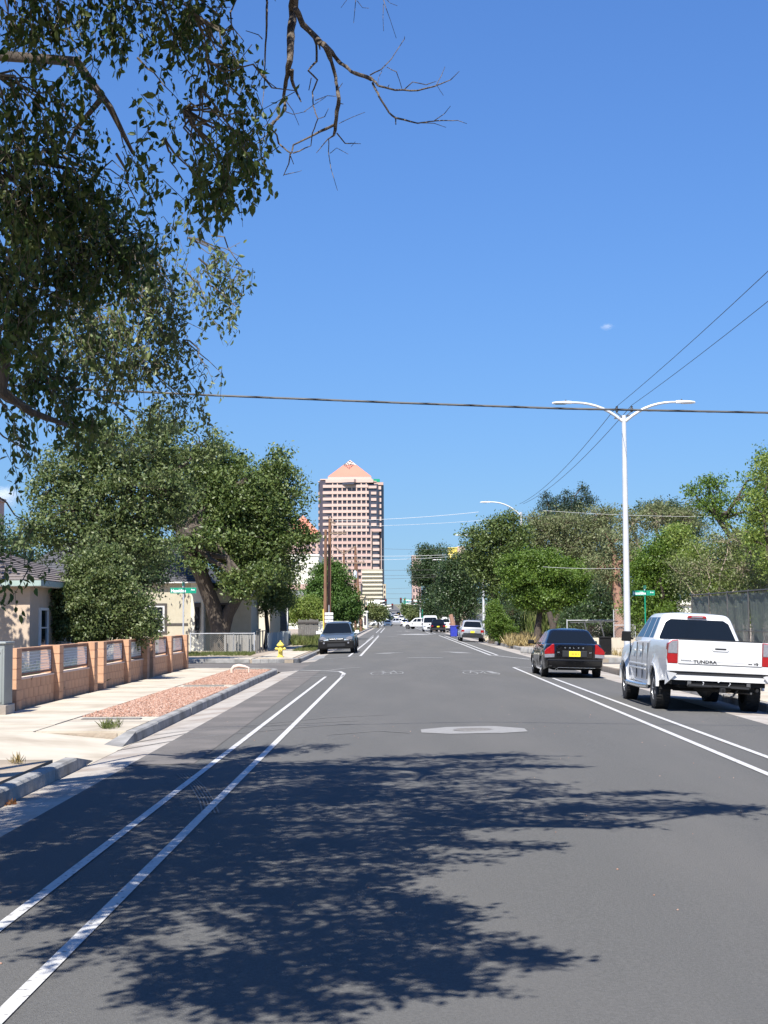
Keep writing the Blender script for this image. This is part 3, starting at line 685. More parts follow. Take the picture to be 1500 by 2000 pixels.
mb = MB(); mb.add([(.9, -.3, 3.76), (.9, 12.3, 3.76), (-1.6, 5.5, 6.3)], [(0, 1, 2)]); mb.add([(.9, 12.3, 3.76), (-10.3, 12.3, 3.76), (-8, 5.5, 6.3), (-1.6, 5.5, 6.3)], [(0, 1, 2, 3)]); mb.add([(-10.3, 12.3, 3.76), (-10.3, -.3, 3.76), (-8, 5.5, 6.3)], [(0, 1, 2)]); mb.build('roof_back', M['shingle_dark'], t)
window(t, (-1.95, 0, 1.75), .95, 1.35, 'y', .09, bars=(1, 2)); 
mb = MB(); mb.box((-1.95, -.02, 2.52), (1.3, .08, .14)); mb.box((-1.36, -.02, 1.75), (.12, .08, 1.4)); mb.box((-1.95, -.02, 1.0), (1.3, .08, .1)); mb.build('window_surround', M['dark_trim'], t)
window(t, (.38, -.1, 1.75), .26, 1.3, 'y', .05, 'dark_trim'); window(t, (1.5, 1.0, 1.9), .7, 1.3, 'y', .1, 'dark_trim')
mb = MB(); mb.box((.38, -.12, 2.5), (.34, .06, .22)); mb.build('vent', M['dark_trim'], t)
mb = MB(); mb.box((.38, -.13, .9), (.08, .05, .5)); mb.box((.38, -.13, 1.0), (.28, .05, .05)); mb.build('wall_ornament', M['dark_trim'], t)
# house 3 (cream)
t = thing('cream_house', 'cream rendered house with tan side wall seen under the big tree', 'house', (-7.6, 95, 0))
mb = MB(); mb.box((-4, 4.3, 1.8), (8, 8.6, 3.6)); mb.build('wall', M['cream'], t)
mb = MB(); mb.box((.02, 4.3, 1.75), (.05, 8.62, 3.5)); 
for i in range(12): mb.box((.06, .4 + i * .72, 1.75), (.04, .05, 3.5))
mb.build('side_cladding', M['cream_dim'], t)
mb = MB(); mb.box((-4.1, 4.3, 3.66), (8.5, 9.0, .14)); mb.build('roof', M['shingle_dark'], t)
mb = MB(); mb.box((.25, 9.6, 1.3), (.5, 1.9, 2.6)); mb.build('porch_box', M['steel_dark'], t)
mb = MB(); mb.box((.53, 8.72, 1.4), (.07, .07, 2.8)); mb.build('porch_post', M['white_trim'], t)
window(t, (-5.4, 0, 1.8), 1.0, 1.0, 'y', bars=(2, 1))
t = thing('brick_pillar', 'red brick gate pillar between big tree trunk and cream house', 'pillar', (-9.1, 88.2, 0))
mb = MB(); mb.box((0, 0, .8), (.46, .46, 1.6)); core = mb.build('core', M['mortar'], t)
bk = MB(); bk.box((0, 0, 0), (.225, .225, .072)); bkm = bk.mesh('brick', M['brick'])
for k in range(19):
    for a in (-1, 1):
        for b_ in (-1, 1): link_mesh('brick', bkm, core, (a * .12 + rnd.uniform(-.004, .004), b_ * .12 + rnd.uniform(-.004, .004), .045 + k * .084))
mb = MB(); mb.box((0, 0, 1.63), (.56, .56, .07)); mb.build('cap', M['brick'], t)
t = thing('wall_shade_panel', 'low taupe panel standing in for shade on the cream wall right of the brick pillar', 'wall', (-8.2, 88.4, 0))
mb = MB(); mb.box((0, 0, .55), (1.25, .2, 1.1)); mb.build('panel', M['cream_dim'], t); mb = MB(); mb.box((0, 0, 1.12), (1.3, .26, .05)); mb.build('panel_lip', M['cap'], t)  # box in a darker tone, drawn in place of a shadow on the cream house
# fences beyond the corner
def chain_panel(mb, a, b, h, step=.16, z=0, th=.006):
    a = Vector(a); b = Vector(b); L = (b - a).length; d = (b - a) / L; n = int((L + h) / step)
    for i in range(n):
        s = i * step
        x0, z0 = (s, 0) if s <= L else (L, s - L); x1, z1 = (s - h, h) if s >= h else (0, s)
        for (p0, q0, p1, q1) in ((x0, z0, x1, z1), (L - x0, z0, L - x1, z1)):
            mb.bar(a + d * p0 + Vector((0, 0, q0 + z)), a + d * p1 + Vector((0, 0, q1 + z)), .006, .006)
def chainlink(name, label, pts, h, m='galv', step=.11, posts=True):
    o = Vector(pts[0]); t = thing(name, label, 'fence', o)
    P = [Vector(p) - o for p in pts]
    for a, b in zip(P, P[1:]):
        L = (b - a).length; k = max(1, round(L / 2.6))
        for i in range(k + 1):
            q = a.lerp(b, i / k); mb = MB(); mb.tube([q, q + Vector((0, 0, h + .05))], .028, 8); mb.build('post', M[m], t)
        mb = MB(); mb.tube([a + Vector((0, 0, h)), b + Vector((0, 0, h))], .02, 6); mb.build('top_rail', M[m], t)
        mb = MB(); chain_panel(mb, a, b, h, step); tag(mb.build('wire_mesh', M['steel_dark'] if step > .15 else M['cab_grey'], t), kind='stuff')
    return t
chainlink('chain_link_fence', 'low silver chain link fence across the lawn before the big tree', [(-10.1, 77, 0), (-7.9, 76.6, 0), (-6.85, 76.4, 0)], 1.0)
t = thing('metal_sheet_fence', 'weathered grey blue corrugated sheet fence left of the sidewalk beyond the hydrant', 'fence', (-6.75, 83.5, 0))
for i in range(34):
    mb = MB(); hh = .92 + rnd.uniform(-.05, .06); y = i * .54; mb.box((rnd.uniform(-.02, .02), y + .26, hh / 2), (.02, .5, hh)); mb.box((.018, y + .13, hh / 2), (.018, .07, hh)); mb.box((.018, y + .39, hh / 2), (.018, .07, hh)); mb.build('sheet', M['tin'], t)
t = thing('slatted_gate', 'dark slatted metal fence section in front of the cream house', 'fence', (-7.6, 77.6, 0))
for i in range(16):
    mb = MB(); mb.box((-.85 + i * .108, .2 + .4 * math.sin(i), .48), (.1, .02, .86)); mb.build('slat', M['wood_grey'], t)
t = thing('open_gate', 'narrow open metal gate with dark posts beside the grey sheet fence', 'gate', (-6.8, 77.2, 0))
for y in (.2, 1.9, 3.6, 5.6): mb = MB(); mb.box((0, y, .56), (.07, .07, 1.12)); mb.build('post', M['steel_dark'], t)
mb = MB(); mb.bar((0, 0, 1.08), (0, 5.6, 1.08), .04, .04); mb.bar((0, .2, .15), (0, 3.6, .15), .03, .03); mb.build('rail', M['steel_dark'], t)
t = thing('board_fence', 'dark weathered board fence standing in weeds left of the wooden poles', 'fence', (-6.3, 104, 0))
for i in range(11):
    mb = MB(); hh = 1.65 + rnd.uniform(-.06, .06); mb.box((-.0 + i * .125, rnd.uniform(-.02, .02), hh / 2), (.118, .025, hh)); mb.build('board', M['wood_dark'], t)
for z in (.55, 1.45): mb = MB(); mb.box((.6, -.04, z), (1.45, .06, .13)); mb.build('rail', M['dark_trim'], t)
t = thing('white_panel_fence', 'pale wall of white panels behind the weeds and wooden poles', 'fence', (-6.6, 128, 0))
for i in range(9): mb = MB(); mb.box((i * .42 - .6, 0, .75), (.41, .05, 1.5)); mb.build('panel', M['white_wall'], t)
# hydrant
t = thing('fire_hydrant', 'yellow fire hydrant on the pavement at the far left corner', 'hydrant', (-4.92, 67.7, .03))
mb = MB(); mb.lathe([(.15, 0), (.15, .04), (.105, .05), (.10, .12), (.10, .44), (.125, .45), (.125, .50), (.115, .51)], 18); mb.build('barrel', M['yellow_paint'], t, smooth=30)
mb = MB(); mb.lathe([(.17, .505), (.17, .53), (.145, .56), (.10, .62), (.05, .66), (.035, .67), (.035, .73), (.0, .735)], 18); mb.build('bonnet', M['yellow_paint'], t, smooth=30)
for s in (-1, 1): mb = MB(); mb.lathe([(.055, 0), (.055, .08 * s), (.068, .085 * s), (.068, .12 * s), (.02, .13 * s), (.02, .155 * s), (0, .156 * s)], 12, 'X', c=(s * .09, 0, .37)); mb.build('side_nozzle', M['yellow_paint'], t, smooth=30)
mb = MB(); mb.lathe([(.075, 0), (.075, -.07), (.09, -.075), (.09, -.12), (.025, -.13), (.025, -.16), (0, -.161)], 14, 'Y', c=(0, -.09, .34)); mb.build('front_nozzle', M['yellow_paint'], t, smooth=30)
# bent pale pipe in the far gravel bed
t = thing('bent_pipe', 'pale bent vent pipe in the far end of the pink gravel bed', 'pipe', (-4.75, 48.2, .02))
mb = MB(); mb.tube([(-.27, 0, 0), (-.27, 0, .12), (-.2, 0, .2), (-.05, 0, .23), (.12, 0, .2), (.26, 0, .16), (.26, 0, 0)], [.05, .05, .06, .06, .05, .03, .03], 10); mb.build('pipe', M['cap'], t, smooth=40)
# ---------------------------------------------------------------- street signs
def street_sign(x, y, label, ztop=2.92, pm='galv', extra='Ave', w=.92, zs=2.72, hoff=0, hz='Hazeldine'):
    t = thing('street_sign', label, 'street sign', (x, y, 0))
    mb = MB(); mb.tube([(0, 0, 0), (0, 0, ztop)], .028, 8); mb.build('post', M[pm], t)
    mb = MB(); mb.box((hoff, -.035, zs), (w, .012, .2)); b = mb.build('name_plate', M['green_sign'], t, bevel=.003)
    txt('lettering', hz, .165, M['white_print'], b, (hoff - w / 2 + .03, -.043, zs - .06), sx=.80, bold=.004)
    txt('lettering', extra, .085, M['white_print'], b, (hoff + w / 2 - .19, -.043, zs + .0), sx=1.0, bold=.002)
    mb = MB(); mb.box((0, .04, zs + .23), (.012, .6, .15)); mb.build('cross_plate', M['green_sign'], t)
    mb = MB(); mb.box((0, -.01, zs), (.09, .05, .07)); mb.box((0, 0, zs + .13), (.06, .06, .05)); mb.build('bracket', M['galv'], t)
street_sign(-7.36, 54.2, 'green Hazeldine Ave street sign above the far end of the block fence', hoff=.0)
street_sign(10.1, 61.5, 'green Hazeldine Ave street sign just right of the tall lamp post', pm='green_sign', ztop=2.8, zs=2.66, hoff=-.06, w=.9)
# ---------------------------------------------------------------- lamp posts
def lamp(x, y, z_top, label, arms=(-1, 1), arm=2.73, rise=.5, r0=.135, grp=None):
    t = thing('street_lamp', label, 'street lamp', (x, y, 0), 0, grp)
    mb = MB(); mb.tube([(0, 0, 0), (0, 0, z_top * .5), (0, 0, z_top)], [r0, r0 * .82, r0 * .6], 16); mb.build('pole', M['pole_white'], t, smooth=40)
    mb = MB(); mb.lathe([(r0 * 1.9, 0), (r0 * 1.9, .06), (r0 * 1.2, .10), (r0 * 1.15, .3)], 16); mb.build('base_cover', M['pole_white'], t, smooth=40)
    for s in arms:
        pts = []
        for i in range(9):
            u = i / 8; pts.append((s * (.06 + u * (arm - .75)), 0, z_top - .22 + (rise + .22) * (1 - (1 - u) ** 2.4)))
        mb = MB(); mb.tube(pts, [.062 - .022 * i / 8 for i in range(9)], 10); mb.build('arm', M['pole_white'], t, smooth=40)
        x1 = s * (arm - .75); z = z_top + rise
        mb = MB(); vs = []
        prof = [(0, .07, .05), (.12, .09, .06), (.3, .13, .05), (.55, .15, .035), (.70, .10, .02), (.74, .03, .01)]
        for u, w, h in prof: vs += [(x1 + s * u, -w, z - .02), (x1 + s * u, -w * .6, z + h), (x1 + s * u, w * .6, z + h), (x1 + s * u, w, z - .02), (x1 + s * u, w * .8, z - .05), (x1 + s * u, -w * .8, z - .05)]
        mb.add(vs, [(j * 6 + k, j * 6 + (k + 1) % 6, (j + 1) * 6 + (k + 1) % 6, (j + 1) * 6 + k) for j in range(5) for k in range(6)] + [(0, 1, 2, 3, 4, 5), (35, 34, 33, 32, 31, 30)])
        hd = mb.build('lamp_head', M['white_trim'], t, smooth=40)
        mb = MB(); mb.box((x1 + s * .42, 0, z - .056), (.4, .2, .012)); mb.build('lens', M['clear_lens'], hd)
        mb = MB(); mb.lathe([(.03, 0), (.03, .05), (0, .055)], 8, c=(x1 + s * .22, 0, z + .055)); mb.build('photocell', M['steel_dark'], hd)
    return t
L1X, L1Y, LZ = 8.84, 58, 9.35
lt = lamp(L1X, L1Y, LZ, 'tall double armed street lamp behind the white pickup truck')
mb = MB()
mb.bar((-.36, 0, LZ - .12), (.36, 0, LZ + .02), .05, .05); mb.bar((-.3, 0, LZ + .12), (0, 0, LZ - .1), .03, .03); mb.bar((.3, 0, LZ + .16), (0, 0, LZ - .1), .03, .03); mb.build('wire_bracket', M['steel_dark'], lt)
for s in (-.26, .3): mb = MB(); mb.lathe([(.03, 0), (.06, .04), (.03, .08), (.07, .13), (.03, .17), (.05, .22), (0, .24)], 10, c=(s, 0, LZ + .12)); mb.build('insulator', M['steel_dark'], lt)
lamp(9.45, 112, 9.4, 'street lamp with left arm rising out of the green tree crown', (-1,), 3.0, .75, .15)
lamp(8.9, 150, 9.3, 'street lamp with thin pale pole behind the silver hatchback', (-1,), 2.7, .5, .12)
lamp(8.4, 208, 9.2, 'street lamp whose arm shows before the dark trees by the bins', (-1,), 2.9, .4, .11)
def cable(name, label, pts, r=.01, m='cable', cat='cable', grp=None, sag=0.0):
    P = [Vector(p) for p in pts]
    if sag and len(P) == 2:
        a, b = P; P = [a.lerp(b, i / 14) - Vector((0, 0, sag * 4 * (i / 14) * (1 - i / 14))) for i in range(15)]
    mb = MB(); mb.tube(P, r, 5); return tag(mb.build(name, M[m]), label, cat, grp)
cable('overhead_cable', 'thick black overhead cable crossing the whole street near the camera', [at(-500, 720, 21.8), at(0, 752, 21.8), at(410, 772, 21.8), at(800, 787.5, 21.8), at(1100, 798, 21.8), at(1500, 806, 21.8), at(2100, 808, 21.8)], .016)
mb = MB(); A = [at(x, y, 21.78) for x, y in [(0, 752), (410, 772), (800, 787.5), (1100, 798), (1500, 806), (1700, 807)]]; P = []
for a, b in zip(A, A[1:]):
    for i in range(24):
        ph = (len(P)) * .9; P.append(a.lerp(b, i / 24) + Vector((0, .014 * math.cos(ph), .014 * math.sin(ph))))
mb.tube(P, .005, 4); tag(mb.build('cable_wrap', M['steel_dark']), 'pale lashing wire wound round the black overhead cable', 'wire')
cable('power_line', 'left one of the two thin wires above the double armed lamp', [(L1X - .26, L1Y, LZ + .35), (8.7, 4, 10.2)], .009, 'cable', grp=None, sag=.35)
cable('power_line', 'right one of the two thin wires above the double armed lamp', [(L1X + .3, L1Y, LZ + .38), (10.0, 4, 10.2)], .009, 'cable', sag=.35)
cable('power_line', 'left thin wire running from the double lamp to the next lamp', [(L1X - .26, L1Y, LZ + .35), (9.35, 112, 10.0)], .012, 'cable', sag=.5)
cable('power_line', 'right thin wire running from the double lamp to the next lamp', [(L1X + .3, L1Y, LZ + .38), (9.6, 112, 10.0)], .012, 'cable', sag=.5)
# wooden poles on the left
def pole(x, y, h, r, label, m='pole_wood', lean=(0, 0), parts=()):
    t = thing('utility_pole', label, 'utility pole', (x, y, 0))
    lx = lambda z: Vector((lean[0] * z / h, lean[1] * z / h, z))
    mb = MB(); mb.tube([lx(-.1), lx(h * .5), lx(h)], [r, r * .85, r * .68], 12); mb.build('post', M[m], t, smooth=40)
    for p in parts:
        k = p[0]; mb = MB()
        if k == 'arm': mb.bar(lx(p[1]) + Vector((p[2], -.12, p[4] if len(p) > 4 else 0)), lx(p[1]) + Vector((p[3], -.12, p[5] if len(p) > 5 else 0)), .11, .13); mb.build('crossarm', M['pole_grey'], t)
        if k == 'brace': mb.bar(lx(p[1]) + Vector((p[2], -.1, 0)), lx(p[3]) + Vector((p[4], -.1, 0)), .05, .05); mb.build('brace', M['pole_grey'], t)
        if k == 'ins':
            for xx in p[2]:
                b = MB(); b.lathe([(.03, 0), (.07, .06), (.04, .11), (.07, .15), (0, .22)], 8, c=lx(p[1]) + Vector((xx, -.12, .07))); b.build('insulator', M['steel_dark'], t)
        if k == 'can': mb.lathe([(.2, 0), (.24, .04), (.24, .75), (.2, .82), (.1, .86), (.1, .95), (0, .96)], 14, c=lx(p[1]) + Vector((p[2], -.3, 0))); mb.build('transformer', M['galv'], t, smooth=40)
    return t
p = at(642, 1200, 118); pole(p.x, 118, 9.4, .17, 'taller wooden utility pole of the close pair, with one crossarm to the right', 'pole_wood', (.12, 0),
     [('arm', 8.25, .0, 1.25), ('brace', 7.75, .1, 8.2, .95), ('arm', 9.2, 0, .42, 0, -.22), ('ins', 9.35, (-.08, .12)), ('ins', 8.25, (.3, 1.1))])
p = at(634.5, 1200, 117); pole(p.x, 117, 8.5, .15, 'shorter wooden utility pole of the close pair, left of the other', 'pole_wood', (.08, 0))
p = at(672, 1200, 161); pole(p.x, 161, 8.9, .14, 'dark wooden pole with two raised arms before the green cone tree', 'pole_wood', (0, 0), [('arm', 8.5, -1.0, 0, .75, 0), ('arm', 8.5, 0, 1.2, 0, .75), ('ins', 9.2, (-1.0,)), ('ins', 9.2, (1.2,))])
p = at(694.5, 1230, 177); pole(p.x, 177, 9.4, .17, 'dark wooden pole carrying a grey transformer', 'pole_wood', (-.02, 0), [('arm', 8.1, -1.1, 1.1), ('can', 6.3, 0), ('ins', 8.1, (-1., -.4, .4, 1.))])
p = at(705.5, 1228, 205); pole(p.x, 205, 11.3, .20, 'leaning reddish wooden pole furthest right of the pole row', 'pole_wood', (-.75, 0), [('arm', 9.6, -1.2, 1.5), ('brace', 9.0, .1, 9.5, 1.1), ('ins', 9.6, (-1.1, .9, 1.4))])
mb = MB(); mb.tube([(-4.98, 112, 0), (-5.02, 112.1, 2.4)], .05, 8); tag(mb.build('guy_wire_guard', M['yellow_paint']), 'thin yellow guy wire guard leaning by the pair of wooden poles', 'post')
t = thing('direction_sign', 'three white boards stacked on a post beside the close wooden poles', 'sign', (-4.15, 101, 0))
mb = MB(); mb.tube([(0, 0, 0), (0, 0, 2.6)], .03, 8); mb.build('post', M['galv'], t)
for k, z in enumerate((2.02, 1.78, 1.55)): mb = MB(); mb.box((.0, -.04, z), (.54, .02, .17)); mb.build('board', M['white_print'], t)
# wires that cross the street in the distance
def xw(label, a, b, Y, r=.012, m='cable', dY=0.0):
    A, B = at(a[0], a[1], Y), at(b[0], b[1], Y + dY); cable('power_line', label, [A, B], r, m, sag=.012 * (B - A).length)
xw('pale wire crossing from wooden poles to the right hand lamp, uppermost', (655, 1017), (935, 1000), 130, .017, 'cable_pale')
xw('pale wire crossing the street just below the uppermost one', (660, 1028), (1010, 1010), 128, .012, 'cable_pale')
xw('thin dark wire crossing the street in front of the yellow block', (672, 1068), (935, 1072), 161, .012)
xw('thin pale wire crossing level with the pole with raised arms', (655, 1085), (940, 1080), 165, .018, 'cable_pale')
xw('pale wire sloping across past the dark tree tops', (690, 1094), (930, 1083), 177, .018, 'cable_pale')
xw('dark wire across the street at transformer height', (560, 1107), (880, 1112), 190, .018)
xw('dark wire under the transformer height wire', (560, 1118), (870, 1122), 200, .015)
xw('lowest dark wire of the middle bundle', (680, 1130), (860, 1126), 210, .02)
xw('thin wire low over the far traffic', (700, 1158), (840, 1158), 280, .022)
xw('lowest thin wire over the far crossing', (700, 1166), (840, 1169), 300, .022)
xw('thin wire over the far signals', (700, 1150), (840, 1146), 290, .018)
xw('pale service wire reaching from the right trees to the far right edge', (1060, 997), (1500, 1008), 70, .007, 'cable_pale')
xw('pale wire low among the right hand trees, left of the lamp', (1060, 1107), (1215, 1110), 75, .008, 'cable_pale')
# ---------------------------------------------------------------- right side fences and walls
t = thing('screened_fence', 'tall chain link fence with grey green windscreen behind the white pickup', 'fence', (11.1, 42, 0))
def S(y): return (0, y - 42, 0)
ys_ = [36, 39, 42, 45, 48, 51, 54, 57]
for y in ys_: mb = MB(); mb.tube([S(y), (0, y - 42, 2.55)], .03, 8); mb.build('post', M['steel_dark'], t)
mb = MB(); mb.tube([(0, -6, 2.5), (0, 15, 2.5)], .022, 6); mb.build('top_rail', M['steel_dark'], t)
mb = MB(); mb.tube([(-.02, -6, 1.25), (-.02, 15, 1.25)], .014, 6); mb.build('middle_rail', M['steel_dark'], t)
scr = bpy.data.materials.new('windscreen_mesh'); scr.use_nodes = True; nt = scr.node_tree; b = nt.nodes['Principled BSDF']
b.inputs['Base Color'].default_value = (.10, .125, .115, 1); b.inputs['Roughness'].default_value = .9
tr_ = nt.nodes.new('ShaderNodeBsdfTransparent'); mx = nt.nodes.new('ShaderNodeMixShader'); mx.inputs[0].default_value = .80
nt.links.new(tr_.outputs[0], mx.inputs[1]); nt.links.new(b.outputs[0], mx.inputs[2]); nt.links.new(mx.outputs[0], nt.nodes['Material Output'].inputs['Surface'])
for a, b_ in zip(ys_, ys_[1:]):
    mb = MB(); n = 10; vs = []
    for i in range(n + 1):
        y = a + .03 + (b_ - a - .06) * i / n - 42; vs += [(.035 + .02 * math.sin(i * 2.1 + a), y, .05), (.035 + .03 * math.sin(i * 1.3 + a), y, 1.3), (.035 + .015 * math.sin(i * 1.7), y, 2.44 - .03 * math.sin(math.pi * i / n))]
    mb.add(vs, [(3 * i + k, 3 * i + 3 + k, 3 * i + 4 + k, 3 * i + 1 + k) for i in range(n) for k in (0, 1)]); mb.build('screen_sheet', scr, t)
mb = MB(); chain_panel(mb, (.06, -6, 0), (.06, 15, 0), 2.45, .22); tag(mb.build('wire_mesh', M['steel_dark'], t), kind='stuff')
def wallthing(name, label, c, d, m='concrete', cat='wall'):
    t = thing(name, label, cat, (c[0], c[1], 0)); n = max(1, round(d[0] / 1.6)); w = d[0] / n
    for i in range(n): mb = MB(); mb.box((-d[0] / 2 + w * (i + .5), 0, d[2] / 2 - .02), (w - .02, d[1], d[2])); mb.build('block', M[m], t)
    return t
wallthing('retaining_wall', 'pale concrete retaining wall between the black sedan and the lamp post', (11.5, 76, 0), (5.0, .3, .72))
wallthing('kerb_wall', 'long low concrete kerb wall right of the black sedan', (11.6, 72.5, 0), (6.6, .4, .22))
chainlink('chain_link_fence', 'chain link fence with taller gate panel left of the lamp post', [(9.3, 82, 0), (12.6, 82, 0)], 1.55, step=.2)
t = thing('gate_panel', 'tall mesh gate panel standing beside the pale trunk', 'gate', (11.9, 79, 0))
mb = MB()
for a, b_ in (((-.55, 0, .1), (-.55, 0, 2.1)), ((.55, 0, .1), (.55, 0, 2.1)), ((-.55, 0, 2.1), (.55, 0, 2.1)), ((-.55, 0, .1), (.55, 0, .1)), ((-.55, 0, 1.3), (.55, 0, 1.3))): mb.bar(a, b_, .04, .04)
mb.build('gate_frame', M['galv'], t); mb = MB(); chain_panel(mb, (-.55, 0, .1), (.55, 0, .1), 2.0, .14); tag(mb.build('wire_mesh', M['galv'], t), kind='stuff')
for k, (x, lab) in enumerate(((9.95, 'left one of two leaning dark posts beyond the black sedan'), (10.75, 'right one of two leaning dark posts beyond the black sedan'))):
    mb = MB(); mb.bar((x, 77, 0), (x - .35, 77, 1.45), .06, .06); tag(mb.build('leaning_post', M['steel_dark']), lab, 'post')
mb = MB(); mb.bar((8.9, 77.05, 1.45), (11.3, 77.05, 1.5), .05, .05); tag(mb.build('horizontal_rail', M['steel_dark']), 'thin dark rail resting on the leaning posts beyond the black sedan', 'rail')
t = thing('litter_bin', 'black square litter bin right behind the black sedan', 'litter bin', (9.45, 68.5, .0))
mb = MB(); mb.box((0, 0, .42), (.5, .45, .72)); mb.build('bin_body', M['black_part'], t, bevel=.02); mb = MB(); mb.box((0, 0, .81), (.54, .5, .06)); mb.build('lid', M['black_part'], t, bevel=.015)
# pale boundary stones on the right verge
rg = random.Random(12)
for i in range(9):
    q = at(950 + i * 11, 1251 + i * 1.7, 118 - i * 2.6)
    mb = MB(); mb.box((0, 0, .1), (.7, .55, .34), Matrix.Rotation(rg.uniform(-.4, .4), 3, 'Z'), taper=.75)
    o = mb.build('boundary_stone', M['concrete'], bevel=.06, loc=(q.x + .15, q.y, .0)); tag(o, ['leftmost pale boundary stone, beside the silver hatchback', 'second pale boundary stone from the silver hatchback', 'third pale boundary stone, left of the column shrub', 'fourth pale boundary stone, under the column shrub', 'middle pale boundary stone, right below the column shrub', 'pale boundary stone right of the column shrub', 'pale boundary stone at the left start of the straw', 'pale boundary stone in the straw left of the second lamp post', 'rightmost pale boundary stone, below the second lamp post'][i], 'stone', 'boundary stones along the right verge')
for i in range(5):
    q = at(1050 - i * 7, 1275 - i * .5, 74 + i * .7)
    mb = MB(); mb.box((0, 0, .1), (.32, .4, .3), Matrix.Rotation(rg.uniform(-.6, .6), 3, 'Z'), taper=.6)
    o = mb.build('dark_stone', M['kerb'], bevel=.06, loc=(q.x, q.y, 0)); tag(o, ['dark kerb stone touching the black sedan mirror', 'second dark kerb stone left of the black sedan', 'middle dark kerb stone left of the black sedan', 'fourth dark kerb stone left of the black sedan', 'leftmost dark kerb stone of the row by the black sedan'][i], 'stone', 'dark kerb stones left of the black sedan')
# wheelie bins
def bin_(px, Y, m, label):
    q = at(px, 1235, Y); t = thing('wheelie_bin', label, 'wheelie bin', (q.x, Y, .0), .1)
    mb = MB(); mb.box((0, 0, .5), (.56, .6, .9), taper=1.12); mb.build('bin_body', M[m], t, bevel=.02); mb = MB(); mb.box((0, -.01, .99), (.66, .72, .07)); mb.build('lid', M[m], t, bevel=.03)
    for s in (-1, 1): mb = MB(); mb.lathe([(.1, -.03), (.1, .03)], 12, 'X', c=(s * .27, .28, .1)); mb.build('wheel', M['rubber'], t)
bin_(886, 139, 'blue_bin', 'bright blue wheelie bin at the kerb, left of a navy one'); bin_(896.5, 140, 'navy_bin', 'dark navy wheelie bin between the blue bin and silver hatchback')
# ---------------------------------------------------------------- traffic signals
def signal(base, h, arm, label, heads, m='galv', y2=None, sign=None):
    t = thing('traffic_signal', label, 'traffic signal', base); mb = MB(); mb.tube([(0, 0, 0), (0, 0, h)], [.17, .12], 10); mb.build('post', M[m], t)
    mb = MB(); mb.tube([(0, 0, h - .25), (arm, 0, h + .1)], [.12, .07], 8); mb.build('mast_arm', M[m], t)
    mb = MB(); mb.tube([(0, 0, h - 1.0), (arm * .98, 0, h - .55)], [.06, .05], 8); mb.build('lower_arm', M[m], t)
    for (u, col) in heads:
        mb = MB(); mb.box((arm * u, -.15, h - .15), (.42, .22, 1.15)); hd = mb.build('signal_head', M['black_part' if col != 'g' else 'green_sign'], t)
        for k, c_ in enumerate(('red_lens', 'steel_dark', 'steel_dark')): b = MB(); b.lathe([(.14, 0), (.13, -.03), (0, -.04)], 10, 'Y', c=(arm * u, -.262, h + .22 - .36 * k)); b.build('signal_lens', M[c_], hd)
    if sign: mb = MB(); mb.box((arm * sign, -.14, h - .1), (1.1, .05, .8)); mb.build('sign_board', M['white_print'], t)
q = at(718, 1224, 305); signal((q.x, 305, 0), 5.1, 3.8, 'pale signal mast at the far crossing, left of the street', [(.95, 'k')], 'pole_white', sign=.5)
q = at(821, 1222, 318); signal((q.x, 318, 0), 5.4, -3.6, 'nearer of two signal masts on the right of the far crossing', [(.45, 'k'), (.9, 'g')], 'pole_white')
q = at(825, 1222, 330); signal((q.x, 330, 0), 5.7, -4.6, 'further signal mast on the right of the far crossing', [(.8, 'g'), (1.0, 'k')], 'green_sign')
q = at(746, 1222, 345); signal((q.x, 345, 0), 4.6, 2.6, 'small signal mast beyond the far crossing, left of centre', [(.9, 'k')], 'pole_white')
# ================================================================ towers and distant buildings
def fz(py, Y): return CAMZ + (1208 - py) * Y / FPX
TY = 1000.0; k_ = TY / FPX
tw = thing('office_tower', 'tall pink office tower with salmon pyramid roof and open diamond crown', 'skyscraper', (at(685, 1100, TY).x, TY, 0))
def U(zx): return (zx - 565) / 6.6667 * k_            # from zoomed facade column to metres
def V(zy): return fz(880 + zy / 6.6667, TY)
g0 = slope(TY)
def tbox(name, m, x0, x1, z0, z1, y0, y1, parent=tw, mb=None):
    q = MB() if mb is None else mb
    q.box(((x0 + x1) / 2, (y0 + y1) / 2, (z0 + z1) / 2), (abs(x1 - x0), y1 - y0, abs(z1 - z0)))
    return q.build(name, M[m], parent) if mb is None else None
rows = [425, 500, 583, 665, 748, 830, 912, 994, 1074, 1156, 1238, 1320, 1403, 1485, 1567, 1649, 1731, 1813, 1895, 1977, 2059, 2141]
# cores (the dark glazing shows in the recesses between panels)
tbox('glass_core', 'glass_tower', U(160), U(800), g0, V(385), 1.2, 40)
mb = MB(); mb.prism([(U(140), 6, g0), (U(205), 1.4, g0), (U(205), 38, g0), (U(140), 34, g0)], (0, 0, 0), (0, 0, V(420) - g0)); mb.build('left_glass_corner', M['glass_tower2'], tw)
mb = MB(); mb.prism([(U(800), 2.0, g0), (U(915), 2.0, g0), (U(998), 9, g0), (U(998), 34, g0), (U(900), 40, g0), (U(800), 40, g0)], (0, 0, 0), (0, 0, V(430) - g0)); mb.build('right_glass_corner', M['glass_tower2'], tw)
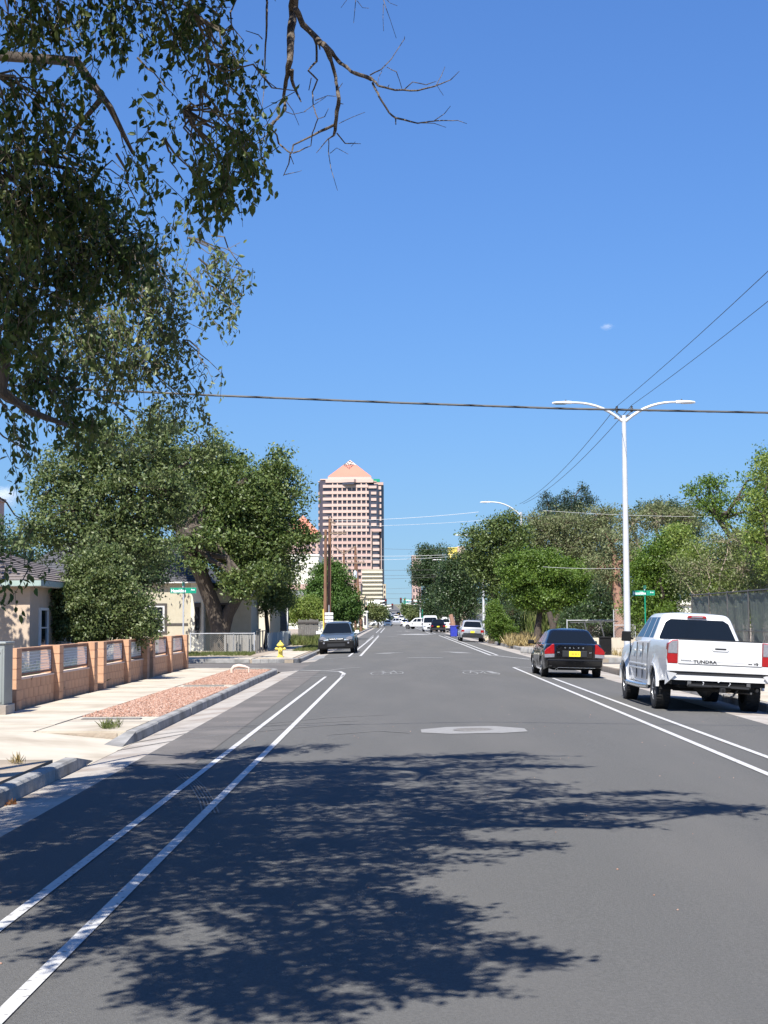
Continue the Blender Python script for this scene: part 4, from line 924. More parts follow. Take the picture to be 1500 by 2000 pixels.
# spandrels of the middle field
for i, r in enumerate(rows):
    x1 = U(803) if i < 8 else U(838)
    za, zb = V(r + 24), V((rows[i + 1] if i + 1 < len(rows) else r + 82) - 22)
    if i: tbox('spandrel', 'pink_pale' if i < 8 else 'pink', U(322), x1, za, zb, 0.0, 1.6)
    # left stepped bays
    if i:
        tbox('spandrel', 'pink_pale', U(300 if i % 2 else 295), U(321.6), za, zb, .1, 1.6)
        mb = MB(); mb.prism([(U(205), .9, za), (U(299), .2, za), (U(299), 1.6, za), (U(205), 2.0, za)], (0, 0, 0), (0, 0, zb - za)); mb.build('spandrel', M['pink_pale'], tw)
        mb = MB(); mb.prism([(U(138), 5.6, za), (U(204), .95, za), (U(204), 2.0, za), (U(138), 6.6, za)], (0, 0, 0), (0, 0, zb - za)); mb.build('spandrel', M['pink'], tw)
cols = [340 + 62.5 * j for j in range(9)]
pane = MB(); pane.box((0, 0, 0), ((47 / 6.6667) * k_, .12, (44 / 6.6667) * k_)); pm = pane.mesh('window', M['glass_tower'])
for i, r in enumerate(rows[1:19], 1):
    n = 7 if i < 8 else 8
    for j in range(n):
        link_mesh('window', pm, tw, (U(cols[j] + 23.5), 1.12, V(r)))
for j in range(9):
    top = V(470) if j < 8 else V(1020); x0, x1 = (U(321.8), U(339)) if j == 0 else (U(cols[j - 1] + 47.5), U(cols[j] - .5))
    if j == 8: x0, x1 = U(cols[7] + 47.5), U(838)
    tbox('mullion', 'pink_pale', x0, x1, g0, top, .15, 1.5)
tbox('mullion', 'pink_pale', U(176), U(188), g0, V(520), 1.6, 3.0)
# top storey with its shallow bay and cornices
tbox('cornice', 'pink_pale', U(240), U(865), V(412), V(372), -.4, 38); tbox('cornice', 'pink_pale', U(140), U(905), V(398), V(388), 2.5, 36)
tbox('top_spandrel', 'pink_pale', U(205), U(795), V(478), V(440), -.1, 1.8)
for a, b_ in ((340, 386), (717, 762)): tbox('window', 'glass_tower', U(a), U(b_), V(440), V(412), .5, .9)
for a, b_ in ((326, 339), (388, 402), (698, 714), (765, 778)): tbox('mullion', 'pink_pale', U(a), U(b_), V(440), V(412), .0, 1.0)
mb = MB(); mb.prism([(U(460), -.45, V(440)), (U(555), -3.2, V(440)), (U(612), -3.2, V(440)), (U(640), -.45, V(440))], (0, 0, 0), (0, 0, V(412) - V(440))); mb.build('bay_window', M['glass_tower2'], tw)
mb = MB(); mb.prism([(U(460), -.45, V(411)), (U(555), -3.4, V(411)), (U(612), -3.4, V(411)), (U(640), -.45, V(411))], (0, 0, 0), (0, 0, V(370) - V(411))); mb.build('bay_cornice', M['pink_pale'], tw)
tbox('upper_step', 'pink_pale', U(165), U(850), V(372), V(358), 2.0, 34); tbox('upper_step', 'pink_pale', U(268), U(838), V(358), V(328), 3.0, 32)
tbox('roof_plant', 'green_sign', U(850), U(947), V(392), V(352), 8, 18)
tbox('corner_cap', 'pink', U(870), U(994), V(440), V(404), 3.0, 30)
# right: pale spandrel blocks against dark glazing
for i, r in enumerate(rows[1:16], 1):
    zc = V(r + 50)
    x0, x1 = (U(833), U(902)) if i < 7 else (U(853), U(938))
    tbox('spandrel_block', 'pink_pale', x0, x1, zc - .85, zc + .95, 1.4, 2.2)
    if i < 7: tbox('spandrel_block', 'pink_pale', U(944), U(966), zc - 1.3, zc + 1.2, 4.0, 6.0)
tbox('corner_panel', 'pink_pale', U(780), U(905), V(486), V(452), 1.0, 2.6); tbox('corner_panel', 'pink_pale', U(906), U(965), V(498), V(455), 3.4, 5.0)
tbox('lower_cap', 'pink', U(838.5), U(966), V(1052), V(1018), 1.2, 6.0); tbox('corner_pier', 'pink_pale', U(958), U(967), g0, V(1018), 4.4, 6.0); tbox('dark_pier', 'dark_trim', U(840), U(850), g0, V(1050), 1.3, 2.3)
# pyramid
apx = U(562); zt = V(80); zb_ = V(326); hw = (U(838) - U(268)) / 2; cx_ = (U(838) + U(268)) / 2; cy_ = 3 + hw
def pyr(f): return [(cx_ - hw * (1 - f), cy_ - hw * (1 - f), zb_ + (zt - zb_) * f), (cx_ + hw * (1 - f), cy_ - hw * (1 - f), zb_ + (zt - zb_) * f), (cx_ + hw * (1 - f), cy_ + hw * (1 - f), zb_ + (zt - zb_) * f), (cx_ - hw * (1 - f), cy_ + hw * (1 - f), zb_ + (zt - zb_) * f)]
mb = MB(); mb.add(pyr(0) + pyr(.70), [(0, 1, 5, 4), (1, 2, 6, 5), (2, 3, 7, 6), (3, 0, 4, 7), (4, 5, 6, 7), (3, 2, 1, 0)]); mb.build('pyramid_roof', M['salmon'], tw)
ap = (cx_, cy_, zt); mb = MB(); a, b_ = pyr(.70)[:2]
mb.add(pyr(.70) + [ap], [(0, 1, 4), (1, 2, 4), (2, 3, 4), (3, 0, 4)]); mb.build('pyramid_tip', M['pink_pale'], tw)
# diamond shaped openings of the crown, seen dark
def onface(u, v): # u metres across from centre, v height
    f = (v - zb_) / (zt - zb_); return Vector((cx_ + u, cy_ - hw * (1 - f) - .12, v))
for (zx, zy, zx2, zy2) in ((550, 98, 566, 112), (566, 98, 572, 104), (520, 120, 545, 140), (578, 128, 596, 116), (485, 150, 510, 138), (488, 158, 520, 178), (510, 146, 528, 166), (566, 160, 590, 148), (598, 148, 622, 160), (600, 164, 578, 186), (530, 182, 545, 205), (560, 180, 562, 215), (572, 190, 590, 178), (575, 140, 560, 155), (540, 145, 552, 165)):
    a, b_ = onface(U(zx), V(zy)), onface(U(zx2), V(zy2)); mb = MB(); mb.bar(a, b_, .5, .45, up=(0, -1, .7)); mb.build('crown_lattice', M['steel_dark'], tw)
# second pyramid tower, mostly behind the trees
TY2 = 1130.0; q = at(590, 1100, TY2); t2 = thing('hotel_tower', 'second pink tower with salmon pyramid roof half hidden by the big tree', 'skyscraper', (q.x, TY2, 0)); s2 = TY2 / FPX
hz = fz(1045, TY2); g2 = slope(TY2); w2 = 42 * s2
mb = MB(); mb.box((0, 14, (hz + g2) / 2), (w2 * 2, 28, hz - g2)); mb.build('wall', M['pink'], t2)
mb = MB(); z3 = fz(1003, TY2); mb.add([(-w2 * .95, .5, hz), (w2 * .95, .5, hz), (w2 * .95, 27, hz), (-w2 * .95, 27, hz), (0, 14, z3)], [(0, 1, 4), (1, 2, 4), (2, 3, 4), (3, 0, 4), (3, 2, 1, 0)]); mb.build('pyramid_roof', M['salmon'], t2)
pane = MB(); pane.box((0, 0, 0), (2.6, .2, 2.0)); pm2 = pane.mesh('window', M['glass_tower'])
for i in range(13):
    for j in range(7): link_mesh('window', pm2, t2, (-w2 + 3.0 + j * (2 * w2 - 6) / 6, -.06, hz - 3.4 - i * 3.6))
def building(name, label, x0, x1, ytop, Y, depth, m, floors=0, cols_=0, wm='glass_tower', base=None, band=None, cat='building', ww=.55, wh=.5, roof=None):
    a = at(x0, ytop, Y); b = at(x1, ytop, Y); g = slope(Y) - .3; h = a.z - g; w = b.x - a.x
    t = thing(name, label, cat, ((a.x + b.x) / 2, Y, g))
    mb = MB(); mb.box((0, depth / 2, h / 2), (w, depth, h)); mb.build('wall', M[m], t)
    mb = MB(); mb.box((0, depth / 2, h + .12), (w + .3, depth + .3, .3)); mb.build('parapet', M[roof or m], t)
    if floors and cols_:
        fh = h / floors; cw = w / cols_; p = MB(); p.box((0, 0, 0), (cw * ww, .12, fh * wh)); pm_ = p.mesh('window', M[wm])
        for i in range(floors):
            for j in range(cols_): link_mesh('window', pm_, t, (-w / 2 + cw * (j + .5), -.05, fh * (i + .55)))
    return t, h, w
t, h, w = building('parking_structure', 'cream and grey striped parking block at the foot of the tower', 707, 746.5, 1113, 720, 30, 'stucco_beige')
for i in range(9):
    zz = h - 1.0 - i * (16 - 1) / 8 * 1.05
    mb = MB(); mb.box((0, -.4, h - 1.2 - i * 1.95), (w + .2, .8, .62)); mb.build('floor_band', M['cream'], t)
mb = MB(); mb.box((0, -.5, h - 18.3), (w, 1.0, 2.4)); mb.build('base_wall', M['salmon'], t)
t, h, w = building('white_building', 'pale rendered building with pink base band behind the cone shaped tree', 556, 622, 1086, 262, 20, 'white_wall', 0, 0)
zp = fz(1141, 262) - slope(262) + .3
mb = MB(); mb.box((1.0, -.25, zp - .45), (w + 1.6, .5, .95)); mb.build('pink_band', M['pink'], t)
mb = MB(); mb.box((1.0, -.2, zp - 1.35), (w + 1.4, .3, .8)); mb.build('grey_band', M['cab_grey'], t)
for (px, py) in ((573.5, 1097), (573.5, 1127), (600, 1168)): mb = MB(); mb.box((at(px, py, 262).x - t.location.x, -.06, fz(py, 262) + .3), (.5, .1, 1.1)); mb.build('window', M['glass_dark'], t)
for z in (1100, 1116, 1132): mb = MB(); mb.box((.4, -.04, fz(z, 262) + .3), (w - .8, .05, .05)); mb.build('wall_joint', M['stucco_beige'], t)
building('dark_annex', 'grey annex with dark windows just left of the tower foot', 620, 634, 1098, 300, 12, 'cab_grey', 3, 2)
building('pink_hall', 'low pink building between the wooden poles', 676, 704, 1140, 450, 30, 'pink', 0, 0)
t, h, w = building('awning_house', 'small grey house with dark green awning behind the wooden poles', 682, 701, 1178, 240, 10, 'stucco_pale', 1, 2, 'glass_dark')
mb = MB(); mb.prism([(-w / 2 - .3, -1.5, h - 1.2), (w / 2 + .2, -1.5, h - 1.2), (w / 2 + .2, 0, h + 1.0), (-w / 2 - .3, 0, h + 1.0)], (0, 0, 0), (0, .05, .05)); mb.build('awning', M['dark_trim'], t)
building('beige_block', 'narrow beige building between the two right hand poles', 697, 711, 1166, 285, 14, 'cream_dim', 3, 2)
building('white_shed', 'low white shed right of the dark transformer pole', 709, 717, 1196, 270, 8, 'white_wall', 1, 1)
building('brown_wall', 'short brown wall behind the hood of the parked blue grey SUV', 675, 689, 1213, 150, 1, 'bark_pale', cat='wall')
building('pale_tower', 'slim pale tower at the right foot of the pink office tower', 748.5, 753.5, 1142, 760, 12, 'cream_dim', 6, 1)
building('tan_highrise', 'tan high building edge showing left of the right hand dark trees', 805, 822, 1086, 520, 20, 'pink', 10, 3)
building('yellow_block', 'bright yellow roof block rising above the dark right hand trees', 876, 893, 1071, 460, 12, 'yellow_paint')
building('beige_block', 'beige roof block beside the yellow one above the trees', 893.5, 908, 1069, 466, 12, 'pink_pale')
building('low_building', 'low pink building at the right of the far street end', 799, 812, 1178, 620, 12, 'pink', 2, 3)
t, h, w = building('white_cottage', 'small white cottage glimpsed under the trees right of the lamp post', 1318, 1350, 1180, 88, 6, 'white_wall', 1, 2, 'glass_dark', cat='house')
building('white_cottage', 'white gable house half hidden behind the silver hatchback', 920, 960, 1203, 160, 8, 'white_wall', 1, 2, 'glass_dark', cat='house')
building('brick_chimney_block', 'dark tall block at the far left edge behind the tree', -120, -38, 968, 130, 8, 'pink', 4, 2)
# ================================================================ vehicles
M['white_car'] = mat('white_car_paint', (.60, .60, .59), .3, (.57, .57, .56), 1.5, coat=.6, spec=.5)
M['black_car'] = mat('black_car_paint', (.003, .003, .0035), .12, coat=.5, spec=.35)
M['bluegrey_car'] = mat('blue_grey_car_paint', (.10, .13, .16), .3, metal=.35, coat=.8)
M['silver_car'] = mat('silver_car_paint', (.42, .43, .44), .3, metal=.4, coat=.8)
M['blue_car'] = mat('blue_car_paint', (.10, .15, .22), .3, metal=.3, coat=.8)
M['car_glass'] = mat('car_glass', (.006, .008, .010), .05, spec=.35)
M['chrome'] = mat('chrome', (.75, .76, .77), .18, metal=.9)
M['plate_yellow'] = mat('plate_yellow', (.80, .66, .03), .5)
M['plate_red'] = mat('plate_red', (.55, .12, .03), .5)
M['clad'] = mat('grey_cladding', (.022, .023, .025), .65, spec=.25)
def lerpf(tab, y):
    if y <= tab[0][0]: return tab[0][1]
    for (a, va), (b, vb) in zip(tab, tab[1:]):
        if y <= b: t = (y - a) / (b - a); return va + (vb - va) * (t * t * (3 - 2 * t) if abs(vb - va) > .12 else t)
    return tab[-1][1]
def wheel(parent, x, y, R_, w=.22, spokes=6, rim=.62, lod=0):
    s = 1 if x > 0 else -1; n = 28 if lod == 0 else 14
    xo, xi = s * w / 2, -s * w / 2
    mb = MB(); r = R_
    mb.lathe([(r * rim, xo * .9), (r * rim * 1.02, xo), (r * .80, xo * 1.06), (r * .95, xo * .98), (r, xo * .78), (r, 0), (r, xi * .78), (r * .95, xi), (r * rim, xi), (r * rim, xo * .2)], n, 'X')
    if lod == 0:
        for k in range(36):
            a = 2 * math.pi * k / 36
            for q in (-.3, .3): mb.box((q * w, r * 1.0 * math.cos(a + q * .1), r * 1.0 * math.sin(a + q * .1)), (w * .34, .035, .016), Matrix.Rotation(a + math.pi / 2, 3, 'X'))
    ty = mb.build('wheel', M['rubber'], parent, smooth=40, loc=(x, y, R_))
    mb = MB(); mb.lathe([(0, xo * .72), (r * .14, xo * .74), (r * .16, xo * .60), (r * .17, xo * .3)], n, 'X'); mb.lathe([(r * rim * .88, xo * .5), (r * rim * .93, xo * .93), (r * rim * 1.0, xo * .95), (r * rim * 1.0, xo * .3)], n, 'X')
    if lod < 2:
        for k in range(spokes):
            a = 2 * math.pi * k / spokes; mb.bar((xo * .62, 0, 0), (xo * .72, r * rim * .95 * math.cos(a), r * rim * .95 * math.sin(a)), .02, r * .17, up=(1, 0, 0))
    rm = mb.build('rim', M['alloy'], ty, smooth=40)
    mb = MB(); mb.lathe([(r * rim * .95, xo * .28), (0, xo * .28)], n, 'X'); mb.build('brake_backing', M['black_part'], ty)
    return ty
def body_mesh(t, S, m):
    W, R_, y0, y1 = S['W'], S['R'], S['y0'], S['y1']; Ra = R_ + S.get('gap', .06); r0, r1 = S.get('r0', .2), S.get('r1', .3)
    lod = S.get('lod', 0); step = .12 if lod == 0 else .3; fine = .045 if lod == 0 else .12
    ys = [y0 + r0 * f for f in (0, .03, .12, .3, .6, 1)] + [y1 - r1 * f for f in (0, .03, .12, .3, .6, 1)]
    y = y0 + r0
    while y < y1 - r1: ys.append(y); y += step
    for yw in (S['yr'], S['yf']):
        k = -Ra - .16
        while k < Ra + .16: ys.append(yw + k); k += fine
        ys += [yw - Ra - .001, yw + Ra + .001, yw - Ra + .001, yw + Ra - .001]
    rec = S.get('recess')
    if rec: ys += [rec[0], rec[0] + .002, rec[1], rec[1] - .002]
    ys = sorted(set(round(v, 4) for v in ys if y0 <= v <= y1))
    V = []; n = 0
    ts = [0, .18, .36, .52, .68, .84, 1.0]
    sp = S.get('sprof', [(0, .955), (.25, .985), (.5, 1.0), (.75, .992), (1, .965)])
    for y in ys:
        d0, d1 = y - y0, y1 - y; w = W
        if d0 < r0: w = W - r0 * S.get('k0', .8) * (1 - math.sqrt(max(0, 1 - (1 - d0 / r0) ** 2)))
        if d1 < r1: w = W - r1 * S.get('k1', 1.0) * (1 - math.sqrt(max(0, 1 - (1 - d1 / r1) ** 2)))
        T = lerpf(S['top'], y); zs = T - .05; zb = lerpf(S['sill'], y); sill = zb
        for yw in (S['yr'], S['yf']):
            if abs(y - yw) < Ra: zb = max(zb, R_ + math.sqrt(Ra * Ra - (y - yw) ** 2) - .01)
        ring = []
        for q in ts:
            z = zb + (zs - zb) * q; x = w * lerpf(sp, (z - sill) / (zs - sill))
            for yw in (S['yr'], S['yf']):
                d = math.hypot(y - yw, z - R_)
                if d < Ra + .14 and d0 > .05: x += S.get('flare', .02) * max(0, 1 - max(0, d - Ra - .02) / .12)
            e = 0
            if d0 < .2: e -= S.get('b0', .03) * (1 - (2 * q - 1) ** 2) * (1 - d0 / .2)
            if d1 < .25: e += S.get('b1', .06) * (1 - (2 * q - .8) ** 2) * (1 - d1 / .25)
            ring.append((x, y + e, z))
        x5 = w * lerpf(sp, 1)
        F = T + S.get('crown', .02); xin = x5 - .055
        ring.append((x5 - .018, y, T - .012)); ring.append((xin, y, T))
        if rec and rec[0] + .001 < y < rec[1] - .001: ring.append((xin - .02, y, rec[2])); ring.append((0, y, rec[2]))
        else: ring.append((xin * .7, y, T + S.get('crown', .02) * .6)); ring.append((0, y, F))
        full = ring + [(-a, b, c) for a, b, c in ring[-2::-1]]
        n = len(full); V += full
    mb = MB(); F_ = [(i * n + k, i * n + k + 1, (i + 1) * n + k + 1, (i + 1) * n + k) for i in range(len(ys) - 1) for k in range(n - 1)]
    F_ += [tuple(range(n)), tuple(range((len(ys) - 1) * n, len(ys) * n))[::-1]]
    mb.add(V, F_); b = mb.build('body', M[m], t, smooth=35)
    mb = MB(); ubz = min(v for _, v in S['sill']); mb.box((0, (y0 + y1) / 2, (ubz + .62) / 2 + .03), (2 * (W - .29), (y1 - y0) - .35, .62 - ubz)); mb.build('underbody', M['black_part'], t)
    for yw in (S['yr'], S['yf']):   # wheel arch liners
        mb = MB(); mb.lathe([(Ra - .005, -W + .04), (Ra - .005, W - .04)], 20, 'X', c=(0, yw, R_)); 
        vs = [v for v in mb.v]; fs = [f for f in mb.f if len(f) == 4 and all(vs[i][2] > R_ - .02 for i in f)]
        q = MB(); q.add(vs, fs); q.build('wheel_arch', M['black_part'], t)
    return b
def cabin(t, C, m, glass='car_glass'):
    """C: bw, yb0, yb1, zb (base) ; rw, yt0, yt1, zr (roof)"""
    n = 7; loops = [(0, 0), (.5, 0), (.80, 0), (.90, .012), (.96, .04), (.99, .085), (1.0, .15)]
    def P(tt, ins):
        z = C['zb'] + (C['zr'] - C['zb']) * tt
        hw = C['bw'] + (C['rw'] - C['bw']) * tt - ins; ya = C['yb0'] + (C['yt0'] - C['yb0']) * tt + ins; yb = C['yb1'] + (C['yt1'] - C['yb1']) * tt - ins
        rr = .09 + .04 * tt; pts = []
        for cx, cy, a0 in ((hw - rr, ya + rr, -90), (hw - rr, yb - rr, 0), (-hw + rr, yb - rr, 90), (-hw + rr, ya + rr, 180)):
            for k in range(4): a = R(a0 + 30 * k); pts.append((cx + rr * math.cos(a), cy + rr * math.sin(a), z))
        return pts
    mb = MB(); V = []
    for tt, ins in loops: V += P(tt, ins)
    N = 16; L = len(loops)
    F_ = [(i * N + k, i * N + (k + 1) % N, (i + 1) * N + (k + 1) % N, (i + 1) * N + k) for i in range(L - 1) for k in range(N)]
    top = P(1, .15); base = len(V); V += [(x * .55, (C['yt0'] + C['yt1']) / 2 + (y - (C['yt0'] + C['yt1']) / 2) * .6, z + .022) for x, y, z in top]
    F_ += [((L - 1) * N + k, (L - 1) * N + (k + 1) % N, base + (k + 1) % N, base + k) for k in range(N)]; F_.append(tuple(range(base, base + N)))
    mb.add(V, F_); cb = mb.build('cabin', M[m], t, smooth=50)
    def lerp(a, b, u): return a + (b - a) * u
    def side(y, tt, s, off=.006): return (s * (lerp(C['bw'], C['rw'], tt) + off), y, lerp(C['zb'], C['zr'], tt))
    for name, pts in C.get('side', []):
        for s in (-1, 1):
            mb = MB(); o = [side(y, tt, s, .003) for y, tt in pts]; i_ = [side(y, tt, s, -.015) for y, tt in pts]
            k = len(o); mb.add(o + i_, [tuple(range(k)), tuple(range(k, 2 * k))[::-1]] + [(a, (a + 1) % k, k + (a + 1) % k, k + a) for a in range(k)]); mb.build(name, M[glass], t)
    for name, end, t0, t1, inset, rr in C.get('ends', []):
        sgn = -1 if end == 0 else 1
        def E(x, tt, off):
            y = lerp(C['yb%d' % end], C['yt%d' % end], tt); return (x, y + sgn * off, lerp(C['zb'], C['zr'], tt))
        w0 = lerp(C['bw'], C['rw'], t0) - inset; w1 = lerp(C['bw'], C['rw'], t1) - inset; q = rr
        pl = [(-w0 + q * .4, t0), (w0 - q * .4, t0), (w0, t0 + .06), (lerp(w0, w1, .85), lerp(t0, t1, .85)), (w1 - q, t1), (-w1 + q, t1), (-lerp(w0, w1, .85), lerp(t0, t1, .85)), (-w0, t0 + .06)]
        # slightly bowed glass: split into strips
        mb = MB(); o = [E(x, tt, .012) for x, tt in pl]; i_ = [E(x, tt, -.02) for x, tt in pl]; k = len(o)
        mb.add(o + i_, [tuple(range(k)), tuple(range(k, 2 * k))[::-1]] + [(a, (a + 1) % k, k + (a + 1) % k, k + a) for a in range(k)]); mb.build(name, M[glass], t, bevel=.004)
    return cb
def plate(t, name, m, poly, y, d, parent=None, bevel=0, sm=False):
    """flat piece on the rear/front: poly of (x, z), from y to y+d"""
    mb = MB(); mb.prism([(x, y, z) for x, z in poly], (0, 0, 0), (0, d, 0)); return mb.build(name, M[m], parent or t, bevel=bevel)
def rect(x0, x1, z0, z1): return [(x0, z0), (x1, z0), (x1, z1), (x0, z1)]
def place(t, x, y, yaw=0.0, W=.8, wb=1.4, extra=0.0):
    zl, zr_ = rz(x - W), rz(x + W); t.location = (x, y, (zl + zr_) / 2 - .003); t.rotation_euler = (0, math.atan2(zl - zr_, 2 * W) * (1 if abs(yaw) < 1.6 else -1) + extra, yaw)
def mirror_(t, x, y, z, m='black_part', s=1, sz=(.20, .09, .17)):
    mb = MB(); mb.box((0, 0, 0), sz, taper=.9); mb.bar((-s * .16, .03, -.05), (0, 0, -.04), .04, .04); return mb.build('wing_mirror', M[m], t, bevel=.035, loc=(s * x, y, z))
# ---- white pickup
t = thing('pickup_truck', 'white double cab pickup truck without rear bumper parked at the right', 'pickup truck')
S = dict(W=.99, R=.385, y0=-3.04, y1=2.78, yr=-1.785, yf=1.785, gap=.07, r0=.05, r1=.35, k0=.6, top=[(-3.04, 1.345), (-1.0, 1.33), (-.9, 1.29), (1.0, 1.26), (1.3, 1.22), (2.3, 1.16), (2.7, 1.05), (2.78, .95)],
     sill=[(-3.04, .60), (-2.3, .56), (-2.2, .5), (-1.3, .44), (1.3, .44), (2.2, .42), (2.78, .46)], recess=(-2.98, -.98, .86), flare=.055, crown=.015, b0=0.0, b1=.08)
body_mesh(t, S, 'white_car')
C = dict(bw=.885, yb0=-.96, yb1=1.42, zb=1.27, rw=.66, yt0=-.80, yt1=.62, zr=1.86,
     side=[('side_window', [(-.30, .14), (.33, .14), (.28, .84), (-.30, .84)]), ('side_window', [(.40, .14), (1.12, .14), (.62, .80), (.55, .84), (.36, .84)]), ('side_window', [(-.78, .14), (-.37, .14), (-.37, .84), (-.66, .84)])],
     ends=[('rear_window', 0, .10, .80, .10, .08), ('windscreen', 1, .05, .86, .06, .08)])
cabin(t, C, 'white_car')
plate(t, 'window_seal', 'black_part', [(-.80, 1.315), (.80, 1.315), (.80, 1.335), (-.80, 1.335)], -.992, .03)
mb = MB(); mb.box((0, -1.0, 1.22), (1.75, .04, .22)); mb.build('cab_back_panel', M['white_car'], t)
plate(t, 'brake_light', 'red_lens', [(-.20, 1.775), (.20, 1.775), (.17, 1.822), (-.17, 1.822)], -.86, .09, bevel=.01)
plate(t, 'brake_light_lens', 'clear_lens', [(-.12, 1.787), (.12, 1.787), (.10, 1.81), (-.10, 1.81)], -.865, .02)
# tailgate
tg = plate(t, 'tailgate', 'white_car', rect(-.775, .775, .90, 1.35), -3.085, .06, bevel=.014)
plate(t, 'tailgate_cap', 'clad', rect(-.775, .775, 1.352, 1.367), -3.09, .075, parent=tg); 
plate(t, 'tailgate_crease', 'white_car', rect(-.74, .74, .955, .965), -3.091, .01, parent=tg, bevel=.003)
plate(t, 'handle_plate', 'white_car', [(-.13, 1.155), (.13, 1.155), (.155, 1.18), (.14, 1.235), (-.14, 1.235), (-.155, 1.18)], -3.10, .02, parent=tg, bevel=.006)
plate(t, 'tailgate_handle', 'clad', rect(-.105, .105, 1.185, 1.215), -3.106, .012, parent=tg, bevel=.004)
txt('lettering', 'TUNDRA', .078, M['clad'], tg, (-.50, -3.089, .925), sx=1.35, bold=.0025)
txt('lettering', 'TOYOTA', .03, M['clad'], tg, (-.735, -3.089, .955), sx=1.6, bold=.001)
txt('lettering', 'V8', .07, M['clad'], tg, (.62, -3.089, .925), sx=1.1, bold=.002); txt('lettering', 'SR5', .03, M['clad'], tg, (.52, -3.089, .935), sx=1.5, bold=.001)
for s in (-1, 1):
    lp = [(s * .785, .905), (s * .968, .905), (s * .985, 1.0), (s * .968, 1.27), (s * .90, 1.33), (s * .785, 1.345)]
    if s < 0: lp = lp[::-1]
    tl = plate(t, 'tail_lamp', 'red_lens', lp, -3.07, .20, bevel=.012)
    plate(t, 'reversing_lamp', 'clear_lens', [(s * .795, 1.09), (s * .972, 1.09), (s * .965, 1.25), (s * .90, 1.315), (s * .795, 1.33)], -3.078, .02, parent=tl, bevel=.006)
    plate(t, 'lamp_frame', 'white_car', rect(min(s * .785, s * .97), max(s * .785, s * .97), .86, .90), -3.07, .1)
# exposed rear end without bumper
plate(t, 'rear_valance', 'white_car', [(-.98, .76), (.98, .76), (.985, .885), (-.985, .885)], -3.075, .10, bevel=.012)
plate(t, 'valance_edge', 'clad', rect(-.93, .93, .70, .757), -3.05, .06, bevel=.006)
mb = MB(); mb.box((0, -2.98, .50), (1.16, .10, .055)); mb.box((0, -2.99, .555), (1.0, .03, .05)); mb.build('hitch_bar', M['black_part'], t, bevel=.008)
mb = MB(); mb.bar((-.56, -3.02, .52), (.56, -3.02, .49), .03, .035); mb.build('bumper_support', M['clad'], t)
for x in (-.55, .55): mb = MB(); mb.box((x, -2.8, .58), (.07, .45, .16)); mb.build('frame_rail', M['steel_dark'], t)
mb = MB(); mb.box((.05, -3.06, .44), (.085, .2, .085)); q = mb.build('hitch_receiver', M['clad'], t); mb = MB(); mb.box((.05, -3.163, .44), (.055, .01, .055)); mb.build('socket', M['black_part'], q)
mb = MB(); mb.box((.05, -3.02, .505), (.34, .12, .02)); mb.build('hitch_plate', M['clad'], t)
for s in (-1, 1):
    mb = MB(); mb.add([(s * .99, -2.95, .76), (s * .985, -3.10, .74), (s * .80, -3.10, .72), (s * .93, -3.06, .58), (s * .985, -2.9, .50)], [(0, 1, 2), (0, 2, 3), (0, 3, 4), (2, 1, 3), (1, 0, 3)]); mb.build('torn_corner', M['white_car'], t)
for x, z0, x2, z2 in ((-.3, .52, -.31, .60), (.18, .52, .2, .6), (-.02, .58, .06, .66)): mb = MB(); mb.tube([(x, -3.03, z0), ((x + x2) / 2 + .02, -3.04, (z0 + z2) / 2), (x2, -3.0, z2)], .008, 5); mb.build('loose_wire', M['galv'], t)
mb = MB(); mb.tube([(-.62, -1.785, .40), (.62, -1.785, .40)], [.05, .05], 10); mb.lathe([(.05, -.16), (.14, -.08), (.17, 0), (.14, .08), (.05, .16)], 14, 'X', c=(0, -1.785, .40)); mb.build('rear_axle', M['steel_dark'], t, smooth=40)
mb = MB(); mb.tube([(.7, -1.2, .42), (.72, -2.3, .48), (.78, -2.75, .45)], .035, 8); mb.build('exhaust_pipe', M['steel_dark'], t)
mb = MB(); mb.tube([(.55, -2.6, .6), (.3, -2.9, .34)], .02, 6); mb.tube([(.45, -2.2, .38), (.62, -2.95, .40)], .022, 6); mb.build('suspension_link', M['steel_dark'], t)
mb = MB(); mb.box((0, -2.55, .64), (1.74, .84, .26)); mb.build('bed_underside', M['black_part'], t)
mb = MB(); mb.lathe([(.20, .40), (.34, .40), (.37, .45), (.37, .55), (.34, .60), (.2, .6)], 20, c=(0, -2.42, 0)); mb.build('spare_wheel', M['rubber'], t, smooth=40)
for s in (-1, 1):
    mb = MB(); mb.tube([(s * 1.0, -1.22, .40), (s * 1.02, -.3, .385), (s * 1.02, 1.22, .385)], [.055, .06, .055], 10); mb.build('side_step', M['chrome'], t, smooth=40)
    for y in (-.34, .36, 1.25, -.93): mb = MB(); mb.box((s * .982, y, .88), (.02, .007, .72)); mb.build('door_gap', M['clad'], t)
    for y in (-.16, .56): mb = MB(); mb.box((0, 0, 0), (.03, .17, .035)); mb.build('door_handle', M['white_car'], t, bevel=.01, loc=(s * 1.0, y, 1.08))
    for z in (.72, .80): mb = MB(); mb.box((s * 1.0, .2, z), (.018, 2.0, .035)); mb.build('side_moulding', M['white_car'], t, bevel=.006)
    for y in (-1.785, 1.785):
        wheel(t, s * .86, y, .385, .27, 5, .57)
        vs = MB(); pts = [(s * 1.005, y + .475 * math.cos(R(a)), .385 + .475 * math.sin(R(a))) for a in range(6, 176, 12)]; vs.tube(pts, .035, 8); vs.build('wheel_flare', M['white_car'], t, smooth=60)
    mb = mirror_(t, 1.11, 1.02, 1.35, s=s, sz=(.20, .11, .21))
    for y in (-1.22, 1.22): mb = MB(); mb.box((s * .86, y, .33), (.26, .015, .26)); 
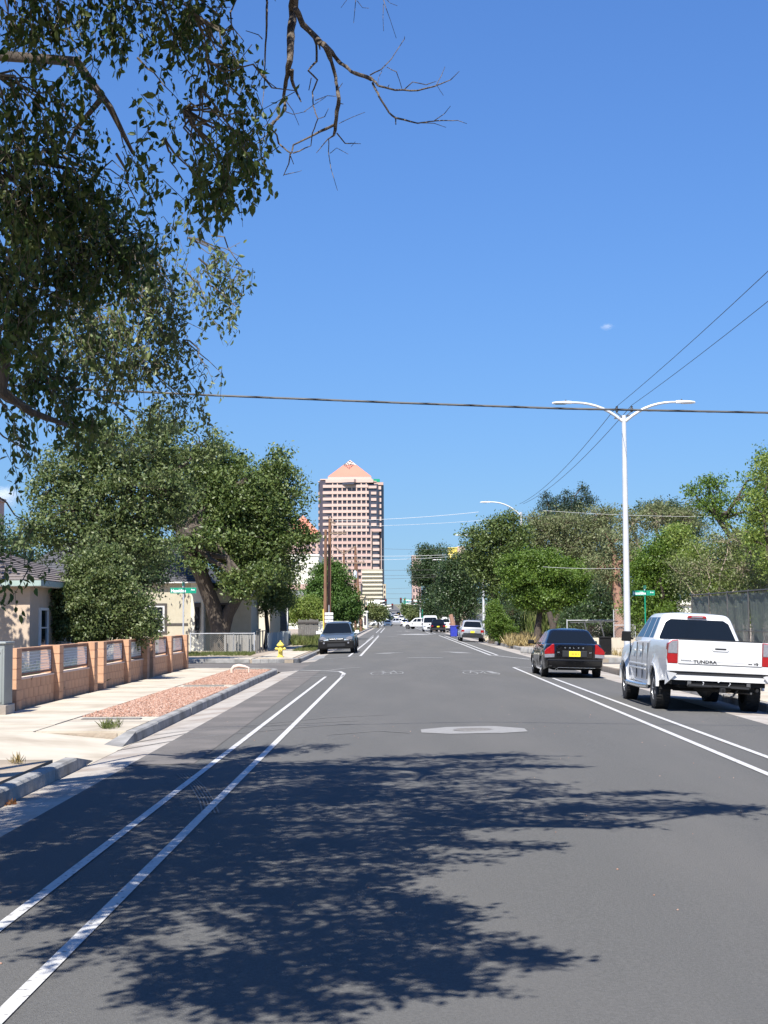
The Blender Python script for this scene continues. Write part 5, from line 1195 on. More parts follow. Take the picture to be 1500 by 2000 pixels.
mb = MB(); mb.box((0, 2.80, .62), (1.9, .18, .24)); mb.build('front_bumper', M['chrome'], t, bevel=.04)
plate(t, 'grille', 'clad', rect(-.5, .5, .78, 1.02), 2.84, .03)
for s in (-1, 1): plate(t, 'head_lamp', 'clear_lens', rect(min(s * .55, s * .9), max(s * .55, s * .9), .8, 1.0), 2.72, .12, bevel=.02)
tr_x = 6.02; place(t, tr_x, 31.75, 0, .9, extra=R(.7)); t.rotation_euler[2] = R(.3)
truck = t
# ---- black sedan
def tail_cluster(t, s, poly, low, y, red='red_lens'):
    if s < 0: poly = [(-x, z) for x, z in poly][::-1]; low = [(-x, z) for x, z in low][::-1]
    l = plate(t, 'tail_lamp', red, poly, y, .22, bevel=.012); plate(t, 'indicator_lamp', 'clear_lens', low, y - .004, .2, parent=l, bevel=.008); return l
t = thing('sedan', 'black sedan with tall red tail lamps and yellow plate parked at the right', 'car')
S = dict(W=.89, R=.315, y0=-2.37, y1=2.20, yr=-1.36, yf=1.355, gap=.045, r0=.30, r1=.45, k0=.55, k1=.7, top=[(-2.37, .93), (-2.25, .985), (-1.6, 1.0), (-1.2, .97), (1.0, .93), (1.4, .88), (1.9, .76), (2.2, .62)],
     sill=[(-2.37, .30), (-2.0, .25), (-1.5, .2), (1.5, .2), (1.9, .2), (2.2, .24)], flare=.015, crown=.03, b0=.05, sprof=[(0, .93), (.2, .97), (.45, 1.0), (.65, 1.0), (.85, .965), (1, .91)])
body_mesh(t, S, 'black_car')
C = dict(bw=.775, yb0=-1.72, yb1=1.12, zb=.955, rw=.57, yt0=-.95, yt1=.10, zr=1.42,
     side=[('side_window', [(-.32, .1), (.12, .1), (.10, .8), (-.30, .84)]), ('side_window', [(.17, .1), (.85, .1), (.20, .78), (.14, .80)]), ('side_window', [(-1.2, .1), (-.38, .1), (-.36, .82), (-.85, .76)])],
     ends=[('rear_window', 0, .06, .86, .06, .06), ('windscreen', 1, .04, .88, .05, .08)])
cabin(t, C, 'black_car')
for s in (-1, 1):
    tail_cluster(t, s, [(.50, .64), (.865, .62), (.875, .74), (.80, .86), (.73, .985), (.66, 1.0), (.565, .80), (.50, .76)][::1] if False else [(.59, .705), (.870, .69), (.873, .78), (.81, .86), (.72, .92), (.66, .985), (.60, .99)], [(.59, .605), (.866, .59), (.870, .688), (.59, .703)], -2.425)
    mb = MB(); mb.box((0, 0, 0), (.16, .08, .11)); mirror_(t, .98, .82, 1.0, s=s, sz=(.20, .1, .12))
    for y in (-1.36, 1.355): wheel(t, s * .775, y, .315, .2, 5, .66)
    for y in (-.35, .15, .95): mb = MB(); mb.box((s * .885, y, .6), (.012, .01, .6)); mb.build('door_gap', M['rubber'], t)
    for y in (-.2, .32): mb = MB(); mb.box((0, 0, 0), (.03, .16, .03)); mb.build('door_handle', M['black_car'], t, bevel=.008, loc=(s * .89, y, .80))
bl = plate(t, 'boot_lid', 'black_car', [(-.53, .58), (.53, .58), (.54, .93), (.48, .975), (-.48, .975), (-.54, .93)], -2.435, .12, bevel=.02)
plate(t, 'plate_recess', 'clad', rect(-.36, .36, .62, .80), -2.445, .02, parent=bl, bevel=.01)
np_ = plate(t, 'number_plate', 'plate_yellow', rect(-.165, .165, .63, .785), -2.455, .012, parent=bl, bevel=.004)
for i, x in enumerate((-.11, -.065, -.03, .02, .055, .10)): plate(t, 'plate_mark', 'plate_red', rect(x - .010, x + .010, .675, .735), -2.4575, .003, parent=bl)
for i, ch in enumerate('VOLVO'): txt('lettering', ch, .055, M['chrome'], bl, (-.30 + i * .13, -2.437, .865), sx=1.1, bold=.002)
txt('lettering', 'S60', .045, M['chrome'], bl, (-.51, -2.437, .735), sx=1.1, bold=.001); txt('lettering', '2.5T', .04, M['chrome'], bl, (.42, -2.437, .735), sx=1, bold=.001)
mb = MB(); mb.box((0, -2.36, .44), (1.62, .16, .24)); mb.build('rear_bumper', M['black_car'], t, bevel=.05)
plate(t, 'bumper_strip', 'clad', rect(-.78, .78, .525, .545), -2.446, .02); plate(t, 'bumper_strip', 'chrome', [(-.50, .305), (.6, .30), (.6, .308), (-.50, .314)], -2.43, .02)
mb = MB(); mb.lathe([(.035, 0), (.035, -.12), (.028, -.12), (.028, 0)], 12, 'Y', c=(-.52, -2.30, .25)); mb.build('exhaust_tip', M['chrome'], t, smooth=40)
for x in (-.36, .36): mb = MB(); mb.box((x, -.9, 1.12), (.26, .12, .30)); mb.build('headrest', M['black_part'], t)
place(t, 5.30, 47.45, 0, .8, extra=R(.4))
# ---- blue grey SUV facing the camera
t = thing('suv', 'blue grey SUV with black lower cladding facing the camera at the left kerb', 'car')
S = dict(W=.90, R=.345, y0=-2.16, y1=2.16, yr=-1.32, yf=1.30, gap=.06, r0=.25, r1=.4, k0=.5, k1=.65, top=[(-2.16, 1.05), (-1.8, 1.08), (.9, 1.02), (1.2, 1.0), (1.8, .90), (2.05, .80), (2.16, .70)],
     sill=[(-2.16, .34), (-1.8, .30), (1.8, .28), (2.16, .30)], flare=.04, crown=.05, b1=.05)
body_mesh(t, S, 'bluegrey_car')
C = dict(bw=.80, yb0=-2.08, yb1=1.12, zb=1.03, rw=.60, yt0=-1.80, yt1=.28, zr=1.63,
     side=[('side_window', [(-.9, .1), (-.12, .1), (-.12, .82), (-.85, .82)]), ('side_window', [(-.05, .1), (.85, .1), (.35, .74), (.2, .82), (-.05, .82)]), ('side_window', [(-1.75, .12), (-.98, .1), (-.95, .82), (-1.6, .8)])],
     ends=[('windscreen', 1, .03, .88, .05, .06), ('rear_window', 0, .12, .85, .08, .06)])
cabin(t, C, 'bluegrey_car')
mb = MB(); mb.box((0, 2.12, .475), (1.79, .32, .43)); mb.build('front_bumper', M['black_part'], t, bevel=.06)
plate(t, 'grille', 'clad', [(-.36, .68), (.36, .68), (.42, .80), (-.42, .80)], 2.12, .10, bevel=.02); plate(t, 'grille_bar', 'chrome', [(-.34, .745), (.34, .745), (.36, .765), (-.36, .765)], 2.18, .05, bevel=.006)
mb = MB(); mb.lathe([(.05, 0), (.05, .02), (0, .03)], 14, 'Y', c=(0, 2.23, .755)); mb.build('badge', M['chrome'], t)
plate(t, 'lower_grille', 'clad', rect(-.45, .45, .38, .54), 2.27, .03)
for s in (-1, 1):
    pl = [(s * .48, .69), (s * .82, .72), (s * .84, .84), (s * .70, .90), (s * .52, .82)]; pl = pl if s > 0 else pl[::-1]
    plate(t, 'head_lamp', 'clear_lens', pl, 1.90, .25, bevel=.02); mb = MB(); mb.lathe([(.05, 0), (.045, .03), (0, .035)], 12, 'Y', c=(s * .62, 2.285, .56)); mb.build('fog_lamp', M['clear_lens'], t)
    mirror_(t, 1.02, .75, 1.10, 'white_trim', s=s, sz=(.2, .11, .15)); mb = MB(); mb.box((s * .90, 0, .42), (.04, 2.1, .2)); mb.build('sill_cladding', M['black_part'], t, bevel=.01)
    for y in (-1.32, 1.30):
        wheel(t, s * .79, y, .345, .22, 5, .62); vs = MB(); vs.tube([(s * .93, y + .41 * math.cos(R(a)), .345 + .41 * math.sin(R(a))) for a in range(-8, 189, 14)], .04, 6); vs.build('wheel_flare', M['black_part'], t, smooth=60)
    mb = MB(); mb.bar((s * .55, -1.6, 1.67), (s * .55, .1, 1.67), .03, .03); mb.build('roof_rail', M['clad'], t)
mb = MB()
for x in (-.38, .36): mb.box((x, .0, 1.22), (.24, .1, .26))
mb.build('headrest', M['black_part'], t)
place(t, -2.80, 80.6, math.pi - R(1.2), .8, extra=R(-.5))
# ---- generic further vehicles
def simple_car(name, label, kind, paint, x, y, yaw, cat='car', lod=1, L=4.5, W=.9, H=1.6, group=None):
    t = thing(name, label, cat, group=group); h2 = L / 2; R_ = .33 if kind != 'pickup' else .38
    if kind == 'suv':
        S = dict(W=W, R=R_, y0=-h2, y1=h2, yr=-h2 + .9, yf=h2 - .9, r0=.28, r1=.4, k0=.5, k1=.6, top=[(-h2, .98), (-h2 + .5, 1.05), (.9, 1.0), (1.3, .95), (h2, .72)], sill=[(-h2, .32), (h2, .28)], lod=lod, flare=.03)
        C = dict(bw=W - .1, yb0=-h2 + .12, yb1=1.2, zb=1.0, rw=W - .28, yt0=-h2 + .55, yt1=.3, zr=H - .03, side=[('side_window', [(-.75, .1), (0, .1), (0, .82), (-.75, .82)]), ('side_window', [(.08, .1), (.9, .1), (.35, .8), (.08, .82)]), ('side_window', [(-h2 + .65, .2), (-.83, .1), (-.83, .82), (-h2 + .9, .72)])], ends=[('rear_window', 0, .16, .84, .10, .1), ('windscreen', 1, .04, .88, .06, .08)])
    elif kind == 'sedan':
        S = dict(W=W, R=R_, y0=-h2, y1=h2, yr=-h2 + .95, yf=h2 - .9, r0=.3, r1=.4, k0=.5, k1=.6, top=[(-h2, .88), (-h2 + .5, .96), (.9, .9), (1.3, .86), (h2, .62)], sill=[(-h2, .28), (h2, .22)], lod=lod)
        C = dict(bw=W - .1, yb0=-h2 + .55, yb1=1.2, zb=.9, rw=W - .3, yt0=-h2 + 1.2, yt1=.25, zr=H - .03, side=[('side_window', [(-.75, .1), (0, .1), (0, .82), (-.7, .82)]), ('side_window', [(.08, .1), (.85, .1), (.3, .8), (.08, .82)])], ends=[('rear_window', 0, .08, .86, .06, .06), ('windscreen', 1, .04, .88, .06, .08)])
    elif kind == 'pickup':
        S = dict(W=W, R=R_, y0=-h2, y1=h2, yr=-h2 + 1.2, yf=h2 - .95, r0=.06, r1=.3, k0=.5, k1=.6, top=[(-h2, 1.2), (h2 - 1.6, 1.15), (h2, .95)], sill=[(-h2, .45), (h2, .42)], lod=lod, recess=(-h2 + .06, -h2 + 1.9, .8), flare=.03)
        C = dict(bw=W - .1, yb0=-h2 + 1.95, yb1=h2 - 1.3, zb=1.13, rw=W - .26, yt0=-h2 + 2.1, yt1=h2 - 2.1, zr=H - .03, side=[('side_window', [(-.6, .1), (.1, .1), (.1, .82), (-.6, .82)]), ('side_window', [(.18, .1), (1.0, .1), (.5, .8), (.18, .82)])], ends=[('rear_window', 0, .1, .84, .08, .08), ('windscreen', 1, .04, .88, .06, .08)])
    else:  # van
        S = dict(W=W, R=R_, y0=-h2, y1=h2, yr=-h2 + 1.0, yf=h2 - 1.0, r0=.15, r1=.3, k0=.5, k1=.6, top=[(-h2, 1.25), (h2 - 1.1, 1.2), (h2, .9)], sill=[(-h2, .35), (h2, .3)], lod=lod)
        C = dict(bw=W - .04, yb0=-h2 + .05, yb1=h2 - .75, zb=1.15, rw=W - .16, yt0=-h2 + .12, yt1=h2 - 1.6, zr=H - .03, side=[('side_window', [(h2 - 2.3, .05), (h2 - 1.2, .05), (h2 - 1.65, .6), (h2 - 2.3, .6)])], ends=[('windscreen', 1, .03, .75, .08, .08), ('rear_window', 0, .2, .7, .2, .08)])
    body_mesh(t, S, paint); cabin(t, C, paint)
    for s in (-1, 1):
        for yy in (S['yr'], S['yf']): wheel(t, s * (W - .12), yy, R_, .22, 5, .62, lod=lod)
        zt_ = lerpf(S['top'], -h2)
        plate(t, 'tail_lamp', 'red_lens', rect(min(s * (W - .30), s * (W - .08)), max(s * (W - .30), s * (W - .08)), zt_ - .26, zt_ - .08), -h2 - .02, .2); plate(t, 'head_lamp', 'clear_lens', rect(min(s * (W - .38), s * (W - .1)), max(s * (W - .38), s * (W - .1)), .62, .76), h2 - .15, .2)
        mirror_(t, W + .08, 0.9 if kind != 'van' else h2 - 1.0, 1.02, 'black_part', s=s)
    plate(t, 'rear_bumper', 'clad', rect(-W + .12, W - .12, .34, .56), -h2 - .05, .15, bevel=.03); plate(t, 'grille', 'clad', rect(-.45, .45, .42, .66), h2 - .02, .1)
    plate(t, 'number_plate', 'plate_yellow', rect(-.15, .15, .68, .82), -h2 - .055, .02)
    z0 = rz(x, y); t.location = (x, y, z0 - .003); t.rotation_euler = (0, 0, yaw)
    return t
sv = simple_car('suv', 'silver hatchback SUV seen from behind at the right kerb by the bins', 'suv', 'silver_car', 6.02, 118.5, 0, lod=0, L=4.55, W=.92, H=1.66)
plate(sv, 'tailgate_panel', 'clad', rect(-.7, .7, .58, .66), -2.35, .06, bevel=.01); plate(sv, 'number_recess', 'silver_car', rect(-.3, .3, .68, .84), -2.32, .04)
place(sv, 6.02, 118.5, 0, .8)
simple_car('suv', 'black SUV seen from behind, parked in front of a white van', 'suv', 'black_car', 5.65, 192, 0, L=4.5, W=.92, H=1.65)
simple_car('van', 'white van facing the camera behind the black SUV', 'van', 'white_car', 5.0, 204, math.pi, 'van', L=5.3, W=1.0, H=2.15)
simple_car('trailer_van', 'white box van rear right of the black SUV under the trees', 'van', 'white_car', 6.9, 200, 0, 'van', L=5.0, W=.7, H=2.0)
simple_car('pickup_truck', 'white pickup turning left in front of the white van at the far crossing', 'pickup', 'white_car', 4.5, 250, R(62), 'pickup truck', L=5.4, W=.98, H=1.85)
simple_car('sedan', 'white car seen from behind nearest the far crossing', 'suv', 'white_car', 2.65, 335, 0, L=4.3, W=.9, H=1.6)
simple_car('suv', 'silver SUV side on, crossing left of the white car', 'suv', 'silver_car', 1.0, 352, R(75), L=4.6, W=.95, H=1.75)
simple_car('sedan', 'blue grey sedan facing the camera at the far crossing', 'sedan', 'blue_car', -1.0, 338, math.pi, L=4.5, W=.88, H=1.45)
simple_car('suv', 'white SUV angled at the left side of the far crossing', 'suv', 'white_car', -2.9, 348, R(100), L=4.7, W=.95, H=1.75)
simple_car('suv', 'dark SUV beyond the crossing, right of the white car', 'suv', 'black_car', 4.7, 362, 0, L=4.6, W=.95, H=1.75)
simple_car('pickup_truck', 'silver pickup parked beyond the dark SUV on the right', 'pickup', 'silver_car', 7.0, 385, 0, 'pickup truck', L=5.4, W=.98, H=1.85)
far = [('white sedan', 'sedan', 'white_car', -1.6, 420), ('dark sedan', 'sedan', 'black_car', -.2, 452), ('silver SUV', 'suv', 'silver_car', 2.6, 430), ('white SUV', 'suv', 'white_car', 1.2, 480), ('blue sedan', 'sedan', 'blue_car', -1.4, 530), ('white van', 'van', 'white_car', 3.6, 520), ('silver sedan', 'sedan', 'silver_car', .4, 600), ('black SUV', 'suv', 'black_car', 2.6, 640), ('white pickup', 'pickup', 'white_car', -1.2, 690)]
w_ = ['nearest of the far queue, left', 'second in the far queue, left', 'in the far queue, right lane, behind the crossing', 'in the middle of the far queue', 'left in the middle of the far queue', 'right in the middle of the far queue', 'small in the back of the far queue', 'right at the back of the far queue', 'last and smallest of the far queue']
for (nm, kd, pt, x, y), w__ in zip(far, w_):
    simple_car({'sedan': 'sedan', 'suv': 'suv', 'van': 'van', 'pickup': 'pickup_truck'}[kd], nm + ' ' + w__, kd, pt, x, y, 0 if x > 1 else math.pi, 'car', lod=2, H={'sedan': 1.45, 'suv': 1.7, 'van': 2.1, 'pickup': 1.85}[kd])
# ================================================================ trees and plants
def T(name, label, px, Y, blobs, dens, leaf, m, tr, seed, x=None, bark='bark', **k):
    bx = at(px, 1208, Y).x if x is None else x
    return tree(name, label, (bx, Y, 0), blobs, Y, dens, leaf, M[m], M[bark], tr, seed, **k)
# --- left: shrub behind the fence, the big tree, its neighbours
T('shrub_tree', 'many stemmed small leafy tree growing just behind the block fence', 190, 43, [(150, 1190, 55, 70), (200, 1140, 60, 55), (250, 1205, 48, 48), (180, 1215, 70, 40), (115, 1215, 32, 36), (285, 1222, 26, 32), (215, 1180, 60, 60), (205, 1095, 40, 30), (160, 1110, 35, 30)], 2.6, .062, 'leaf_soft', .07, 11, cs=.22, fork=.1, twigs=.5, up=.5, per=30)
big = [at(432, 1268, 83).xy.to_3d(), at(428, 1225, 83), at(415, 1180, 83), at(392, 1120, 82.5), at(372, 1085, 82), at(352, 1040, 82)]
T('elm_tree', 'big thick trunked tree in front of the beige house with broad dark crown', 432, 83,
  [(480, 960, 75, 70), (420, 925, 75, 65), (540, 985, 55, 80), (370, 985, 65, 60), (450, 1050, 90, 65), (520, 1075, 75, 60), (390, 1075, 28, 30, 1), (500, 1020, 60, 60), (430, 990, 90, 60), (545, 905, 28, 30), (470, 1110, 50, 45), (578, 1045, 26, 22), (602, 1050, 14, 14), (330, 900, 50, 50), (352, 1062, 22, 16, -3), (405, 1050, 26, 24, -3), (482, 1150, 30, 26, -3), (455, 1130, 24, 22, -3), (380, 1100, 10, 12, -3), (505, 1120, 30, 30, -3)],
  1.9, .13, 'leaf_elm', .50, 21, trunk_pts=big, cs=.5, twigs=.25, down=.4, per=30)
mb = MB(); mb.tube([at(434, 1245, 83), at(444, 1200, 83), at(468, 1160, 83), at(498, 1100, 83)], [.34, .36, .28, .18], 10); mb.build('second_stem', M['bark'], bpy.data.objects['elm_tree'], smooth=True, loc=-bpy.data.objects['elm_tree'].location)
T('elm_tree', 'darker fine leaved tree whose crown hangs over the cream house wall', 520, 90, [(520, 1120, 55, 50), (470, 1160, 45, 30), (548, 1135, 32, 45), (510, 1170, 65, 28), (532, 1085, 28, 34)], 2.0, .10, 'leaf_elm', .16, 22, cs=.42, down=.3, per=30)
T('added_shade_tree', 'leafy tree added out of view to shade the tan stucco house', 0, 37.0, [(-330, 870, 230, 170), (-480, 960, 200, 150), (-300, 1000, 190, 130), (-330, 760, 160, 120)], 3.2, .12, 'leaf_elm', .2, 20, x=-13.6, cs=.4)  # unseen tree, added to throw shade on the stucco house
T('elm_tree', 'tall leafy tree rising behind the tan stucco house', 190, 62, [(150, 990, 95, 95), (90, 1050, 55, 60), (250, 950, 100, 90), (180, 900, 90, 55), (290, 1030, 70, 70), (210, 1050, 110, 55), (110, 945, 60, 55), (290, 880, 70, 60), (330, 960, 60, 70), (260, 1090, 60, 40), (200, 845, 60, 30), (310, 830, 50, 40), (390, 870, 40, 45)], 1.35, .11, 'leaf_soft', .28, 23, cs=.45, twigs=.3, per=28)
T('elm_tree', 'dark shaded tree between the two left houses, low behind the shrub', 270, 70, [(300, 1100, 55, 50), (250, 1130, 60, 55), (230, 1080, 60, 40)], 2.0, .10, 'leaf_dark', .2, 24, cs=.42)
T('cypress_tree', 'dense green cone shaped tree behind the wooden utility poles', 645, 132, [(645, 1180, 52, 50), (645, 1140, 36, 40), (643, 1118, 22, 18), (620, 1195, 35, 30), (675, 1190, 30, 34)], 4.2, .13, 'leaf_thuja', .3, 25, cs=.4, up=.8, twigs=.05)
T('shrub', 'yellow green bushy shrub left of the cone shaped tree', 592, 128, [(590, 1190, 34, 26), (570, 1200, 20, 18), (612, 1190, 22, 22)], 3.5, .10, 'leaf_lime', .08, 26, cs=.35, fork=.1)
T('street_tree', 'small olive tree left of the far traffic signal', 738, 290, [(736, 1200, 16, 14), (728, 1192, 14, 14), (744, 1196, 10, 12)], 3, .22, 'leaf_olive', .15, 27, cs=.7, twigs=.05)
T('street_tree', 'dark green small tree near the far left mast', 748, 370, [(748, 1200, 9, 12), (753, 1206, 7, 8)], 3, .25, 'leaf_dark', .15, 28, cs=.8, twigs=.05)
T('street_tree', 'small tree showing over the white building roof edge, far left', 20, 75, [(30, 1070, 45, 40), (-20, 1060, 50, 50), (10, 1110, 40, 20)], 1.6, .11, 'leaf_dark', .14, 29, cs=.45)
# --- right: from the far end to the near end
T('street_tree', 'far small bright tree at the right of the street end', 800, 420, [(797, 1190, 12, 12), (806, 1198, 12, 8)], 3, .3, 'leaf_elm', .2, 41, cs=.9, twigs=.05)
T('street_tree', 'row tree with pale green crown under the far signals', 822, 350, [(822, 1196, 20, 14), (812, 1204, 14, 8), (835, 1200, 16, 12)], 3, .28, 'leaf_olive', .2, 42, cs=.8, twigs=.05)
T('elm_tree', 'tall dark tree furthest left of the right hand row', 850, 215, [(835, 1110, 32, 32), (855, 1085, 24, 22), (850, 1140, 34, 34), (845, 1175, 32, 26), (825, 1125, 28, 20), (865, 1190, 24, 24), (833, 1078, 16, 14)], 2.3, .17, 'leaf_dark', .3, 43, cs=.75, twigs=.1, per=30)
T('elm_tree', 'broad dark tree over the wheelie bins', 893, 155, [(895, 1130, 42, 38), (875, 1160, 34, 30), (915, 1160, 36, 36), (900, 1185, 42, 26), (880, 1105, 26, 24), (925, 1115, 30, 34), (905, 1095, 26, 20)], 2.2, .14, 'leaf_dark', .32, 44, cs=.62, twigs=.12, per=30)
mb = MB(); b = at(886, 1240, 150); mb.tube([b, at(884, 1215, 150), at(880, 1200, 150)], [.3, .24, .2], 9); tag(mb.build('pruned_tree', M['orange_bark'], smooth=True), 'reddish brown bare trunk right behind the blue bin', 'tree')
T('elm_tree', 'leafy tree with grey green crown reaching over the second lamp', 962, 109, [(960, 1080, 45, 48), (930, 1050, 30, 26), (975, 1030, 36, 26), (1000, 1060, 40, 40), (945, 1110, 34, 34), (925, 1085, 22, 24), (985, 1110, 36, 30), (1002, 1012, 18, 16), (965, 1150, 30, 30), (1014, 1045, 24, 26), (1018, 1085, 24, 30)], 1.9, .12, 'leaf_elm', .26, 45, cs=.5, twigs=.2, per=28)
T('thuja_shrub', 'bright green column shaped shrub right of the silver hatchback', 975, 103, [(968, 1215, 17, 32), (985, 1232, 22, 22), (966, 1190, 11, 18), (995, 1240, 16, 14)], 4.5, .075, 'leaf_bright', .08, 46, cs=.26, up=.9, twigs=.05)
T('shrub', 'reddish brown twiggy shrub beside the second lamp post', 1005, 108, [(1003, 1225, 20, 26), (1000, 1195, 20, 22)], 1.6, .07, 'leaf_dark', .06, 47, cs=.3, bark='orange_bark', twigs=.9)
T('honey_locust', 'bright green tree with layered crown and two dark trunks', 1050, 96, [(1022, 1135, 26, 40, 3), (1040, 1140, 58, 32), (1100, 1125, 62, 36), (1010, 1110, 36, 30), (1075, 1168, 66, 24), (1120, 1172, 46, 22), (1060, 1098, 50, 28), (1040, 1180, 36, 12), (1145, 1148, 30, 28)], 2.0, .10, 'leaf_bright', .26, 48, cs=.34, bark='bark_dark', up=.2, per=30)
mb = MB(); b = at(1079, 1250, 94); mb.tube([b.xy.to_3d(), at(1080, 1222, 94), at(1072, 1195, 94)], [.26, .21, .16], 10); mb.tube([at(1080, 1222, 94), at(1092, 1200, 94)], [.15, .12], 8); tag(mb.build('forked_tree', M['bark_dark'], smooth=True), 'second dark forked trunk to the right under the bright green crown', 'tree')
T('dry_elm', 'dusty olive tree with dense pale twigs left of the lamp post', 1130, 112, [(1100, 1022, 60, 20), (1172, 1006, 40, 22), (1046, 1016, 28, 18), (1100, 1060, 62, 36), (1050, 1060, 42, 34), (1150, 1060, 52, 44), (1180, 1030, 42, 40), (1130, 1100, 60, 30), (1190, 1090, 40, 40), (1060, 1030, 36, 22)], 1.7, .11, 'leaf_dusty', .25, 49, cs=.5, bark='twig', twigs=1.0, per=22)
T('conifer', 'dark ragged conifer top with three uneven points above the right hand trees', 1110, 150, [(1072, 1000, 24, 18), (1068, 982, 16, 12), (1064, 968, 8, 8), (1086, 978, 8, 10), (1094, 996, 16, 20), (1110, 990, 18, 18), (1102, 968, 7, 10), (1116, 974, 9, 12), (1124, 992, 14, 18), (1138, 990, 20, 22), (1143, 968, 13, 14), (1136, 952, 6, 10), (1154, 980, 9, 12), (1108, 1020, 56, 18)], 1.9, .11, 'leaf_conifer', .3, 50, cs=.42, up=.8, twigs=.2, per=14)
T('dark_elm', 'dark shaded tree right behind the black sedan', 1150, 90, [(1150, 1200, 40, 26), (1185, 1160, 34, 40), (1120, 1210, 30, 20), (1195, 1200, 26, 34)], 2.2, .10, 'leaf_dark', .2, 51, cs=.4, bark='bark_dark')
rt = [Vector((0, 0, 0)) + at(1212, 1262, 80).xy.to_3d(), at(1210, 1200, 80), at(1204, 1140, 80), at(1203, 1105, 80)]
T('pruned_elm', 'tree with pale reddish cut trunk directly behind the lamp post', 1212, 80, [(1190, 1130, 30, 34), (1225, 1090, 34, 30), (1170, 1110, 26, 24), (1195, 1060, 30, 30)], 1.3, .09, 'leaf_dusty', .30, 52, cs=.4, bark='orange_bark', trunk_pts=rt, twigs=1.0)
T('elm_tree', 'vivid green rounded tree behind the right street sign', 1280, 76, [(1290, 1100, 52, 44), (1260, 1150, 40, 46), (1320, 1140, 44, 40), (1290, 1190, 52, 34), (1310, 1060, 36, 30), (1250, 1110, 24, 34), (1240, 1195, 26, 30)], 2.1, .085, 'leaf_bright', .2, 53, cs=.36, per=30)
T('elm_tree', 'grey green tree with bare twig tangles above the lamp post trunk', 1250, 100, [(1240, 1020, 40, 34), (1290, 1010, 44, 32), (1230, 1060, 34, 30), (1340, 1010, 40, 30)], 1.5, .10, 'leaf_dusty', .24, 54, cs=.5, bark='twig', twigs=1.0)
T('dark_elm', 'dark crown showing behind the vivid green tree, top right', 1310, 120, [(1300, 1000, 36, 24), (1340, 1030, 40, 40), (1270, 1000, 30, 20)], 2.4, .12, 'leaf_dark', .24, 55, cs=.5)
cot = [at(1482, 1240, 66).xy.to_3d(), at(1478, 1130, 66), at(1462, 1080, 66), at(1425, 1045, 66), at(1400, 1010, 66)]
T('locust_tree', 'airy light green tree leaning left at the top right edge', 1482, 66, [(1395, 965, 36, 32), (1380, 995, 30, 26), (1430, 1000, 36, 30), (1480, 950, 42, 46), (1500, 1010, 46, 50), (1385, 940, 18, 14), (1470, 1060, 36, 34), (1495, 900, 24, 24), (1350, 960, 14, 14)], 1.15, .085, 'leaf_bright', .16, 56, cs=.36, trunk_pts=cot, twigs=.5, per=24)
T('dry_shrub', 'mass of arching dry pale twigs with sparse leaves above the screened fence', 1400, 60, [(1380, 1110, 60, 45), (1450, 1110, 60, 50), (1330, 1120, 36, 40), (1420, 1060, 50, 34), (1490, 1150, 50, 50), (1360, 1160, 40, 34), (1430, 1180, 60, 40)], 1.5, .07, 'leaf_olive', .10, 57, cs=.34, bark='twig', twigs=1.0, fork=.15, per=16)
T('locust_tree', 'tall airy yellow green tree at the very right edge above the fence', 1540, 58, [(1500, 930, 34, 40), (1510, 1000, 40, 44), (1475, 990, 26, 30), (1520, 1080, 40, 40), (1465, 1040, 26, 24)], 1.4, .075, 'leaf_lime', .2, 63, cs=.32, twigs=.4)
T('lime_shrub', 'lime green leafy shrub in the dry twigs behind the screened fence', 1380, 64, [(1360, 1080, 26, 22), (1420, 1130, 26, 26), (1470, 1120, 26, 30), (1400, 1160, 30, 26), (1480, 1190, 30, 30)], 2.0, .07, 'leaf_lime', .08, 58, cs=.3, fork=.2)
T('shrub', 'green brown hedge shrubs behind the pale retaining wall', 1240, 92, [(1240, 1235, 60, 22), (1180, 1235, 40, 16), (1300, 1225, 50, 24)], 2.0, .09, 'leaf_dusty', .07, 59, cs=.4, fork=.1)
# background masses that close the view behind the rows
T('locust_tree', 'yellow green leafy tree filling the right edge above the screened fence', 1440, 74, [(1440, 1090, 50, 40), (1490, 1080, 40, 50), (1400, 1130, 50, 36), (1350, 1090, 36, 34), (1330, 1050, 30, 26), (1480, 1140, 40, 34)], 1.5, .085, 'leaf_lime', .2, 62, cs=.34, twigs=.5)
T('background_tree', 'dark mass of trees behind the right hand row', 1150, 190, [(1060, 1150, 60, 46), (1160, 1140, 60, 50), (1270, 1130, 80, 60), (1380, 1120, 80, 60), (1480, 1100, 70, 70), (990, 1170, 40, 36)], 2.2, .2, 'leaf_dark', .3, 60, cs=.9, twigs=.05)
T('background_tree', 'dark mass of trees behind the left hand houses', 250, 130, [(300, 1130, 90, 60), (130, 1120, 90, 60), (420, 1150, 90, 40), (0, 1150, 80, 40)], 1.6, .2, 'leaf_dark', .3, 61, cs=.8, twigs=.05)
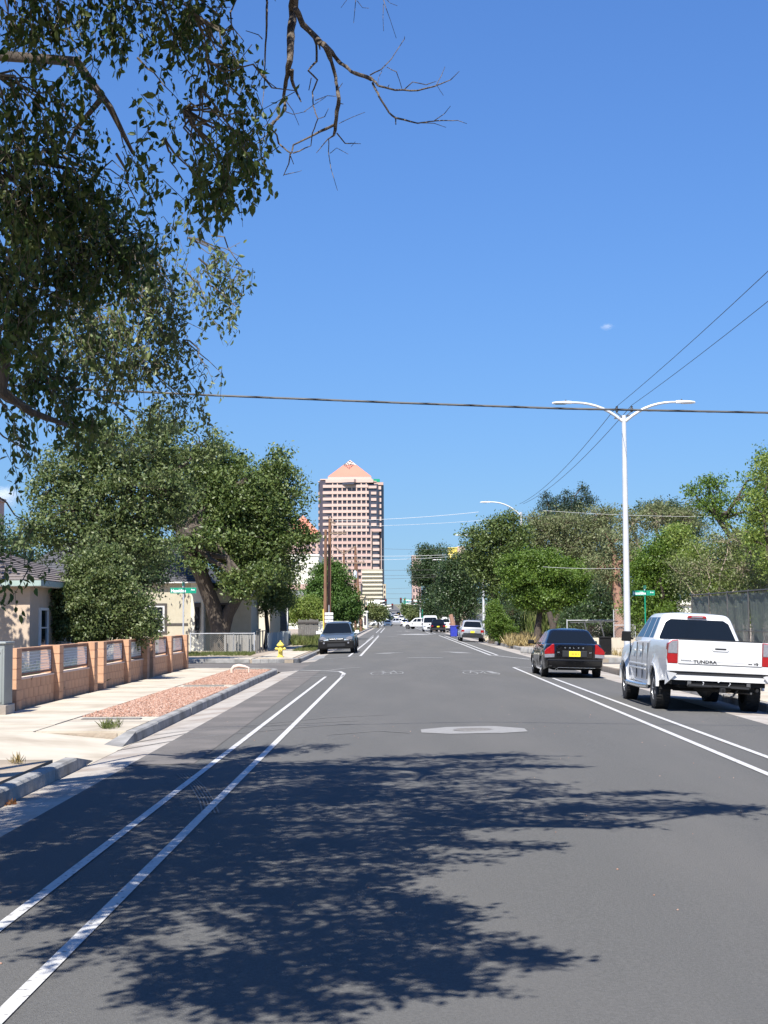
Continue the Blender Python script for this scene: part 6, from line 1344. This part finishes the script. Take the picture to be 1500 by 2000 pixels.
# --- grass, weeds, straw (stuff)
def tuft(name, label, px0, px1, Y0, Y1, n, h, m, seed, x0=None, x1=None, z=0.0):
    n = int(n * 1.8)
    rng = np.random.default_rng(seed); Y = rng.uniform(Y0, Y1, n)
    if x0 is None: X = np.array([at(rng.uniform(px0, px1), 1208, y).x for y in Y])
    else: X = rng.uniform(x0, x1, n)
    P = np.stack([X, Y, np.full(n, z)], 1)
    # gather the blades into tufts
    k = max(4, n // 30); c = P[:k]; w = rng.integers(0, k, n); P = c[w] + rng.normal(size=(n, 3)) * np.array([h * .25, h * .4, 0])
    return tag(leaves(name, P, h, M[m], rng, up=2.6, aspect=.035, var=.4), label, name.replace('_', ' '), kind='stuff')
tuft('dry_grass', 'pale dry straw grass round the second lamp post on the right verge', 995, 1035, 92, 112, 3600, .5, 'straw', 71)
tuft('dry_grass', 'pale dry straw behind the black sedan under the dark trunks', 1035, 1130, 96, 112, 2500, .5, 'straw', 72)
tuft('tall_weeds', 'tall green yellow weeds behind the trunks of the bright tree', 1025, 1130, 108, 118, 3500, 1.6, 'weed', 73)
tuft('lawn_grass', 'green grass strip before the chain link fence at the left corner', 375, 488, 71.5, 76, 6000, .12, 'weed', 74, x0=-10.4, x1=-6.6)
tuft('verge_grass', 'green grass verge left of the parked blue grey SUV', 0, 0, 80, 104, 6000, .13, 'weed', 75, x0=-4.3 - .9, x1=-4.15, z=.0)
tuft('tall_weeds', 'dry green weeds around the dark board fence on the left', 572, 632, 97, 116, 3000, .45, 'weed', 76)
tuft('verge_grass', 'weeds at the foot of the far wooden poles on the left', 0, 0, 160, 230, 2500, .35, 'weed', 77, x0=-6, x1=-4.2)
tuft('weed_tuft', 'small dry weed growing at the driveway corner before the gravel', 0, 0, 23.5, 24.2, 110, .12, 'weed', 78, x0=-4.5, x1=-4.2, z=.02)
tuft('weed_tuft', 'sparse weeds in the dirt beside the near left kerb', 0, 0, 15.5, 18.6, 160, .10, 'straw', 79, x0=-4.9, x1=-4.2)
tuft('yard_plants', 'blue green low plants in the yard behind the block fence', 0, 0, 30, 52, 9000, .45, 'leaf_elm', 80, x0=-9.2, x1=-7.6)
tuft('verge_grass', 'thin straw along the kerb before the lamp post on the right', 0, 0, 66, 74, 500, .22, 'straw', 81, x0=8.8, x1=12)
# --- the near elm on the left whose boughs hang into the picture
nb = Vector((-6.6, 12.5, 0)); NT = thing('near_elm_tree', 'large overhanging elm at the near left with hanging leafy boughs and one dead branch', 'tree', nb)
rg = random.Random(99); rng = np.random.default_rng(99)
L_ = lambda p: Vector(p) - nb
mb = MB(); mb.tube([L_((-6.6, 12.5, -.2)), L_((-6.5, 12.5, 1.5)), L_((-6.2, 12.6, 3.6)), L_((-5.9, 12.5, 5.2))], [.50, .40, .36, .32], 16); mb.build('trunk', M['bark'], NT, smooth=True)
root = at(575, -60, 12.0)
mb = MB()
limbs = [([(-5.9, 12.5, 5.0), (-5.0, 12.2, 7.2), (-3.2, 12.0, 8.4), (-1.8, 11.9, 8.3), (-1.0, 12.0, 7.5), root], .20, .088), ([(-5.9, 12.5, 5.0), (-5.4, 13.5, 6.6), (-4.6, 15.0, 7.4), at(150, 120, 14), at(215, 210, 14), at(260, 300, 14.3)], .09, .016),
 ([(-5.9, 12.5, 5.0), (-5.0, 10, 7.6), (-3.0, 7.0, 8.6), (0.2, 6.0, 8.8), (2.0, 8.0, 8.4)], .16, .015), ([(-5.9, 12.5, 5.0), (-5.0, 13.4, 5.0), at(-30, 640, 14), at(8, 700, 14), at(4, 765, 14), at(60, 805, 14.2), at(130, 830, 14.6)], .12, .02),
 ([at(200, 190, 14), at(150, 250, 14.2), at(130, 290, 14.4)], .03, .012), ([at(-40, 380, 13.5), at(40, 400, 13.6), at(110, 425, 13.8)], .035, .012), ([at(-40, 290, 13), at(60, 315, 13.2), at(140, 330, 13.3), at(200, 400, 13.4)], .03, .01)]
for l, r0_, r1_ in limbs: mb.tube([L_(p) for p in l], [r0_ + (r1_ - r0_) * i / (len(l) - 1) for i in range(len(l))], 9)
mb.build('limb', M['bark'], NT, smooth=True)
def P2(pts, Y=12.0, k=2.5, ox=400, oy=0):
    out = []; 
    for i, (x, y, w) in enumerate(pts): out.append((L_(at(ox + x / k, oy + y / k, Y + .12 * math.sin(i * 1.7 + x * .01))), max(.0018, w / k * Y / FPX / 2 * 1.18)))
    return out
dead = [
 [(445, -150, 46), (440, -60, 42), (432, 60, 38), (420, 180, 34), (415, 300, 28), (397, 390, 20), (385, 470, 14), (392, 535, 12), (345, 590, 11), (303, 652, 5)],
 [(425, 340, 18), (425, 390, 14), (445, 440, 12), (470, 497, 5)],
 [(442, 40, 26), (478, 120, 26), (540, 180, 27), (590, 230, 25), (618, 300, 17), (640, 380, 14), (655, 480, 16), (642, 580, 17), (630, 660, 12)],
 [(585, 220, 22), (650, 295, 16), (715, 350, 14), (800, 380, 18), (815, 390, 14)],
 [(808, 378, 12), (850, 420, 9), (930, 440, 8), (1040, 442, 7), (1120, 422, 6), (1200, 390, 4), (1243, 348, 2)],
 [(808, 366, 6), (860, 340, 5), (910, 290, 4), (975, 190, 3)], [(975, 190, 3), (976, 178, 1.5)],
 [(820, 405, 10), (850, 470, 9), (900, 550, 8), (930, 575, 9), (1040, 602, 6), (1130, 590, 5), (1235, 588, 3), (1280, 604, 1.5)],
 [(1120, 590, 4), (1170, 555, 3), (1200, 517, 1.5)], [(930, 575, 6), (933, 608, 4)], [(1040, 600, 4), (1120, 602, 3), (1178, 622, 1.5)],
 [(890, 328, 3), (935, 350, 4), (950, 390, 3), (962, 432, 3)], [(865, 345, 3), (848, 380, 2), (846, 410, 2)],
 [(975, 436, 5), (1015, 400, 4), (1080, 414, 4), (1130, 397, 2)], [(1130, 415, 3), (1155, 370, 3), (1173, 325, 1.5)], [(1135, 420, 2), (1165, 466, 1)], [(890, 432, 4), (900, 415, 3)],
 [(515, 150, 9), (545, 220, 10), (546, 300, 10), (505, 345, 8), (550, 390, 7), (525, 450, 6), (530, 520, 5), (552, 580, 5), (525, 650, 5), (518, 712, 4), (432, 747, 7)],
 [(520, 380, 4), (508, 440, 4)], [(632, 610, 12), (590, 630, 12), (510, 670, 8), (432, 708, 7), (425, 747, 7), (400, 735, 7), (360, 700, 8), (352, 660, 7), (326, 632, 7)],
 [(418, 747, 7), (410, 800, 5), (384, 858, 3)], [(388, 853, 4), (460, 838, 2), (472, 832, 1)], [(418, 760, 4), (434, 802, 3)],
 [(632, 660, 8), (600, 680, 5), (545, 747, 2.5)], [(605, 682, 4), (604, 740, 4), (615, 820, 3), (648, 930, 1.2)], [(645, 650, 6), (685, 700, 5), (725, 700, 4), (762, 702, 2)], [(612, 748, 3), (645, 722, 2.5), (700, 753, 1.5)], [(715, 715, 2), (735, 692, 2)],
 [(655, 603, 3), (720, 572, 2.5), (782, 548, 1)], [(540, 490, 4), (600, 467, 3), (638, 470, 3)], [(485, 545, 3), (520, 520, 3), (590, 475, 2)], [(552, 580, 3), (585, 570, 4), (604, 530, 2)], [(660, 505, 5), (676, 508, 3)], [(655, 430, 4), (673, 405, 2)], [(555, 210, 10), (562, 240, 6)],
 [(395, 490, 4), (430, 540, 3), (460, 612, 1.5)], [(395, 545, 4), (430, 558, 3), (495, 545, 2)], [(335, 590, 8), (305, 655, 4)],
 [(300, -60, 9), (303, 60, 10), (300, 180, 8), (294, 290, 7), (290, 430, 4), (280, 520, 1.5)], [(280, 190, 5), (262, 170, 4), (200, 150, 3)],
 [(745, -50, 4), (735, 20, 3), (727, 112, 1)], [(745, 5, 3), (770, 38, 2), (802, 40, 1)], [(860, -40, 4), (885, 40, 3), (905, 95, 2), (935, 187, 1)], [(872, 20, 3), (870, 90, 2), (873, 152, 1)], [(880, -10, 3), (905, 15, 2), (940, 28, 1)], [(700, -10, 2), (665, 38, 1)],
 [(165, -30, 7), (125, 60, 8), (130, 120, 6), (95, 150, 4), (92, 230, 3)], [(128, 100, 5), (150, 200, 4), (200, 290, 2)], [(40, 40, 4), (125, 35, 4)],
 [(350, 430, 4), (310, 400, 4), (240, 300, 3)]]
mb = MB()
for l in dead:
    q = P2(l); pts = [a for a, _ in q]; rr = [b for _, b in q]
    # add knobbly midpoints
    P_ = [pts[0]]; R2_ = [rr[0]]
    for i in range(1, len(pts)):
        d = (pts[i] - pts[i - 1]).length; nsub = max(1, min(5, int(d / .05)))
        for k in range(1, nsub + 1):
            u = k / nsub; j = 0 if k == nsub else .25
            P_.append(pts[i - 1].lerp(pts[i], u) + Vector((rg.gauss(0, 1), rg.gauss(0, 1), rg.gauss(0, 1))) * j * min(rr[i], .012)); R2_.append((rr[i - 1] + (rr[i] - rr[i - 1]) * u) * (1 + rg.uniform(-.14, .14) * (rr[i] > .01)))
    mb.tube(P_, R2_, 8)
mb.build('dead_branch', mat('dead_bark', (.085, .065, .05), .95, (.21, .175, .14), 18, bump=1.0, bscale=60, stretch=(2, 2, 1), c3=(.04, .03, .025), s3=12), NT, smooth=True)
near = [(70, 60, 110, 90, 12, 1), (230, 40, 110, 60, 12.4, 1), (370, 60, 100, 70, 12, 1.3), (455, 150, 60, 50, 11.6, 1.2), (480, 240, 50, 45, 11.5, 1.2), (440, 340, 60, 60, 11.3, 1.9), (400, 400, 45, 35, 11.3, 1.6), (470, 300, 45, 40, 11.4, 1.5), (340, 230, 60, 60, 12.2, .55), (290, 330, 50, 50, 12, .7), (60, 260, 90, 110, 12.6, 1.2), (40, 420, 90, 110, 12.8, 2.0), (150, 400, 80, 70, 13.2, 1.6), (190, 470, 80, 70, 14.2, 1.5), (170, 300, 60, 60, 13, .5),
        (110, 540, 110, 90, 14, 1.9), (30, 620, 80, 110, 13.5, 2.0), (230, 520, 80, 80, 14.5, 1.5), (520, 345, 12, 14, 11.3, .3), (300, 420, 45, 30, 12, .7), (170, 170, 60, 60, 13, .4),
        (310, 570, 100, 70, 17, 1.0), (420, 550, 55, 45, 17, .75), (465, 545, 34, 16, 17, .9), (440, 590, 34, 18, 17, .8), (430, 500, 30, 14, 17, .6), (455, 640, 22, 12, 17, .5), (300, 650, 100, 60, 17, 1.05), (420, 620, 36, 30, 17, .5), (180, 660, 90, 70, 16.5, 1.8), (80, 740, 80, 60, 15, 1.7), (220, 740, 90, 50, 17.2, 1.1), (340, 720, 70, 40, 17.5, .8), (410, 750, 40, 22, 17, .35), (330, 800, 80, 40, 17.5, .7), (395, 815, 25, 20, 17.5, .5), (140, 820, 80, 40, 15, 1.4), (40, 850, 40, 40, 14, .8), (20, 920, 22, 26, 13.5, .5), (60, 880, 20, 20, 13.5, .3), (360, 455, 60, 14, 16, .5), (20, 1060, 26, 26, 13.5, .8), (60, 1120, 26, 10, 13.5, .35), (30, 1160, 14, 8, 13.5, .25), (250, 870, 60, 30, 17.5, .5)]
tw_ = MB(); PP = []; DD = []
for (px, py, rx, ry, Y, d) in near:
    c = at(px, py, Y) - nb; k = Y / FPX; r = (rx * k, .55, ry * k)
    n = max(3, int(d * rx * ry * k * k * 3.14 * 125)); C = blob_clumps(rng, c, r, n, 2.2)
    PP.append((C, Y))
    for q in C:
        # a hanging twig with leaves along it
        q = Vector(q); ln = rg.uniform(.18, .42); dr = Vector((rg.gauss(0, .35), rg.gauss(0, .35), -1)).normalized()
        a = q + Vector((rg.gauss(0, .12), rg.gauss(0, .12), ln * .6)); b_ = q + dr * ln * .6
        if rg.random() < .97: tw_.tube([a, q, b_], [.0038, .0028, .0016], 3, cap=False)
        if rg.random() < .22: tw_.tube(jag(rg, Vector(c) + Vector((-.3, 0, .5)), a, 4, .05), [.012, .010, .008, .006, .004], 4, cap=False)
        m_ = rg.randint(7, 13)
        for i in range(m_):
            u = i / m_; p_ = a.lerp(q, u * 2) if u < .5 else q.lerp(b_, u * 2 - 1); DD.append((p_.x + rg.gauss(0, .018), p_.y + rg.gauss(0, .02), p_.z + rg.gauss(0, .012)))
tag(tw_.build('twigs', M['fine_twig'], NT), kind='stuff')
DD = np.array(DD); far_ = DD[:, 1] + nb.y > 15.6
tag(leaves('rear_crown_sun_tint', DD[far_], .066, M['leaf_soft'], rng, NT, down=1.2, aspect=.50, shape=6, var=.3), kind='stuff')  # brighter leaf colour here paints sunlight onto the rear boughs
DD = DD[~far_]
vis = DD + np.array(nb)[None]
# the 300 leaves that hang largest in view become parts of their own, the rest is joined
sel = np.argsort(vis[:, 1] + 100 * ((vis[:, 0] / vis[:, 1] < -.245) | ((vis[:, 2] - CAMZ) / vis[:, 1] > .38)) + rng.random(len(vis)) * .5)[:290]
mask = np.zeros(len(DD), bool); mask[sel] = True
tag(leaves('crown', DD[~mask], .070, M['leaf_near'], rng, NT, down=1.5, aspect=.52, shape=6, var=.28), kind='stuff')
lv = [leaves('leaf_mesh', np.zeros((1, 3)), .07, M['leaf_near'], np.random.default_rng(200 + i), None, down=1.6, aspect=.52, shape=6, var=.1) for i in range(12)]
for i, p in enumerate(DD[mask]):
    o = link_mesh('leaf', lv[i % 12].data, NT, p); o.rotation_euler[2] = rg.uniform(0, 6.28)
for o in lv: bpy.data.objects.remove(o)
# upper crown over the street (above the frame): it throws the big dappled shade on the road
sh = [(420, 1530, 330, 45, 1.0), (800, 1498, 220, 26, .6), (640, 1590, 320, 60, 1.2), (1000, 1590, 200, 24, .8), (1250, 1575, 190, 15, .7), (1400, 1582, 90, 8, .3), (250, 1640, 280, 70, 1.7), (600, 1690, 230, 60, 1.4), (820, 1660, 150, 26, .4), (650, 1790, 210, 50, 1.2), (330, 1760, 230, 45, .9), (880, 1868, 170, 22, .6), (620, 1880, 200, 45, 1.1), (440, 1940, 90, 22, .5), (540, 1975, 100, 22, .5), (80, 1600, 120, 50, 1.4), (120, 1700, 150, 55, 1.3), (200, 1560, 160, 40, 1.2), (820, 1800, 60, 20, .3), (960, 1540, 160, 16, .6), (980, 1478, 120, 8, .35), (1040, 1872, 50, 8, .2), (250, 1870, 150, 30, .35)]
UP = []; um = MB()
for (px, py, rx, ry, d) in sh:
    g = G(px, py); X, Y = rx * g.y / FPX, max(.35, ry * g.y * g.y / (FPX * 1.75))
    h0 = max(5.0, (2.05 + .425 * g.y) / 1.319) + .6; n = int(d * X * Y * 3.14 * 52)
    for i in range(n):
        a = rg.uniform(0, 6.283); q = math.sqrt(rg.random()) * 1.0; gx, gy = g.x + X * q * math.cos(a), g.y + Y * q * math.sin(a); h = h0 + rg.uniform(-.5, .9)
        c = Vector((gx - .17 * h, gy - .75 * h, h)); 
        need = CAMZ + .425 * max(0, c.y) + .25
        if c.z < need: h = h + (need - c.z) * .75; c = Vector((gx - .17 * h, gy - .75 * h, h))
        m_ = rg.randint(16, 26); e = Vector((rg.gauss(0, 1), rg.gauss(0, 1), rg.gauss(0, .4))).normalized() * .28
        um.tube([c - e, c + e], [.008, .004], 3, cap=False)
        for j in range(m_): u = rg.uniform(-1, 1); UP.append(tuple(c + e * u + Vector((rg.gauss(0, .05), rg.gauss(0, .05), rg.gauss(0, .04))) - nb))
fr_ = [((900, 1590), (1490, 1578), .28), ((950, 1560), (1330, 1548), .2), ((900, 1610), (1270, 1612), .25), ((800, 1640), (1080, 1655), .25), ((700, 1780), (1075, 1874), .3), ((650, 1800), (930, 1932), .3), ((560, 1830), (800, 1945), .3), ((500, 1860), (640, 1990), .3), ((420, 1870), (470, 1998), .25), ((330, 1850), (300, 1960), .25), ((750, 1740), (900, 1790), .22), ((800, 1500), (1140, 1498), .2), ((700, 1485), (1010, 1474), .16), ((400, 1500), (560, 1465), .16), ((300, 1510), (230, 1490), .16),
       ((150, 1560), (20, 1640), .3), ((200, 1640), (0, 1700), .3), ((250, 1690), (0, 1760), .3), ((300, 1740), (20, 1820), .25), ((320, 1800), (80, 1870), .22), ((200, 1560), (60, 1590), .25), ((380, 1700), (160, 1790), .3)]
for (p0, p1, w_) in fr_:
    a0, a1 = G(*p0), G(*p1); L = (a1 - a0).length; h0 = max(4.6, (2.05 + .425 * max(a0.y, a1.y)) / 1.319) + .2
    for i in range(int(L * 34) + 10):
        u = rg.random() ** .85; g = a0.lerp(a1, u); w = .6 * w_ * (1.25 - u); gx, gy = g.x + rg.gauss(0, w * .5), g.y + rg.gauss(0, w * .9); h = h0 + rg.uniform(-.25, .25)
        c = Vector((gx - .17 * h, gy - .75 * h, h)); need = CAMZ + .425 * max(0, c.y) + .25
        if c.z < need: h += (need - c.z) * .75; c = Vector((gx - .17 * h, gy - .75 * h, h))
        e = Vector((rg.gauss(0, 1) + (a1.x - a0.x) / L, rg.gauss(0, 1) + (a1.y - a0.y) / L, rg.gauss(0, .4))).normalized() * .22
        um.tube([c - e, c + e], [.007, .003], 3, cap=False)
        for j in range(rg.randint(9, 14)): u2 = rg.uniform(-1, 1); UP.append(tuple(c + e * u2 + Vector((rg.gauss(0, .04), rg.gauss(0, .04), rg.gauss(0, .03))) - nb))
um.v = [tuple(Vector(v) - nb) for v in um.v]
tag(um.build('upper_twigs', M['bark_dark'], NT), kind='stuff')
UP = np.array(UP)
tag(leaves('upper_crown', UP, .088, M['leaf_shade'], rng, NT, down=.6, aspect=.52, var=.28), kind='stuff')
# clouds
def cloud(label, px, py, Y, rx, ry, seed, dens=.012):
    c = at(px, py, Y); k = Y / FPX; rgc = random.Random(seed)
    m = bpy.data.materials.new('cloud_vapour'); m.use_nodes = True; nt = m.node_tree; nt.nodes.clear(); o_ = nt.nodes.new('ShaderNodeOutputMaterial'); v = nt.nodes.new('ShaderNodeVolumePrincipled')
    v.inputs['Color'].default_value = (1, 1, 1, 1); tc = nt.nodes.new('ShaderNodeTexCoord'); no = nt.nodes.new('ShaderNodeTexNoise'); no.inputs['Scale'].default_value = 2.2; no.inputs['Detail'].default_value = 5
    ln = nt.nodes.new('ShaderNodeVectorMath'); ln.operation = 'LENGTH'; nt.links.new(tc.outputs['Object'], ln.inputs[0]); nt.links.new(tc.outputs['Object'], no.inputs['Vector'])
    a = nt.nodes.new('ShaderNodeMath'); a.operation = 'MULTIPLY_ADD'; a.inputs[1].default_value = -1.15; nt.links.new(ln.outputs['Value'], a.inputs[0]); nt.links.new(no.outputs['Fac'], a.inputs[2])
    b = nt.nodes.new('ShaderNodeMath'); b.operation = 'ADD'; b.inputs[1].default_value = .12; nt.links.new(a.outputs[0], b.inputs[0])
    cc = nt.nodes.new('ShaderNodeMath'); cc.operation = 'MAXIMUM'; cc.inputs[1].default_value = 0; nt.links.new(b.outputs[0], cc.inputs[0])
    e = nt.nodes.new('ShaderNodeMath'); e.operation = 'MULTIPLY'; e.inputs[1].default_value = dens; nt.links.new(cc.outputs[0], e.inputs[0]); nt.links.new(e.outputs[0], v.inputs['Density']); nt.links.new(v.outputs[0], o_.inputs['Volume'])
    mb = MB(); mb.lathe([(0, -1)] + [(math.sin(R(a_)), -math.cos(R(a_))) for a_ in range(20, 180, 20)] + [(0, 1)], 16)
    o = mb.build('cloud', m, loc=c); o.scale = (rx * k, rx * k * .8, ry * k); tag(o, label, 'cloud'); return o
cloud('tiny lone white cloud in the blue sky above the lamp', 1185, 638, 5000, 24, 13, 1, .035)
cloud('white cloud low at the left edge behind the tall leafy tree', 5, 970, 5200, 70, 45, 2, .03)
cloud('small white cloud left behind the hanging boughs', 40, 865, 5100, 34, 24, 3, .03)
